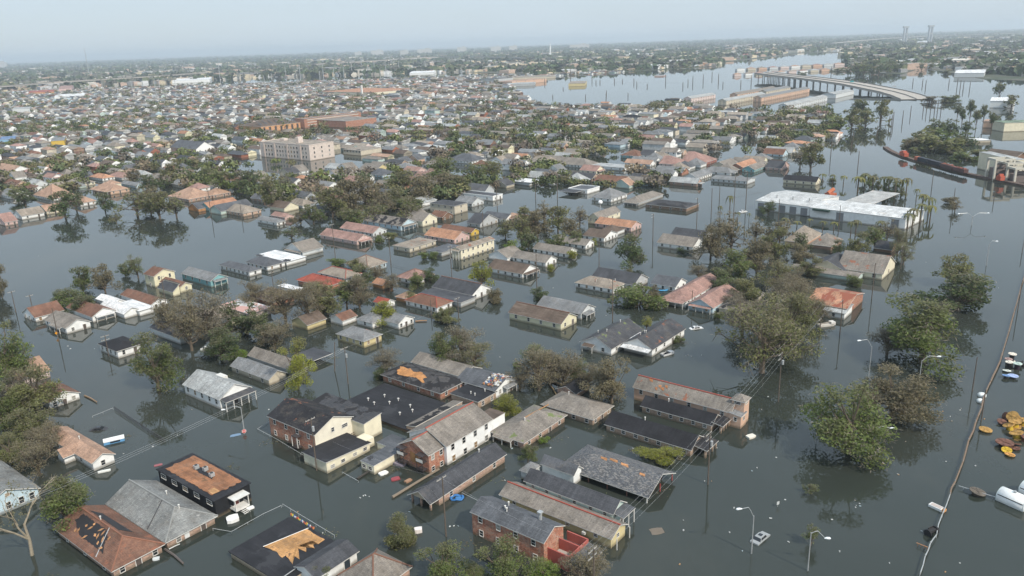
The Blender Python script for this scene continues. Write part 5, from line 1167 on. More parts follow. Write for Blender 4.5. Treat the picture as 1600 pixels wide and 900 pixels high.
for yd, xd in spots[NT:]:
    w = random.uniform(6, 13) * (1 if random.random() < .8 else 1.4); bulk_tree(xd, yd, w, w * random.uniform(.5, .75), 120 if yd < 900 else 64, np.array(TCOL[random.choice(TT)][0]) * np.array((.88, .80, .88)) * random.uniform(.7, 1.05))
def flush(name, label):
    global Vs, Cs
    ob = link(name, quads_mesh(name, np.concatenate(Vs), [VCOL], None, np.concatenate(Cs).astype(np.float32))); Vs, Cs = [], []
    tag(ob, label, None, None, 'stuff')
flush('distant_trees', 'mass of trees between the distant houses')

# far woods and scattered roofs out to the horizon
fb = Bulk()
for _ in range(21000):
    yd = math.exp(random.uniform(math.log(1500), math.log(15000))); xd = random.uniform(-.75, .70) * yd
    x, y = pix((xd, yd, 0))
    if x < -40 or x > 1640: continue
    lim = np.interp(x, (-40, 0, 400, 780, 800, 840, 930, 1110, 1135, 1200, 1260, 1318, 1335, 1410, 1440, 1500, 1600), (150, 144, 122, 112, 115, 119, 114, 104, 95, 88, 81, 81, 110, 114, 103, 112, 120))
    if y > lim: continue
    q = math.sin(xd * .004 + yd * .0013) + math.sin(yd * .0031 - xd * .0017)
    if random.random() < .5 + (.2 if q < -.5 else 0) and yd < 7500:
        s = random.uniform(.7, 1.5) * (1 if random.random() < .88 else 2.6)
        g = random.choice((.7, .65, .6, .5, .4, .3, .2)); wc = random.choice(((g, g, g), (g, g * .92, g * .8), (.5, .36, .28), (.62, .52, .36)))
        s *= 1 + yd / 9000
        fb.hut(xd, yd, 14 * s, 9 * s, random.uniform(3, 6) * (1 + .3 * s), 2, random.choice((GRID, .1, .8)), wc, random.choice((wc, (.3, .29, .28), (.2, .19, .18), (.45, .3, .22))), False, random.random() < .5)
    else:
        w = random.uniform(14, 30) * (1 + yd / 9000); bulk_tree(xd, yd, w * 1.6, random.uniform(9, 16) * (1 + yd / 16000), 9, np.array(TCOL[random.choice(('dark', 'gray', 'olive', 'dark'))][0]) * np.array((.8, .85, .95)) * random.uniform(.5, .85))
tag(fb.build('far_buildings', VCOL), 'pale roofs and sheds scattered through the far woods', None, None, 'stuff')
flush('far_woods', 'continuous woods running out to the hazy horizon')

# rafts of leaves, twigs and scraps lying on the water beside the near houses and trees
hr = random.Random(21); rq = np.random.default_rng(8)
for (ox, oy, a, b) in [t for t in OCC if t[1] < 420]:
    for _ in range(hr.choice((1, 2, 2, 3))):
        an = hr.uniform(0, 2 * PI); rr_ = (a + b) / 2 + hr.uniform(.5, 4); cx, cy = ox + math.cos(an) * rr_, oy + math.sin(an) * rr_
        k = hr.randint(12, 46); sp = hr.uniform(.4, 1.6); p = np.stack([rq.normal(cx, sp * 1.6, k), rq.normal(cy, sp, k), rq.uniform(.02, .09, k)], 1)
        th = rq.uniform(0, 6.28, k); s_ = rq.uniform(.06, .34, (k, 1)); ax = np.stack([np.cos(th), np.sin(th), rq.uniform(-.1, .1, k)], 1); bx = np.stack([-np.sin(th), np.cos(th), rq.uniform(-.1, .1, k)], 1) * rq.uniform(.15, .6, (k, 1))
        Vs.append(np.stack([p - ax * s_, p + bx * s_, p + ax * s_, p - bx * s_], axis=1).reshape(-1, 3))
        pal = np.array(((.10, .085, .05), (.13, .10, .06), (.09, .10, .04), (.16, .13, .09), (.07, .06, .045), (.11, .12, .05), (.4, .38, .34)))
        Cs.append(pal[rq.choice(7, k, p=(.2, .2, .2, .15, .12, .1, .03))])
flush('floating_debris', 'rafts of leaves, twigs and scraps lying on the water beside the houses')

# ================================================================ large buildings farther off
def big(name, label, cat, crop, A, B, C, e, ty='flat', wall='cream', roof='rtan', yaw=GRID, wm=None, **k):
    ctr, L, Wd, yw = rect(A, B, C, e, yaw, crop, k.pop('maxw', None)); grp = k.pop('group', None)
    root = empty(name, frame(ctr, yw)); k.setdefault('simple', True); k.setdefault('win', 0)
    block(root, Matrix(), L, Wd, e, ty, wall=wall, roof=roof, wm=wm or STUCCO, **k)
    tag(root, label, cat, grp); OCC.append((ctr.x, ctr.y, L / 2, Wd / 2))
    return root, L, Wd, e
def grid_windows(root, face, L, W, e, rows, cols, w, h, z0, dz, M=None, pane=None, margin=.04):
    ln = L if face in ('ab', 'cd') else W
    for r_ in range(rows):
        for c in range(cols):
            s = (-.5 + margin + (1 - 2 * margin) * (c + .5) / cols) * ln
            add_window(root, M or Matrix(), face, L, W, s, z0 + r_ * dz, w, h, True, None, pane)
# pink four-storey school block
r, L, Wd, e = big('school_block', 'pinkish beige four-storey school block with rows of paired windows', 'school', 'K2', (330, 750), (408, 722), (22, 728), 13, 'flat', (.60, .51, .45), 'rtan', None, parapet=True, oh=.1)
grid_windows(r, 'ac', L, Wd, e, 3, 16, 1.9, 2.0, 3.0, 3.6); grid_windows(r, 'ab', L, Wd, e, 3, 3, 1.4, 1.8, 3.0, 3.6)
m = MB(); m.box((-L * .1, -Wd * .12, 15.5), (5, 4, 5)); m.box((L * .1, Wd * .3, 14.3), (4, 6, 2)); m.build('roof_house', STUCCO, r, None, (.60, .51, .45))
m = MB()
for k in (-.32, -.06, .2, .42): m.box((-L / 2 - .2, Wd * k, 6), (.5, 2.2, 13.6))
m.build('pilaster', STUCCO, r, None, (.56, .46, .40))
# red brick school: two blocks
r, L, Wd, e = big('brick_school', 'long red brick school with pale window bands', 'school', 'K2', (300, 588), (600, 545), (225, 575), 10, 'flat', 'brick', 'rgreige', GRID, BRICK, parapet=True, maxw=(200, 18))
m = MB()
for z in (3, 6.2, 9.2): m.box((0, -Wd / 2 - .1, z), (L * .9, .3, 1.0))
m.build('window_band', PAINT, r, None, (.5, .46, .4))
M2, L2, W2 = sub_M(r, 'K2', (560, 598), (692, 572), (440, 578), 8); block(r, M2, L2, W2, 8, 'flat', 0, 'brick', 'rgreige', BRICK, TAR, .2, win=0)
r, L, Wd, e = big('assembly_hall', 'brown roofed brick hall with saw-tooth ridges left of the red brick school', 'hall', 'K2', (30, 632), (215, 600), (-60, 600), 7, 'uhh', 'orangew', 'rbrown', GRID, BRICK, rise=6, ridge=None, maxw=(70, 40))
m = MB()
for k in range(7):
    x = -L * .42 + L * .84 * k / 6; m.face([(x - 2.2, -Wd * .42, 7.8), (x + 2.2, -Wd * .42, 7.8), (x, -Wd * .1, 13.4)], 0)
    m.box((x, -Wd / 2 - .15, 3), (2.6, .3, 5.5), 1)
m.build('skylight', [PAINT, PAINT], r, None, (.07, .065, .065))
r, L, Wd, e = big('church', 'brick church with dark roof and bright white gable end', 'church', 'K1', (1225, 772), (1282, 752), (1065, 757), 6.5, 'vgg', 'pinkbrick', 'rslate', GRID, BRICK, rise=5.5)
m = MB(); m.face([(-L / 2, -Wd / 2 - .08, 0), (L / 2, -Wd / 2 - .08, 0), (L / 2, -Wd / 2 - .08, 6.4), (0, -Wd / 2 - .08, 11.9), (-L / 2, -Wd / 2 - .08, 6.4)]); m.build('gable_wall', STUCCO, r, None, C_('white'))
grid_windows(r, 'ac', L, Wd, e, 1, 7, 1.2, 3.4, 3.6, 3); grid_windows(r, 'ab', L, Wd, e, 1, 3, 1.2, 2.6, 3.4, 3, Matrix.Translation((0, -.12, 0)))
r, L, Wd, e = big('wide_school', 'wide low building with orange-brown hip roof and thin white tower', 'school', 'K2', (735, 418), (855, 392), (470, 408), 5, 'vhh', 'cream', 'rorange', GRID, rise=4.5)
m = MB(); m.box((-L / 2 - 2, -Wd * .3, 9), (3, 3, 20)); m.build('tower', PAINT, r, None, (.7, .68, .64))
big('flat_hall', 'long low building with flat cream roof right of the pinkish beige school block', 'building', 'K2', (655, 782), (765, 760), (532, 775), 4.5, 'flat', 'beige', 'rtan', GRID, win={'ac': 6}, wsize=(2, 1.4), door=False)
big('peach_block', 'peach flat roofed block at the lake corner beside a grey block', 'building', 'K2', (1600, 350), (1690, 330), (1555, 345), 8, 'flat', 'peach', 'rsalmon', GRID, win={'ac': 3, 'ab': 4}, wsize=(2, 1.5), door=False)
big('grey_block', 'small grey flat roofed block just left of the peach block', 'building', 'K2', (1490, 335), (1530, 325), (1455, 330), 8, 'flat', 'gray', 'rdark', GRID)
big('pink_hall', 'long pinkish flat building among trees below the far lake arm', 'building', 'K2', (1215, 390), (1242, 383), (1105, 388), 6, 'flat', 'pink', 'rpink', GRID)
# white warehouse at the right: two joined sheds, open canopy shed behind
r, L, Wd, e = big('white_warehouse', 'white metal warehouse with grey roller doors and shallow white roof', 'warehouse', 'M4', (862, 447), (915, 385), (265, 376), 5.2, 'vgg', 'white', (.60, .61, .61), None, METALW, rm=TIN, rise=1.2, oh=.3)
for s, w in ((Wd * .40, 3.4), (-Wd * .17, 3.6)):
    m = MB(); m.box((0, -.05, 1.4), (w, .1, 5.6)); m.box((0, -.08, 4.25), (w + .3, .16, .14), 1); m.build('roller_door', [PAINT, PAINT], r, on_face('ac', L, Wd, s, 0), (.22, .22, .225))
m = MB(); m.box((0, -.9, 4.6), (8.5, 1.8, .9)); m.build('awning', PAINT, r, on_face('ac', L, Wd, -Wd * .37, 0), (.04, .07, .055))
Mr = r.matrix_basis.inverted(); yw = r.matrix_basis.to_euler().z
ctr2, L2, W2, _ = rect((262, 375), (365, 300), (-75, 335), 4.8, yw, 'M4'); M2 = Mr @ frame(ctr2, yw); OCC.append((ctr2.x, ctr2.y, L2 / 2, W2 / 2))
block(r, M2, L2, W2, 5.0, 'vgg', 1.6, 'white', (.50, .51, .51), METALW, TIN, .3, win=0)
for k in range(5):
    m = MB(); m.box((0, -.05, 1.3), (3.6, .1, 5.4)); m.build('roller_door', PAINT, r, M2 @ on_face('ac', L2, W2, -W2 * .40 + k * W2 * .2, 0), (.22, .22, .225))
for k in range(3):
    m = MB(); m.tube([(0, 0, 6), (0, 0, 7.6)], .35, 8); m.build('roof_vent', STEEL, r, M2 @ Matrix.Translation((-L2 * .25, -W2 * .35 + k * W2 * .3, 0)))
r, L, Wd, e = big('canopy_shed', 'open sided shed with sloping grey roof behind the white warehouse', 'shed', 'M4', (640, 362), (750, 282), (462, 347), 4.8, 'flat', None, (.42, .42, .41), yw, rm=TIN)
for x in (-.48, .48):
    for y in (-.48, -.16, .16, .48):
        m = MB(); m.box((x * L, y * Wd, 1.8), (.3, .3, 6)); m.build('post', STEEL, r)
p = ac('M4', 388, 330); root = empty('red_hopper', frame(p, .4)); m = MB(); m.box((0, 0, 2), (5, 4, 4)); m.build('body', PAINT, root, None, (.42, .12, .06)); m = MB(); m.tube([(-2, 0, 4), (2, 0, 6)], 1.1, 8); m.build('chute', PAINT, root, None, (.45, .14, .07)); tag(root, 'rusty red hopper behind the left end of the white warehouse', 'machine')
# tan apartment rows by the channel
for k, (A, B, C, wc, rc, tx) in enumerate([((-40, 450), (302, 382), (-80, 430), 'peach', 'rgray', 'long orange-tan apartment row nearest the overpass'), ((-10, 412), (102, 385), (-45, 400), 'beige', 'rgray', 'short beige apartment row behind the long orange-tan one'),
        ((125, 500), (402, 445), (90, 478), 'palegray', 'rlight', 'pale grey apartment row in front of the orange-tan rows'), ((-260, 470), (-60, 425), (-300, 452), 'beige', 'rlight', 'beige apartment row left of the long orange-tan one'),
        ((-480, 455), (-330, 430), (-520, 440), 'palepink', 'rlight', 'pale pink apartment row at the left end of the apartments'), ((-190, 430), (10, 388), (-225, 418), 'peach', 'rgreige', 'peach apartment row with brown-grey roof farthest from the overpass')]):
    r, L, Wd, e = big('apartment_row', tx, 'apartments', 'K4', A, B, C, 6, 'ugg', wc, rc, GRID, rise=2.6, maxw=(200, 12), group='apartment rows by the channel')
    grid_windows(r, 'ab', L, Wd, e, 2, max(4, int(L / 9)), 2.4, 1.5, 1.6, 2.8); grid_windows(r, 'ac', L, Wd, e, 2, 2, 1.6, 1.4, 1.6, 2.8)
big('apartment_row', 'small pale apartment row right beside the overpass piers', 'apartments', 'K4', (425, 430), (560, 405), (400, 415), 6, 'ugg', 'palegray', 'rlight', GRID, rise=2, group='apartment rows by the channel')
NUM = ['first', 'second', 'third', 'fourth', 'fifth', 'sixth', 'seventh', 'eighth', 'ninth', 'tenth', 'eleventh', 'twelfth', 'thirteenth', 'fourteenth', 'fifteenth', 'sixteenth', 'seventeenth']
# far apartments along the lake shore
cols = ['cream', 'peach', 'palepink', 'beige', 'yellow', 'cream', 'orangew', 'beige']
for i in range(17):
    x = 944 + i * 10.6; y = 113 - i * .62
    r, L, Wd, e = big('lakeside_apartments', f"{PAL[cols[i % 8]][1]} apartment block, {NUM[i]} from the left along the far lake shore", 'apartments', 'P', (x + 7, y - 6), (x + 9, y - 6.6), (x, y - 5.8), 8, 'vhh', cols[i % 8], 'rtan' if i % 3 else 'rsalmon', .1 + PI / 2 * 0, rise=3, group='apartment blocks along the far lake shore')
    del r['group']; r['group'] = 'apartment blocks along the far lake shore'
for i in range(21):
    x = 1140 + (i % 11) * 17 + (4 if i > 10 else 0); y = 119 - (i % 11) * .9 - (i // 11) * 8
    r, L, Wd, e = big('lakeside_apartments', f"{['pale pink','white','beige','peach','pale grey'][i % 5]} apartment block in water, {NUM[i % 11]} from left in {'front' if i < 11 else 'back'} row by overpass", 'apartments', 'P', (x + 8, y - 3), (x + 10, y - 4), (x, y - 3), 5, 'vhh', ['palepink', 'white', 'beige', 'peach', 'palegray'][i % 5], ['rsalmon', 'rtan', 'rpink', 'rlight'][i % 4], .2, rise=3)
    r['group'] = 'apartment blocks in water left of the overpass'
# flooded low buildings in the lake and big sheds far off
for x0, y0, w, dp, h, wc, rc, tx in [(888, 133, 26, 6, 6, 'yellow', 'rtan', 'small yellowish flat building standing alone in the lake'), (1022, 121, 15, 2, 2.5, 'pink', 'rlight', 'low pinkish roof awash in the middle of the lake'), (790, 133.5, 44, 4, 5, 'gray', 'rlight', 'long grey building at the left shore of the lake'), (800, 122, 68, 4, 5, 'beige', 'rtan', 'long beige shed on the left lake shore'),
        (270, 127, 58, 6, 8, 'white', 'rwhite', 'long bright white warehouse in the left distance'), (86, 152, 45, 6, 5, 'white', 'rwhite', 'white curved shed beside the left water arm'), (46, 146, 38, 5, 7, 'orangew', 'rred', 'orange-red roofed hall in the left distance'), (92, 141, 20, 8, 9, 'pink', 'rpink', 'pinkish hall right of the orange-red roofed hall'),
        (640, 116, 38, 5, 7, 'white', 'rwhite', 'white rounded shed in the middle distance'), (572, 94, 18, 3, 10, 'white', 'rwhite', 'small white block in front of the far woods'), (20, 172, 26, 4, 9, 'palegray', 'rlight', 'grey flat roofed block by the left water arm'), (80, 222, 20, 9, 7, 'goldy', 'rgray', 'bright yellow house frame in the left distance'), (0, 220, 22, 8, 6, 'blue', 'rblue', 'blue roofed building at the left edge'),
        (885, 92, 26, 4, 9, 'white', 'rlight', 'white block in the woods beyond the lake'), (950, 88, 34, 4, 9, 'white', 'rwhite', 'broad white block beyond the lake'), (990, 88, 32, 4, 8, 'yellow', 'rwhite', 'yellowish block beyond the lake, right of the broad white one'), (1010, 74.5, 55, 2.5, 12, 'pink', 'rpink', 'long pink roof on the far plain'), (978, 76, 16, 3, 12, 'white', 'rwhite', 'white box on the far plain above the lake'),
        (1133, 88, 24, 4, 12, 'white', 'rlight', 'white buildings group left of a red roof'), (1160, 88, 23, 5, 9, 'beige', 'rred', 'red roofed hall beyond the lake arm'), (1262, 78, 45, 4, 9, 'palegray', 'rwhite', 'long pale warehouse above the overpass'), (1405, 95, 84, 4, 9, 'palepink', 'rlight', 'long pinkish warehouse at the right far shore'), (1384, 101, 24, 5, 8, 'palegray', 'rwhite', 'white roofed shed in front of the dark grove'),
        (1490, 117, 48, 9, 8, 'palegray', 'rwhite', 'white gable roofed terminal on the right far shore'), (1546, 161, 38, 8, 8, 'white', 'rwhite', 'white shed standing in water at the right edge'), (1570, 193, 60, 6, 8, 'cream', 'rgreen', 'long cream building with greenish roof at the right edge'), (1536, 193, 19, 5, 6, 'peach', 'rsalmon', 'small peach building beside the long cream one'), (1503, 78, 50, 3, 10, 'white', 'rwhite', 'row of white roofs on the right horizon plain'),
        (1480, 90, 70, 4, 9, 'palegray', 'rlight', 'broad grey warehouse on the right plain'), (1432, 68, 20, 3, 12, 'white', 'rwhite', 'white block near the lift bridge towers'), (1293, 63, 38, 3, 16, 'white', 'rlight', 'pale block on the horizon above the overpass'), (1560, 98, 40, 4, 9, 'beige', 'rwhite', 'beige shed at the far right'), (1490, 222, 58, 6, 2, 'beige', 'rwhite', 'pale scrap heap roof on the right bank')]:
    r, L, Wd, e = big('far_building', tx, 'building', 'P', (x0 + w, y0 - 3), (x0 + w + 3, y0 - 3 - dp * .6), (x0, y0 - 3 + .034 * w), h, 'vgg' if 'gable' in tx or 'shed' in tx or 'hall' in tx else 'flat', wc, rc, None, METALW, rm=TAR, rise=h * .3)
# pale buildings on the horizon
for hi_, (x, w, hh) in enumerate(sorted(((590, 18, 4.5), (632, 12, 3), (664, 22, 4), (722, 14, 5), (775, 16, 4), (802, 12, 4.5), (905, 30, 3), (2, 16, 6), (560, 10, 3)))):
    hy = 67 + .034 * (800 - x); p = at(x, hy + 14, 0); dd = depth(p); m = MB(); W_ = w * dd / F; H_ = (hh + 4.5) * dd / F
    m.box((0, 0, H_ / 2), (W_, W_ * .5, H_)); m.box((W_ * .2, 0, H_ + 6), (W_ * .3, W_ * .3, 8))
    ob = m.build('horizon_building', STUCCO, None, frame(p, 0), (.48, .46, .43)); tag(ob, f'pale tall building on the hazy horizon, {NUM[hi_]} from the left', 'building', 'pale buildings on the horizon')

# ================================================================ overpass and other roads on piers
def deck(name, label, pts, w, th, pier_step, pier_h, rail=1.0, rows=(-.3, .3), mat=CONC):
    """pts: centre line points (x, y, z); piers down to the water are single parts"""
    cen = sum((Vector((p[0], p[1], 0)) for p in pts), Vector()) / len(pts); root = empty(name, frame(cen, 0))
    P = [Vector(p) - cen for p in pts]; N_ = []
    for i in range(len(P)):
        d = P[min(i + 1, len(P) - 1)] - P[max(i - 1, 0)]; N_.append(Vector((-d.y, d.x, 0)).normalized())
    mb, rb = MB(), MB()
    for i in range(len(P) - 1):
        a, b, na, nb = P[i], P[i + 1], N_[i], N_[i + 1]; dz = Vector((0, 0, th))
        q = [a - na * w / 2, a + na * w / 2, b + nb * w / 2, b - nb * w / 2]
        mb.face(list(reversed(q))); mb.face([t - dz for t in q]); mb.face([q[0], q[3], q[3] - dz, q[0] - dz][::-1]); mb.face([q[1], q[2], q[2] - dz, q[1] - dz])
        for s in ((-1, 0, 1) if rail else ()):
            for o in (-.15, .15):
                e1, e2 = a + na * (w / 2 * s * .985 + o), b + nb * (w / 2 * s * .985 + o); rz = Vector((0, 0, rail)); rb.face([e1, e2, e2 + rz, e1 + rz]); 
            e1, e2 = a + na * w / 2 * s * .985, b + nb * w / 2 * s * .985
            rb.face([e1 + rz + na * .15, e1 + rz - na * .15, e2 + rz - nb * .15, e2 + rz + nb * .15])
    mb.build('deck', mat, root)
    if rail: rb.build('parapet', plain('parapet_concrete_' + name, (.2, .185, .17), .85), root)
    acc = 0
    for i in range(len(P) - 1):
        ln = (P[i + 1] - P[i]).length
        while acc < ln:
            c = P[i].lerp(P[i + 1], acc / ln); acc += pier_step
            if c.z < 1.8: continue
            pm = MB()
            for s in rows: q = c + N_[i] * w * s; pm.tube([(q.x, q.y, -1), (q.x, q.y, c.z - th - .9)], .8, 6)
            a, b = c + N_[i] * w * (rows[0] - .08), c + N_[i] * w * (rows[-1] + .08); pm.tube([(a.x, a.y, c.z - th - .6), (b.x, b.y, c.z - th - .6)], .8, 4)
            pm.build('pier', mat, root, None, None)
        acc -= ln
    tag(root, label, 'bridge'); return root
ov = [(1195, 114, 13), (1225, 117.5, 13), (1262, 121.5, 13), (1300, 126, 12.5), (1335, 131, 11), (1365, 137, 8.5), (1395, 143, 5.5), (1415, 148.5, 3), (1432, 155, .8)]
deck('overpass', 'long curved concrete overpass dipping under the water at its near end', [tuple(at(x, y, z)) for x, y, z in ov], 40, 2.2, 30, 0, 1.1, (-.32, .0, .32), DECKC)
for x, y, z, c in ((1331, 128.5, 11.6, (.05, .35, .36)), (1352, 130.8, 10.3, (.03, .03, .035)), (1397, 136, 6.2, (.6, .6, .6))):
    m = MB(); m.box((0, 0, 1.0), (5.5, 2.2, 1.3)); m.box((.6, 0, 2.0), (3.2, 2.0, 1.1)); p = at(x, y, z)
    tag(m.build('vehicle', PAINT, None, frame(p, -.5), c), {.05: 'teal vehicle stopped on the overpass', .03: 'black vehicle stopped on the overpass', .6: 'white vehicle stopped low on the overpass'}[c[0]], 'vehicle')
deck('elevated_highway', 'elevated highway crossing the woods at the left', [tuple(at(x, y, 17)) for x, y in ((-60, 139), (12, 134), (60, 130), (120, 126), (180, 122.5), (240, 119), (320, 113))], 26, 3.0, 70, 0, 1.2, (-.3, .3), DECKC)
deck('elevated_highway', 'elevated highway crossing the far woods left of the lake', [tuple(at(x, y, 20)) for x, y in ((490, 100), (560, 96), (640, 91), (690, 88.5), (760, 88.5), (830, 90))], 30, 4, 110, 0, 1.2, (-.3, .3), DECKC)
deck('elevated_highway', 'long low bridge on the right horizon below the lift towers', [tuple(at(x, y, 26)) for x, y in ((1300, 67), (1380, 60), (1450, 56), (1530, 53.5), (1640, 50))], 26, 4, 150, 0, 0)
for x, tx in ((1413, 'left grey tower of the distant lift bridge'), (1452, 'right grey tower of the distant lift bridge')):
    p = at(x, 68, 0); m = MB()
    for sx in (-10, 10): m.box((sx, 0, 55), (7, 12, 110))
    m.box((0, 0, 106), (38, 16, 10)); m.box((0, 0, 60), (22, 12, 8)); tag(m.build('bridge_tower', PAINT, None, frame(p, .2), (.33, .35, .37)), tx, 'tower')
p = at(860, 88, 0); m = MB(); m.box((0, 0, 24), (9, 9, 48)); m.tube([(0, 0, 48), (0, 0, 92)], [5, .3], 6); tag(m.build('steeple', PAINT, None, frame(p, 0), (.75, .75, .74)), 'white church steeple rising from the woods beyond the lake', 'steeple')

# ================================================================ poles, lamps, masts
def top_z(p, ytop):
    a, b = .5, 200.
    for _ in range(40):
        m = (a + b) / 2
        if pix((p.x, p.y, m))[1] > ytop: a = m
        else: b = m
    return a
POLES = []
def pole(px, py, ytop, arms=0, trans=0, label=None, lean=0, r=None, mat=None, name='utility_pole', group='utility poles standing in the flood', crop=None):
    if crop: px, py = cr(crop, px, py); ytop = cr(crop, 0, ytop)[1]
    p = at(px, py); h = top_z(p, ytop); d = depth(p); r = r or max(.14, .00042 * d)
    root = empty(name, frame(p, GRID + PI / 2) @ Matrix.Rotation(lean, 4, 'X'))
    m = MB(); m.tube([(0, 0, -1.2), (0, 0, h * .5), (0, 0, h)], [r * 1.15, r, r * .8], 6); m.build('pole', mat or WOODP, root)
    for k in range(arms):
        m = MB(); z = h - .35 - k * 1.25; m.box((.12 + r, 0, z), (.12, 2.6, .14))
        for y in (-1.15, -.45, .45, 1.15): m.box((.12 + r, y, z + .17), (.1, .1, .2))
        m.build('crossarm', PAINT, root, None, (.34, .32, .29))
    if trans:
        m = MB(); m.tube([(-.45, 0, h - 2.9), (-.45, 0, h - 1.8)], .3, 8); m.build('transformer', STEEL, root)
    tag(root, label, {'utility_pole': 'utility pole', 'steel_mast': 'mast'}.get(name, 'pole'), group)
    POLES.append(dict(nm=name, o=root, p=pix((p.x, p.y, h * .7)), arms=arms, trans=trans, label=label, top=root.matrix_basis @ Vector((0, 0, h)), h=h))
    return root.matrix_basis @ Vector((.25, 0, h - .2))
w1 = pole(1106, 757, 676, 2, 1, 'dark utility pole with grey transformer in front of the arched brick porch'); w2 = pole(1216, 628, 552, 2, 1); w0 = pole(928, 940, 858, 2, 0, 'utility pole with white crossarms at the bottom edge beside the red terrace')
w3 = pole(697, 838, 746, 1, 0); pole(495, 735, 654, 1, 1); w4 = pole(544, 600, 543, 1, 1); pole(523, 580, 536, 0, 0, 'leaning bare pole left of an upright pole with transformer', .12)
for t in ((427, 446, 425, 1), (839, 457, 396, 1), (957, 502, 436, 0), (611, 417, 371, 1), (706, 432, 384, 2), (717, 502, 465, 1), (674, 493, 469, 0), (1081, 482, 454, 0), (936, 420, 369, 0), (837, 312, 276, 1), (871, 312, 267, 1), (1020, 377, 334, 2), (1088, 365, 309, 1), (1111, 340, 294, 0), (1146, 342, 276, 1), (1165, 326, 267, 2), (1124, 312, 290, 0), (1340, 265, 236, 1), (1298, 243, 211, 1),
          (1456, 292, 266, 0), (1488, 330, 294, 0), (1553, 312, 291, 0), (1310, 360, 321, 0), (1215, 362, 311, 0), (1280, 530, 498, 1), (1312, 524, 469, 1), (1362, 467, 411, 1), (1407, 420, 384, 1), (1519, 612, 558, 0), (1597, 395, 372, 0), (1590, 486, 438, 0), (1533, 658, 608, 0), (25, 488, 455, 1), (52, 488, 461, 1), (92, 532, 481, 0), (261, 486, 432, 1), (170, 556, 524, 2), (330, 335, 298, 0), (378, 341, 318, 0), (524, 403, 350, 1), (777, 327, 291, 0), (755, 360, 330, 0)): pole(*t)
lake = [(205, 362, 330), (255, 452, 430), (365, 330, 250), (460, 455, 430), (500, 345, 310), (525, 360, 340), (588, 460, 420), (640, 355, 330), (725, 445, 420), (780, 375, 350), (762, 360, 330), (960, 350, 305), (1130, 360, 315), (1195, 350, 305), (1250, 325, 290), (1290, 350, 300), (1318, 378, 352), (1430, 372, 340), (1495, 358, 310), (1100, 365, 338), (845, 385, 365), (1068, 385, 355), (550, 358, 338), (690, 352, 335), (590, 430, 405), (320, 400, 385)]
for x, y, t in lake: pole(x, y, t, 0, 0, None, 0, None, None, 'utility_pole', 'poles standing in the open lake', 'K3')
for x, y, t in [(905, 365, 330), (965, 370, 332), (985, 385, 340), (1130, 372, 335), (1220, 395, 345), (970, 530, 470), (990, 535, 465), (1015, 540, 470), (1040, 540, 472), (1060, 525, 460), (1080, 540, 455), (700, 590, 545), (840, 600, 530), (890, 560, 500), (780, 620, 540), (755, 640, 565), (770, 640, 560), (680, 690, 625), (590, 655, 640), (530, 720, 660), (520, 765, 720), (1180, 395, 330), (1200, 400, 340), (1260, 400, 352), (395, 300, 255), (520, 275, 235), (690, 310, 270), (620, 360, 320), (500, 225, 190), (560, 240, 200), (600, 250, 210)]: pole(x, y, t, 0, 0, None, 0, None, None, 'utility_pole', 'poles standing in the channel', 'K4')
for x, y, t in [(60, 415, 312), (100, 350, 298), (190, 345, 255), (260, 360, 300), (280, 350, 245), (400, 335, 285), (425, 350, 238), (490, 340, 268), (550, 320, 255), (600, 305, 215), (660, 270, 208), (700, 300, 238), (740, 282, 228), (780, 345, 268), (815, 320, 248), (895, 290, 222), (1285, 335, 258), (1060, 280, 220), (960, 290, 240), (-1030, 430, 360), (-950, 440, 358), (-770, 420, 348), (-615, 480, 330), (-555, 470, 398), (-500, 400, 338), (-395, 470, 408), (-235, 450, 388), (-215, 400, 196), (-600, 400, 330), (-860, 440, 370)]:
    pole(x, y, t, 0, 0, None, 0, None, STEEL, 'steel_mast', 'thin pale masts in the far distance', 'K2')
# broadcasting mast
p = at(139, 116, 0); h = top_z(p, 75); m = MB()
for a in range(3): m.tube([(2.2 * math.cos(a * 2.1), 2.2 * math.sin(a * 2.1), 0), (.4 * math.cos(a * 2.1), .4 * math.sin(a * 2.1), min(h, 165))], .7, 4)
for k in range(14): m.box((0, 0, 6 + k * min(h, 165) / 14.5), (3.2 - .18 * k, 3.2 - .18 * k, .5))
tag(m.build('radio_mast', STEEL, None, frame(p, 0), None), 'tall thin radio mast on the left horizon', 'mast')
def lamp(px, py, ytop, hx, hy, label, double=None):
    p = at(px, py); h = top_z(p, ytop); d = depth(p); root = empty('street_lamp', frame(p, 0)); sc = max(1, d / 260)
    m = MB(); m.tube([(0, 0, -1.2), (0, 0, h)], [.13 * sc, .09 * sc], 8); m.build('pole', STEEL, root, None)
    for ex, ey in [(hx, hy)] + ([double] if double else []):
        dx = (ex - pix((p.x, p.y, h))[0]) * d / F; zt = top_z(p + Vector((dx, 0, 0)), ey)
        c = Vector((dx, 0, zt)); s = Vector((0, 0, h - .25)); mid = Vector((dx * .45, 0, max(zt, h) + .25)); m = MB()
        m.tube([s, s.lerp(mid, .6) + Vector((0, 0, .15)), mid, c], .06 * sc, 6); m.build('arm', STEEL, root)
        u = 1 if dx > 0 else -1; m = MB(); m.tube([c - Vector((.15 * u, 0, 0)), c + Vector((.25 * u, 0, .02)), c + Vector((.75 * u, 0, -.04)), c + Vector((.95 * u, 0, -.08))], [.08 * sc, .2 * sc, .22 * sc, .08 * sc], 8); m.build('lamp_head', PAINT, root, None, (.75, .78, .80))
    tag(root, label, 'street lamp', 'street lamps along the flooded road')
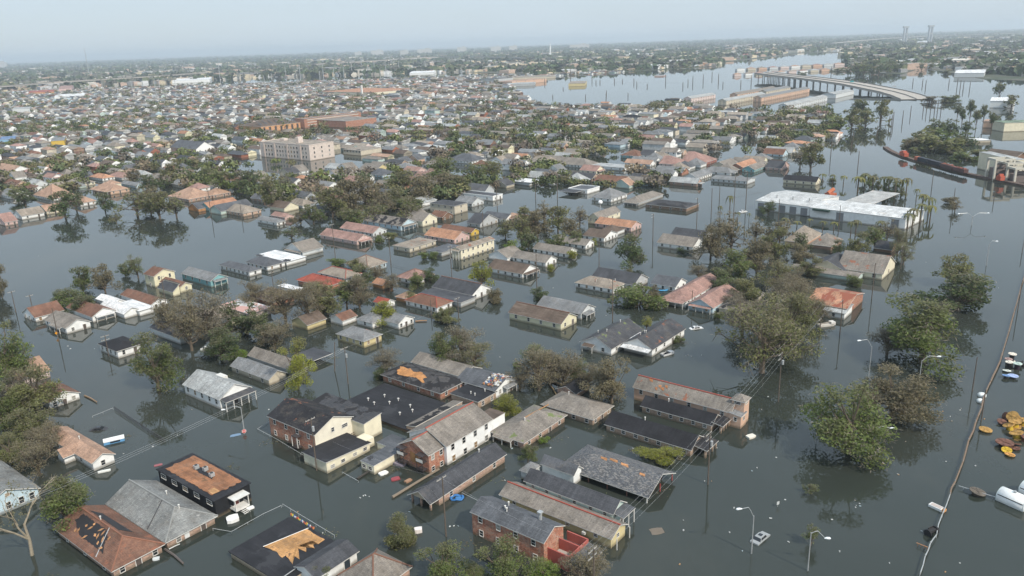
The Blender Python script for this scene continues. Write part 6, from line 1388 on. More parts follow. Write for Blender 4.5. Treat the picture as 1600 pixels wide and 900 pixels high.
lamp(1174, 865, 806, 1158, 795, 'street lamp with its head to the left, beside the sunken silver car'); lamp(1262, 892, 832, 1290, 841, 'street lamp with its head to the right at the bottom edge'); lamp(1366, 717, 668, 1391, 669, 'street lamp standing against the large leafy tree'); lamp(1436, 598, 563, 1464, 557, 'street lamp in front of the biggest round tree'); lamp(1357, 590, 541, 1344, 532, 'street lamp left of the biggest round tree')
lamp(1518, 352, 338, 1499, 334, 'twin headed street lamp in the wide channel', (1542, 333)); lamp(1541, 415, 382, 1555, 377, 'pale street lamp right of the dark tree in the channel'); lamp(1275, 693, 665, 1282, 660, 'street lamp stub under the large leafy tree'); lamp(382, 676, 636, 351, 640, 'street lamp carrying the red stop sign in front of the white porch house')
# road signs
def sign(px, py, z, shape, col, label, size=.42, name='road_sign', post=True, border=None):
    p = at(px, py); root = empty(name, frame(p, .5)); n_ = {'oct': 8, 'dia': 4, 'sq': 4}[shape]; off = {'oct': PI / 8, 'dia': 0, 'sq': PI / 4}[shape]
    m = MB(); m.tube([(0, 0, -1), (0, 0, z + .1)], .05, 5); m.build('post', STEEL, root)
    m = MB(); P_ = [(math.cos(off + 2 * PI * k / n_) * size, -.07, z + math.sin(off + 2 * PI * k / n_) * size) for k in range(n_)]
    m.face(P_); m.face([(q[0], -.03, q[2]) for q in reversed(P_)]); m.build('panel', PAINT, root, None, col)
    if border:
        m = MB(); Q = [(math.cos(off + 2 * PI * k / n_) * size * 1.14, -.055, z + math.sin(off + 2 * PI * k / n_) * size * 1.14) for k in range(n_)]; m.face(Q); m.build('border', PAINT, root, None, border)
    tag(root, label, 'road sign')
    return root
sg = sign(382, 678.5, .85, 'oct', (.55, .03, .03), 'red eight-sided stop sign just above the water by the street lamp', .5, border=(.75, .75, .73))
m = MB()   # STOP, in block strokes
def strokes(txt, w, h, t, gap):
    G = {'S': [(0, 1, 1, 1), (0, .5, 1, .5), (0, 0, 1, 0), (0, .5, 0, 1), (1, 0, 1, .5)], 'T': [(0, 1, 1, 1), (.5, 0, .5, 1)], 'O': [(0, 0, 1, 0), (0, 1, 1, 1), (0, 0, 0, 1), (1, 0, 1, 1)], 'P': [(0, 0, 0, 1), (0, 1, 1, 1), (0, .5, 1, .5), (1, .5, 1, 1)]}
    x = -(len(txt) * w + (len(txt) - 1) * gap) / 2
    for ch in txt:
        for a, b, c, d in G[ch]: m.box((x + (a + c) / 2 * w, -.085, .85 - h / 2 + (b + d) / 2 * h), (abs(c - a) * w + t, .02, abs(d - b) * h + t))
        x += w + gap
strokes('STOP', .13, .26, .05, .09); m.build('lettering', PAINT, sg, None, (.8, .8, .78))
sign(89.5, 526, 1.3, 'dia', (.75, .32, .02), 'orange diamond road sign on a pole in the left street', .55); sign(1215, 792, .9, 'sq', (.45, .47, .47), 'grey square sign just clear of the water in the open road', .5)

# overhead wires
def wire(a, b, sag, label, r=.011, n_=14):
    d = depth(a.lerp(b, .5)); m = MB(); pts = []
    for i in range(n_ + 1):
        t = i / n_; q = a.lerp(b, t); q.z -= sag * 4 * t * (1 - t); pts.append(q)
    m.tube(pts, max(r, .00006 * d), 4, 0, False); tag(m.build('overhead_wire', WIRE), label, 'wire', 'overhead wires strung between the poles')
far0 = at(1330, 470, 9.0); offl = at(-70, 826, 9.5); off2 = at(1300, 462, 9)
nx = Vector((gv.x, gv.y, 0))
for k, o in enumerate((-1.5, -.5, .6, 1.5)):
    d = nx * o
    wn = ('front', 'second from the front', 'third from the front', 'rearmost')[k]
    wire(w0 + d, w1 + d, .7, wn + ' of four wires from bottom edge pole to transformer pole'); wire(w1 + d, w2 + d, .8, wn + ' of four wires from transformer pole towards the big tree')
    if k % 3 == 0: wire(w2 + d, off2 + d, 1.0, ('front' if k == 0 else 'rear') + ' of two thin wires running from the right hand pole into the trees')
for o in (-.9, .0, .9): wire(offl + nx * o, w4 + nx * o + Vector((0, 0, -.3)), 1.8, {-.9: 'lowest', .0: 'middle', .9: 'uppermost'}[o] + ' of three wires sweeping over the dark water from the left edge', .018)
wire(w4, at(717, 466.5, 8) , .8, 'single thin overhead wire behind the leaning pole')
wire(w3, at(520, 690, 7), .8, 'faint overhead wire crossing in front of the cream flat house'); wire(w3, w0, 1.0, 'faint overhead wire between the two bottom poles')

# ================================================================ channel side: train, plant, reels, tanks, boom
def seg_box(m, a, b, w, z0, z1, mi=0):
    d = (b - a); L_ = d.length; n_ = Vector((-d.y, d.x, 0)).normalized() * w / 2
    q = [a - n_, b - n_, b + n_, a + n_]; lo = [Vector((t.x, t.y, z0)) for t in q]; hi = [Vector((t.x, t.y, z1)) for t in q]
    m.face(hi, mi); 
    for i in range(4): m.face([lo[i], lo[(i + 1) % 4], hi[(i + 1) % 4], hi[i]], mi)
tr = [(1383, 231), (1390, 236), (1400, 241), (1415, 247), (1432, 252), (1450, 256), (1470, 262), (1490, 268), (1512, 273), (1540, 279), (1570, 285), (1605, 292), (1640, 298)]
T = [at(x, y) for x, y in tr]; m = MB()
for a, b in zip(T, T[1:]): seg_box(m, a, b, 3.4, -1, 1.1)
tag(m.build('rail_embankment', plain('ballast', (.12, .085, .07), .95, .3, .8)), None, None, None, 'structure')
def railcar(px, py, px2, py2, h, col, label, name, cab=False, heap=None, z0=1.2):
    a, b = at(px, py, z0), at(px2, py2, z0); c = (a + b) / 2; yw_ = math.atan2(b.y - a.y, b.x - a.x); L_ = (b - a).length
    root = empty(name, frame((c.x, c.y, z0), yw_)); m = MB(); m.box((0, 0, .9 + h / 2), (L_, 3.0, h)); m.build('body', PAINT, root, None, col)
    for s in (-.35, .35):
        m = MB()
        for x in (-1, 1):
            for y in (-.8, .8): m.tube([(s * L_ + x, y - .08, .45), (s * L_ + x, y + .08, .45)], .45, 8)
        m.box((s * L_, 0, .75), (2.6, 1.8, .3)); m.build('bogie', PAINT, root, None, (.04, .035, .03))
    if heap:
        m = MB(); rr = random.Random(int(px)); 
        for k in range(14): m.box((rr.uniform(-.45, .45) * L_, rr.uniform(-.9, .9), .9 + h + rr.uniform(-.1, .25)), (rr.uniform(.6, 2), rr.uniform(.4, 1.2), rr.uniform(.3, .9)))
        m.build('scrap_load', PAINT, root, None, heap)
    if cab: m = MB(); m.box((0, 0, h + 1.4), (L_ * .4, 2.6, 1.1)); m.build('cab', PAINT, root, None, col)
    tag(root, label, 'rail car', 'rail cars on the embankment across the channel')
railcar(1408, 244, 1416, 247, 2.6, (.42, .10, .06), 'bright orange-red rail car alone on the embankment', 'rail_car', True); railcar(1431, 251.5, 1435, 252.5, 2.4, (.40, .12, .07), 'short rust red rail car at the left end of the black ones', 'rail_car')
railcar(1436, 252.8, 1450, 256.5, 2.6, (.03, .034, .045), 'dark blue-black rail car, left one of the string', 'rail_car'); railcar(1451.5, 257, 1471, 262.3, 2.6, (.035, .035, .045), 'dark rail car in the middle of the string', 'rail_car'); railcar(1472, 262.6, 1490, 267.5, 2.2, (.10, .06, .055), 'brown rail car heaped with red scrap', 'rail_car', False, (.36, .13, .09)); railcar(1491, 267.8, 1509, 272.5, 2.2, (.11, .06, .055), 'brown rail car heaped with red scrap, right end of the string', 'rail_car', False, (.34, .12, .09))
railcar(1559, 283, 1566, 284.5, 2.6, (.42, .10, .06), 'bright orange-red rail car below the steel plant', 'rail_car', True)
r, L, Wd, e = big('industrial_plant', 'cream industrial plant with open frames and dark shed at the right edge', 'plant', 'P', (1585, 250), (1660, 262), (1575, 236), 11, 'flat', 'cream', 'rlight', .0, METALW, oh=.2)
iv = r.matrix_basis.inverted()
for (x, y, w, h) in ((1560, 280, 11, 12), (1578, 281, 10, 10), (1596, 284, 14, 8)):
    p = iv @ at(x, y); m = MB()
    for sx in (-w / 2, w / 2):
        for sy in (-4, 4): m.box((p.x + sx, p.y + sy, h / 2 - .5), (1.1, 1.1, h + 1))
    for sy in (-4, 4): m.box((p.x, p.y + sy, h + .5), (w + 1.2, 1.1, 1.1))
    for sx in (-w / 2, w / 2): m.box((p.x + sx, p.y, h + .52), (1.1, 6.8, 1.1))
    m.build('portal_frame', PAINT, r, None, (.50, .47, .40))
    m = MB(); m.box((p.x, p.y + 1, h * .3), (w * .8, 5, h * .6)); m.box((p.x - 1, p.y - 1.5, h * .75), (w * .5, 2, h * .2)); m.build('machinery', PAINT, r, None, (.16, .13, .12))
p = iv @ at(1570, 262); mb, rd, g = roof_geo(16, 22, 8, 3.5, 'vgg', .5); mb.build('shed_roof', [SH, TRIM], r, Matrix.Translation(p) @ Matrix.Rotation(.4, 4, 'Z'), C_('rbrown')); wall_geo(15, 21, 8, 3.4, 'vgg').build('shed_wall', METALW, r, Matrix.Translation(p) @ Matrix.Rotation(.4, 4, 'Z'), C_('brownw'))
# cable reels
REEL = {}
def reel(px, py, dpx, tilt, col, drum, label, z=.5, h=1.3):
    p = at(px, py, z); d = dpx * depth(p) / F; rnd = random.Random(int(px * 7 + py)); root = empty('cable_reel', frame(p, rnd.uniform(0, 6)) @ Matrix.Rotation(tilt * 1.3 + rnd.uniform(-.13, .13), 4, 'X'))
    for nm, zz in (('flange', 0), ('flange', -h)):
        m = MB(); m.tube([(0, 0, zz - .08), (0, 0, zz + .08)], d / 2, 20)
        if zz == 0:
            for k in range(6):
                a = k * PI / 3; m.tube([(math.cos(a) * d * .08, math.sin(a) * d * .08, .11), (math.cos(a) * d * .46, math.sin(a) * d * .46, .11)], .07, 4)
            m.tube([(0, 0, .08), (0, 0, .2)], d * .1, 10)
        m.build(nm, RUSTED, root, None, col)
    m = MB(); m.tube([(0, 0, -h), (0, 0, -.05)], d * .29, 14); m.build('drum', RUSTED, root, None, drum)
    tag(root, label, 'cable reel', 'cable reels floating by the boom')
Yl, Ye, Ru, Bk = (.40, .235, .075), (.50, .33, .035), (.15, .075, .055), (.018, .016, .018)
reel(1540, 671, 19, .1, Yl, Ye, 'lone yellow-brown cable reel right beside the boom', .45)
for t in ((1571, 651, 15, -.9, Ru, Ru, 'dark rust red reel on edge at the top left of the yellow cluster'), (1582, 650, 18, .5, Yl, Ye, 'tilted yellow reel at the top of the yellow cluster', 1.5), (1566, 659, 15, .15, Ru, Ru, 'low rusty reel at the left of the yellow cluster', .5), (1576, 664, 17, .25, Yl, Ye, 'yellow reel with bright drum in the middle left of the cluster', 1.1), (1586, 659, 18, .1, Yl, Ye, 'broad yellow reel in the middle of the cluster', 1.6), (1599, 656, 17, .2, Yl, Ye, 'yellow reel cut by the right edge, upper one', 1.3), (1588, 676, 20, .15, Yl, Ye, 'broad yellow reel with open spokes at the front of the cluster', 1.3), (1602, 684, 15, .4, Ru, Ru, 'rusty red reel cut by the right edge', .8),
          (1570, 691, 26, .1, Ru, Bk, 'large dark rusty reel, front left of the lower cluster', .9), (1588, 694, 14, .3, (.15, .08, .06), Bk, 'small dark brown reel behind the lower cluster', .6), (1586, 700, 15, .2, Ru, Ru, 'flat rusty reel lying right of the yellow pair', .3), (1573, 703, 15, .2, Ye, Ye, 'bright yellow reel of the lower pair', .4), (1578, 710, 15, -.1, (.50, .26, .08), Ye, 'orange-brown reel at the very front of the lower pair', .3),
          (1582, 553, 12, .05, (.66, .60, .52), Bk, 'pale topped reel on a black drum, top of the far group', 2.2, 2.2), (1576, 561, 11, .05, (.35, .24, .22), Bk, 'brownish topped reel behind the middle of the far group', 1.6, 1.8), (1577, 565.5, 11, .05, (.66, .62, .55), Bk, 'pale topped reel over an orange drum in the far group', 1.8, 2.0), (1590, 568, 13, .1, (.42, .50, .46), (.03, .02, .03), 'greenish topped reel at the right of the far group', 1.6, 2.0), (1595, 566, 8, .6, Bk, Bk, 'small black tipped reel at the right edge of the far group', 1.0, 1.4), (1573, 579, 12, .05, (.60, .62, .58), Bk, 'white topped reel lying low at the left of the far group', .3, .9), (1572, 586.5, 11, .05, (.22, .36, .62), Bk, 'blue topped reel, left of the blue pair', .8, 1.2), (1583, 587, 15, .05, (.36, .44, .66), Bk, 'pale blue topped reel, right of the blue pair', .7, 1.2)): reel(*t)
reel(1528, 768, 24, .08, (.13, .11, .09), (.07, .06, .05), 'large dark weathered reel with wood on it near the white tanks', .7)
m = MB()
for k in range(9): a = random.uniform(-1.4, 1.4); m.box((a, random.uniform(-1, 1), .95 + k * .01), (1.8, .22, .1))
# white tanks
def tank(a, b, rad, label):
    A_, B_ = Vector(a), Vector(b); c = (A_ + B_) / 2; d = (B_ - A_); L_ = d.length; root = empty('storage_tank', frame((c.x, c.y, 0), math.atan2(d.y, d.x)))
    m = MB(); pr = [(-L_ / 2 - rad * .35, .05), (-L_ / 2 - rad * .28, .5), (-L_ / 2 - rad * .15, .8), (-L_ / 2, 1), (L_ / 2, 1), (L_ / 2 + rad * .15, .8), (L_ / 2 + rad * .28, .5), (L_ / 2 + rad * .35, .05)]
    m.tube([(x, 0, rad * .42) for x, q in pr], [rad * q for x, q in pr], 24); m.build('shell', PAINT, root, None, (.78, .78, .76), True)
    m = MB(); m.box((0, -rad * .93, rad * .85), (L_ * .95, .06, .16)); m.build('stripe', PAINT, root, None, (.03, .03, .03))
    m = MB(); m.tube([(0, 0, rad * 1.38), (0, 0, rad * 1.6)], .3, 8); m.build('manhole', STEEL, root)
    for s in (-1, 1):
        m = MB(); m.tube([(s * L_ / 2, 0, rad * .42), (s * (L_ / 2 + .1), 0, rad * .42)], rad * 1.015, 24, 0, False); m.build('weld_band', PAINT, root, None, (.55, .62, .62))
    tag(root, label, 'tank')
tank(at(1563, 778), at(1604, 796), 1.75, 'large white cylindrical tank with black stripe lying in the water'); tank(at(1598, 768), at(1640, 786), 1.75, 'second white tank cut by the right edge behind the striped one')
# the floating boom (rail fence with drift wood) running along the channel
bp = [(1437, 900), (1445, 872), (1453, 852), (1463, 838), (1472, 806), (1484, 775), (1492, 755), (1504, 724), (1513, 690), (1524, 662), (1533, 640), (1541, 612), (1548, 597), (1556, 580), (1566, 553), (1576, 520), (1584, 490), (1592, 462), (1600, 435), (1606, 410)]
B_ = [at(x, y, .35) for x, y in bp]; root = empty('floating_boom', frame(B_[6], 0)); o0 = Vector((B_[6].x, B_[6].y, 0))
for i, (a, b) in enumerate(zip(B_, B_[1:])):
    thin = i < 5; m = MB(); mid = a.lerp(b, .5) + Vector((random.uniform(-.25, .25), 0, .05)); m.tube([a - o0, mid - o0, b - o0], .10 if thin else random.uniform(.15, .26), 6)
    m.build('rail' if thin else 'drift_log', STEEL if thin else PAINT, root, None, (.20, .14, .10))
    m = MB(); q = a - o0; m.tube([q - Vector((0, 0, 1)), q + Vector((0, 0, .5))], .07, 5); m.build('post', STEEL, root)
tag(root, 'long line of fence rail and drift wood floating down the right side', 'boom')
for (x1, y1, x2, y2, tx) in ((1498, 759, 1560, 778, 'thin grey pipe rail from the boom to the white tank'), (1432, 848, 1452, 856, 'short orange-brown plank sticking out of the boom')):
    a, b = at(x1, y1, .6), at(x2, y2, .6); m = MB(); m.tube([a, b], .09, 5)
    for k in range(4): q = a.lerp(b, (k + .5) / 4); m.tube([q, q - Vector((0, 0, 1))], .06, 4)
    tag(m.build('pipe_rail' if 'pipe' in tx else 'plank', STEEL if 'pipe' in tx else PAINT, None, None, (.4, .2, .1)), tx, 'rail' if 'pipe' in tx else 'plank')
# boats, bits against the boom
p = at(1463, 794); root = empty('small_boat', frame(p, -1.0)); m = MB(); m.box((0, 0, .25), (2.6, 1.3, .5)); m.build('hull', PAINT, root, None, (.7, .7, .68)); m = MB(); m.box((0, 0, .52), (2.1, .9, .08)); m.build('inside', PAINT, root, None, (.45, .38, .34)); m = MB(); m.box((1.5, 0, .3), (.5, .9, .5)); m.build('stern', PAINT, root, None, (.55, .28, .12)); tag(root, 'small white box boat floating left of the boom', 'boat')
p = at(1455, 834); root = empty('overturned_cart', frame(p, .5))
for x in (-.9, .9):
    m = MB(); m.tube([(x, 0, .5), (x + .35 * (1 if x > 0 else -1), 0, .5)], .75, 14); m.build('wheel', PAINT, root, None, (.02, .02, .022))
m = MB(); m.box((0, 0, .75), (1.6, .8, .5)); m.box((0, .3, 1.15), (1.2, .1, .4)); m.build('body', PAINT, root, None, (.035, .033, .034)); tag(root, 'black wheeled machine half under water against the boom', 'machine')
for x, y, s, tx in ((1534, 619, 1.0, 'round white drum floating against the boom, upper of two'), (1532, 628, .9, 'round white drum floating against the boom, lower of two')):
    p = at(x, y); m = MB(); m.tube([(0, 0, -.3), (0, 0, .5 * s), (0, 0, .8 * s), (0, 0, .95 * s)], [s, s, s * .75, .1], 14); tag(m.build('float_drum', PAINT, None, frame(p, 0), (.72, .74, .72), True), tx, 'drum')

# ================================================================ sunken vehicles and boats
def sedan(px, py, yaw, col, label, z=-.75, sc=1.0, roof=None):
    p = at(px, py); root = empty('sunken_car', frame((p.x, p.y, z), yaw)); m = MB()
    pr = [(-2.3, .35), (-2.25, .82), (-1.5, .95), (-1.0, 1.38), (-.7, 1.48), (.6, 1.46), (1.25, 1.0), (2.15, .82), (2.3, .4)]
    for s, nx_ in ((-1, 0), (1, 0)):
        pass
    W_ = [.82, .86, .86, .68, .62, .62, .84, .84, .78]
    for i in range(len(pr) - 1):
        (x0, z0_), (x1, z1_) = pr[i], pr[i + 1]; w0_, w1_ = W_[i], W_[i + 1]
        glassy = i in (2, 5); m.face([(x0, -w0_, z0_), (x0, w0_, z0_), (x1, w1_, z1_), (x1, -w1_, z1_)][::-1], 1 if glassy else 0)
        for s in (-1, 1):
            q = [(x0, s * w0_, z0_), (x1, s * w1_, z1_), (x1, s * .86, .3), (x0, s * .86, .3)]; m.face(q if s > 0 else q[::-1], 0)
    m.build('body', [PAINT, GLASS], root, None, col)
    for s in (-1, 1):
        for x0, x1 in ((-.95, -.1), (0.0, .95)):
            m = MB(); m.face([(x0, s * .80, 1.0), (x1, s * .80, 1.0), (x1 - (.3 if x1 > .5 else 0), s * .66, 1.38), (x0 + (.2 if x0 < -.5 else 0), s * .66, 1.38)][::s]); m.build('side_window', GLASS, root)
    m = MB(); m.box((-.05, 0, 1.5), (.8, .7, .03)); m.build('sunroof', GLASS, root)
    tag(root, label, 'car')
sedan(1188, 842, .75, (.30, .315, .32), 'silver car sunk to its windows beside a street lamp', -.55); sedan(154, 671, .1, (.05, .05, .055), 'dark car with grey roof sunk beside the fenced yard', -.8)
sedan(862, 288, .3, (.7, .7, .7), 'white car awash right of the white fuel station', -.5); sedan(1161, 331, .4, (.7, .7, .7), 'white car awash left of the white warehouse', -.5); sedan(755, 290, .3, (.6, .6, .6), 'pale car awash near the flat white commercial building', -.5)
sedan(1088, 513, .2, (.7, .7, .7), 'white car roof showing between submerged poles and branches', -.75); sedan(325, 505 + 40, .4, (.6, .6, .58), 'pale car half hidden under the left bank trees', -.6)
p = at(178.5, 690); root = empty('sunken_van', frame(p, .5)); m = MB(); m.box((0, 0, .2), (4.6, 2.0, 1.0)); m.build('body', PAINT, root, None, (.12, .30, .52)); m = MB(); m.box((0, 0, .78), (4.7, 2.1, .18)); m.build('roof', PAINT, root, None, (.76, .75, .72)); m = MB(); m.box((.2, -1.01, .4), (2.2, .04, .4)); m.build('window', GLASS, root); tag(root, 'blue van with white roof sunk beside the salmon roofed house', 'van')
p = at(1042, 554); root = empty('sunken_pickup', frame(p, .5)); m = MB(); m.box((0, -.8, .3), (3.6, .15, .5)); m.box((0, .8, .3), (3.6, .15, .5)); m.box((-1.8, 0, .3), (.15, 1.7, .5)); m.build('bed', PAINT, root, None, (.5, .5, .5)); m = MB(); m.box((1.4, 0, .5), (1.4, 1.6, .7)); m.build('cab', PAINT, root, None, (.3, .32, .34)); m = MB(); m.tube([(-.4, 0, .4), (.3, 0, .6)], .4, 8); m.build('spare_wheel', PAINT, root, None, (.02, .02, .02)); tag(root, 'wrecked grey pickup awash at the corner of the right white house', 'pickup')
p = at(1290, 509); root = empty('utility_truck', frame(p, .2)); m = MB(); m.box((0, 0, .2), (5, 1.8, .9)); m.build('bed', PAINT, root, None, (.55, .52, .47)); m = MB(); m.box((2.2, 0, .8), (1.5, 1.8, 1.0)); m.build('cab', PAINT, root, None, (.62, .60, .56)); m = MB(); m.tube([(-2.4, 0, .7), (1.4, 0, 1.2)], .15, 6); m.build('boom_arm', PAINT, root, None, (.3, .26, .22)); tag(root, 'pale utility truck sunk beside two poles below the brick warehouse', 'truck')
p = at(1034, 452); root = empty('round_pool', frame(p, 0)); m = MB(); m.tube([(2.6 * math.cos(k * PI / 12), 2.6 * math.sin(k * PI / 12), .3) for k in range(25)], .28, 6); m.build('rim', PAINT, root, None, (.06, .30, .55)); tag(root, 'bright blue rim of a round pool beside the small slate roofed house', 'pool')
p = at(714, 779); root = empty('wading_pool', frame(p, 0)); m = MB(); m.tube([(1.3 * math.cos(k * PI / 8), .9 * math.sin(k * PI / 8), .2 + .15 * math.sin(k * 1.7)) for k in range(17)], .25, 6); m.build('rim', PAINT, root, None, (.04, .16, .40)); m = MB(); m.box((.4, 0, .15), (1.4, .9, .1)); m.build('liner', PAINT, root, None, (.06, .2, .42)); tag(root, 'crumpled blue wading pool floating by the pole near the gable carport', 'pool')
m = MB(); r_ = random.Random(3)
for k in range(26): m.tube([(.0, 0, 9.5)] * 1 + [(0, 0, 9.6)], .1, 4) if k < 0 else None
p = at(938, 345, 0); root = empty('water_ball', frame(p, 0)); m = MB(); m.tube([(0, 0, 0), (0, 0, 9)], .25, 6); m.build('mast', STEEL, root); m = MB(); m.tube([(0, 0, 8.6 + q) for q in (0, .35, .9, 1.5, 2.05, 2.4)], [.15, .8, 1.2, 1.2, .8, .1], 12); m.build('ball', PAINT, root, None, (.75, .75, .73), True); tag(root, 'white ball on a mast above the cream gable house', 'tank')
# loose things in the water near the houses
def slab(px, py, dx, dy, th, yaw, col, name, label, cat, z=0.0, tilt=0.0, parts=()):
    p = at(px, py, z); ob_m = MB(); rr = random.Random(int(px + py)); k = 10
    ring = [(dx / 2 * max(-1, min(1, 1.35 * math.cos(2 * PI * i / k))) * rr.uniform(.88, 1.05), dy / 2 * max(-1, min(1, 1.35 * math.sin(2 * PI * i / k))) * rr.uniform(.88, 1.05)) for i in range(k)]
    ob_m.face([(x, y, th) for x, y in ring])
    for i in range(k): a, b = ring[i], ring[(i + 1) % k]; ob_m.face([(a[0], a[1], -.15), (b[0], b[1], -.15), (b[0], b[1], th), (a[0], a[1], th)])
    tag(ob_m.build(name, PAINT, None, frame(p, yaw) @ Matrix.Rotation(tilt, 4, 'X'), col), label, cat)
slab(364, 813, 2.4, 2.2, .7, .5, (.72, .71, .68), 'foam_block', 'lumpy white block floating in the fenced yard of the black house', 'debris'); slab(391, 795, 1.5, .9, .4, .6, (.75, .75, .73), 'foam_block', 'small white slab by the steps of the black house', 'debris'); slab(345, 802, 4.6, 1.4, .45, .9, (.62, .60, .55), 'bath_tub', 'pale tub lying along the foot of the black house', 'tub')
slab(599, 740, 2.0, 1.5, .3, .7, (.75, .74, .72), 'floating_board', 'bright white panel floating in front of the cream flat house', 'panel'); slab(618, 749, 1.9, 1.4, .25, .4, (.28, .06, .07), 'floating_mat', 'dark red panel floating right of the white panel', 'panel'); slab(638, 752, 1.7, 1.0, .3, .8, (.32, .19, .12), 'wooden_pallet', 'small brown wooden pallet right of the red panel', 'pallet'); slab(625, 726, 2.8, 1.4, .5, -.5, (.25, .22, .26), 'flat_boat', 'flat boat with coloured bundles moored at the red brick front', 'boat')
slab(654, 831, 1.5, 1.2, .8, .2, (.72, .66, .62), 'foam_block', 'white and red bundle stuck to the round bush', 'debris'); slab(1173, 683, 2.2, 1.6, .4, .5, (.66, .62, .54), 'floating_board', 'cream panel floating alone right of the arched brick houses', 'panel'); slab(163, 737, 2.6, .8, .3, .4, (.66, .66, .62), 'floating_board', 'long white piece floating below the salmon roofed house', 'panel'); slab(247, 727, 1.8, .9, .12, .4, (.30, .10, .11), 'floating_mat', 'dark red mat floating left of the black house', 'panel')
slab(1026, 830, 2.6, 2.2, .05, .2, (.16, .13, .10), 'brown_mat', 'brown mat of debris awash in the open water', 'debris'); slab(368, 680, 2.6, 1.3, .06, .4, (.16, .24, .34), 'floating_board', 'blue panel awash left of the red stop sign', 'panel'); slab(244, 874, 1.2, .9, .3, .3, (.6, .62, .62), 'floating_board', 'small pale bag floating by the rust roofed house', 'bag')
for x1, y1, x2, y2, rr_, col, nm, tx, ct in ((613, 777, 686, 733, .32, (.20, .16, .12), 'plank', 'long weathered timber walkway between cream house and gable carport', 'timber'), (132, 618, 151, 628, .22, (.26, .17, .10), 'log', 'brown log drifting below the left trees', 'log'), (258, 858, 286, 880, .25, (.12, .10, .09), 'plank', 'dark plank sticking out from between the two near houses', 'plank'), (264, 858, 281, 850, .12, (.5, .5, .48), 'plank', 'white board at the corner of the near houses', 'plank'), (558, 748, 582, 733, .28, (.05, .045, .04), 'plank', 'dark timber leading to the cream flat house corner', 'plank'), (649, 502, 667, 501, .25, (.30, .17, .09), 'log', 'brown timber beside the white open porch house', 'log'), (836, 586, 905, 612, .30, (.24, .17, .10), 'log', 'fallen brown trunk lying from the wrecked trees', 'log'), (857, 598, 870, 618, .22, (.25, .18, .1), 'log', 'broken brown limb above the black roofed shed', 'log')):
    a, b = at(x1, y1, .25), at(x2, y2, .3); m = MB(); m.tube([a, a.lerp(b, .5) + Vector((.1, .1, .06)), b], [rr_, rr_ * .9, rr_ * .75], 6); tag(m.build(nm, PAINT, None, None, col), tx, ct)
def fence(pts, label, h=.7, mesh=False, step=2.6, col=(.42, .43, .43), name='pipe_fence'):
    P_ = [at(x, y, 0) for x, y in pts]; root = empty(name, frame(P_[0], 0)); o = P_[0]
    for a, b in zip(P_, P_[1:]):
        m = MB(); z = Vector((0, 0, h)); m.tube([a - o + z, b - o + z], .04, 5); m.build('rail', PAINT, root, None, col); n_ = max(1, int((b - a).length / step))
        for k in range(n_ + 1): q = a.lerp(b, k / n_) - o; m = MB(); m.tube([q - Vector((0, 0, 1)), q + z * 1.05], .035, 5); m.build('post', PAINT, root, None, col)
        if mesh:
            m = MB(); L_ = (b - a).length
            for k in range(int(L_ / .22)): q = a.lerp(b, k * .22 / L_) - o; q2 = a.lerp(b, min(1, (k + 1.6) * .22 / L_)) - o; m.tube([q - Vector((0, 0, .3)), q2 + z], .015, 3, 0, False); m.tube([q2 - Vector((0, 0, .3)), q + z], .015, 3, 0, False)
            ob = m.build('wire_mesh', PAINT, root, None, (.07, .07, .075))
    tag(root, label, 'fence')
fence([(145, 653), (177, 640)], 'pale pipe fence along the far side of the yard with the dark car', .5); fence([(179, 640), (205, 657), (232, 675), (257, 691)], 'dark chain-link fence running down beside the yard with the dark car', 1.0, True, 2.6, (.10, .10, .105))
fence([(333, 829), (362, 834), (412, 806), (440, 793)], 'white pipe fence round the yard of the black house', .5); fence([(442, 792), (480, 815), (523, 841)], 'grey pipe fence with coloured scraps behind the plywood patched roof', .7); fence([(402, 672), (432, 688), (480, 717)], 'thin pipe fence left of the two-storey brick house', .4); fence([(535, 740), (560, 754)], 'short pale pipe rail in front of the cream flat house', .4); fence([(402, 672), (432, 653)], 'thin pipe rail behind the two-storey brick house corner', .3); fence([(722, 773), (748, 786)], 'grey pipe rail from the crumpled blue pool to the slate roof', .5)
fence([(1130, 312), (1190, 300)], 'thin dark fence line crossing the channel by the motel', .4, False, 6, (.12, .11, .10)); fence([(1160, 126), (1270, 131)], 'thin fence line far across the lake', .8, False, 20, (.12, .12, .12)); fence([(960, 128.5), (1068, 130)], 'dark fence line standing in the lake', 1.0, False, 12, (.12, .12, .12)); fence([(612, 415), (645, 424)], 'dark fence top between the light blue hip house and a pole', .5, False, 3, (.1, .1, .1))
# junk heaped on the white house's dark roof, clothes on a fence, bits on roofs
def heap(root, L, Wd, e, rise, y0, y1, n_, seed, name='rooftop_junk'):
    rr = random.Random(seed); m = MB(); cols = [(.6, .6, .58), (.45, .22, .1), (.12, .2, .36), (.5, .46, .3), (.34, .12, .1), (.36, .29, .23), (.66, .66, .64), (.16, .13, .11), (.42, .38, .33)]; mats = [plain('junk_%d' % i, c) if 'junk_%d' % i not in MATS else MATS['junk_%d' % i] for i, c in enumerate(cols)]
    for k in range(n_):
        x = rr.uniform(-.42, .42) * L; y = rr.uniform(y0, y1) * Wd; z = e + .2 + rise * (1 - abs(x) / (L / 2)); m.box((x, y, z + .12), (rr.uniform(.2, 1.0), rr.uniform(.15, .6), rr.uniform(.1, .4)), rr.randrange(len(cols)))
    tag(m.build(name, mats, root), None, None, None, 'stuff')
heap(*JUNK, 1.7, -.5, -.15, 110, 2)
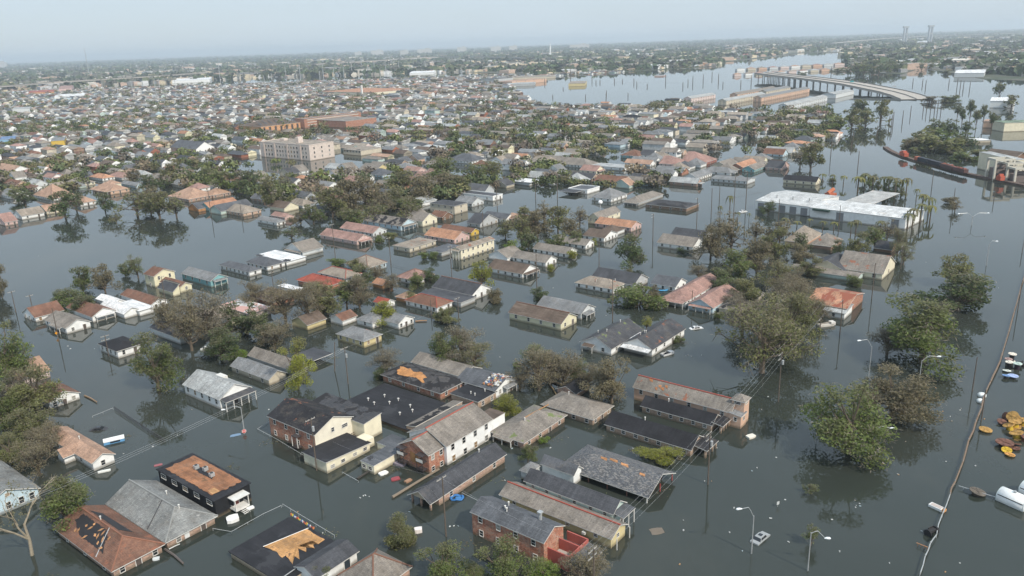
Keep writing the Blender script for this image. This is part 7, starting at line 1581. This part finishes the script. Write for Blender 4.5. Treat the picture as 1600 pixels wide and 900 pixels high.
for (x1, y1, x2, y2) in ((455, 803, 492, 826),):
    a, b = at(x1, y1, .6), at(x2, y2, .6); rr = random.Random(9)
    for k in range(16):
        cc_ = (((.6, .2, .06), 'orange'), ((.55, .5, .1), 'yellow'), ((.1, .15, .4), 'blue'), ((.6, .6, .58), 'white'), ((.4, .07, .06), 'red'))[k % 5]
        q = a.lerp(b, k / 16); m = MB(); m.box((0, 0, .1), (.32, .16, .3)); m.box((.14, .1, .24), (.16, .14, .2))
        tag(m.build('cloth_scrap', PAINT, None, frame((q.x, q.y, .35), rr.uniform(0, 3)), cc_[0]), cc_[1] + ' scrap of cloth hung on the fence behind the patched roof', 'cloth', 'coloured scraps on the pipe fence')
# small litter on the water
LM = []
for k in range(5):
    m = MB(); rr = random.Random(50 + k); m.box((0, 0, .08), (rr.uniform(.4, .9), rr.uniform(.25, .5), .24)); m.box((.2, .12, .14), (.3, .3, .2)); LM.append(m.mesh('floating_scrap', [PAINT]))
LIT = [(1312, 862), (1337, 793), (1338, 790), (1343, 787), (1336, 782), (1344, 791), (1227, 781), (1204, 810), (1140, 832), (1147, 794), (1062, 882), (1068, 829), (1232, 847), (1160, 861), (1183, 731), (1175, 736), (1213, 715), (1380, 724), (1404, 742), (1403, 741), (1112, 752), (1101, 752), (1379, 725), (1478, 721), (1473, 643), (1487, 658), (1462, 606), (1485, 651), (1449, 610), (1530, 648), (1527, 653), (1524, 656), (1538, 655), (1502, 638), (1500, 641), (1477, 894), (1524, 728), (646, 707), (672, 707), (571, 774), (577, 776), (568, 775), (563, 778), (659, 788), (642, 780), (703, 823), (709, 822), (716, 822), (797, 687), (795, 687), (888, 684), (1068, 813), (939, 715), (800, 701), (193, 709), (277, 680), (239, 698), (110, 545), (106, 541), (148, 545), (880, 520), (864, 450), (947, 493), (1020, 620), (1096, 555), (1075, 555), (1072, 556), (1080, 557), (955, 580), (781, 558), (1340, 300), (1372, 288), (1443, 276), (1515, 303), (1484, 304), (1460, 330), (1454, 560), (1502, 484), (1560, 450), (1447, 410), (1551, 452), (1415, 690), (1393, 655), (1255, 642), (1340, 620), (1300, 812), (650, 668), (640, 800), (560, 690), (505, 845), (465, 800), (185, 880), (300, 640), (420, 640), (1470, 590), (900, 270), (1000, 410), (1180, 500), (1200, 620), (1190, 640), (1440, 830), (1500, 880), (1390, 880), (1120, 700), (860, 700), (470, 390), (60, 400)]
for i, (x, y) in enumerate(LIT):
    p = at(x, y); s = random.uniform(.32, .62); c = random.choice(((.6, .6, .58), (.45, .45, .44), (.36, .36, .35), (.5, .5, .48)) * 2 + ((.3, .36, .38), (.4, .24, .12), (.34, .3, .25)))
    tag(link('floating_scrap', LM[i % 5], None, frame(p, random.uniform(0, 3)) @ Matrix.Diagonal((s, s, s, 1)), c), 'small pale scrap of litter floating on the dark water', 'litter', 'litter scattered over the water')

# ================================================================ labels for the things that repeat
MARKS = [('pinkish beige school block', 452, 235), ('red brick school', 545, 185), ('saw-tooth brick hall', 420, 190), ('white gabled church', 292, 232), ('bright yellow house frame', 90, 216), ('white fuel station', 812, 286), ('white metal warehouse', 1310, 330), ('orange-tan apartment rows', 1220, 148), ('overpass', 1340, 130), ('orange roofed school', 565, 138), ('wide left water', 180, 390), ('torn light blue house', 610, 348), ('cream apartment house', 740, 385), ('pale yellow house', 847, 490), ('bright red tin roof', 492, 442), ('big flat black roof', 625, 635), ('white two-storey block', 720, 670), ('white porch house', 338, 605), ('black house', 325, 755), ('red terrace', 885, 845), ('peach tower building', 1080, 615), ('red roofed brick warehouse', 1300, 465), ('cream house with long roof', 1340, 420), ('railcar embankment', 1450, 262), ('large leafy channel tree', 1330, 650), ('broken dark roof', 1050, 320), ('two-storey beige block', 700, 322), ('grey motel', 1145, 280), ('blue gabled house', 1110, 470), ('five white shotgun houses', 850, 410), ('pale yellow two-storey house', 250, 430), ('round bush', 625, 825), ('peach lake corner block', 800, 120), ('salmon roofed house', 125, 690), ('brick house with cream gable', 500, 660), ('paired white houses', 990, 525), ('left edge', 0, 560), ('terracotta roofed pink house', 970, 350), ('lone white house with black roof', 1255, 283), ('flat white commercial building', 750, 305)]
ORD = ['', 'second ', 'third ', 'fourth ', 'fifth ', 'sixth ', 'seventh ', 'eighth ', 'ninth ', 'tenth ', 'eleventh ', 'twelfth ', 'thirteenth ', 'fourteenth ', 'fifteenth ', 'sixteenth ']
def relabel(items, describe):
    seen = {}
    for it in items:
        if it.get('label'): continue
        x, y = it['p']; best = min(MARKS, key=lambda t: math.hypot(t[1] - x, (t[2] - y) * 1.6)); dx, dy = x - best[1], (y - best[2]) * 1.6
        rel = ('right of' if dx > 0 else 'left of') if abs(dx) > abs(dy) else ('in front of' if dy > 0 else 'behind')
        it['key'] = (describe(it), rel, best[0]); it['dist'] = math.hypot(dx, dy); seen.setdefault(it['key'], []).append(it)
    for k, v in seen.items():
        v.sort(key=lambda t: t['dist'])
        for i, t in enumerate(v):
            t['o']['label'] = f"{k[0]}, {ORD[min(i, 15)] if len(v) > 1 and i else ('nearest ' if len(v) > 1 else '')}{k[1]} the {k[2]}".replace('nearest left of', 'nearest on the left of').replace('nearest right of', 'nearest on the right of')
relabel(HOUSES, lambda t: f"{t['wall']} house with {t['roof']} {t['shape']} roof" if t['wall'] else f"{t['roof']} {t['shape']} roof")
relabel(TREES, lambda t: f"{t['tint']} {t['kind']}")
relabel(POLES, lambda t: 'thin pale mast above far roofs' if t['nm'] == 'steel_mast' else ('utility pole with two crossarms' if t['arms'] > 1 else 'utility pole with one crossarm' if t['arms'] else 'bare wooden pole') + (' and transformer' if t['trans'] else ''))
for o_ in S.objects:
    if o_.get('label') and len(o_['label'].split()) > 16: print('LONG', o_.name, o_['label'])
bpy.context.view_layer.update()
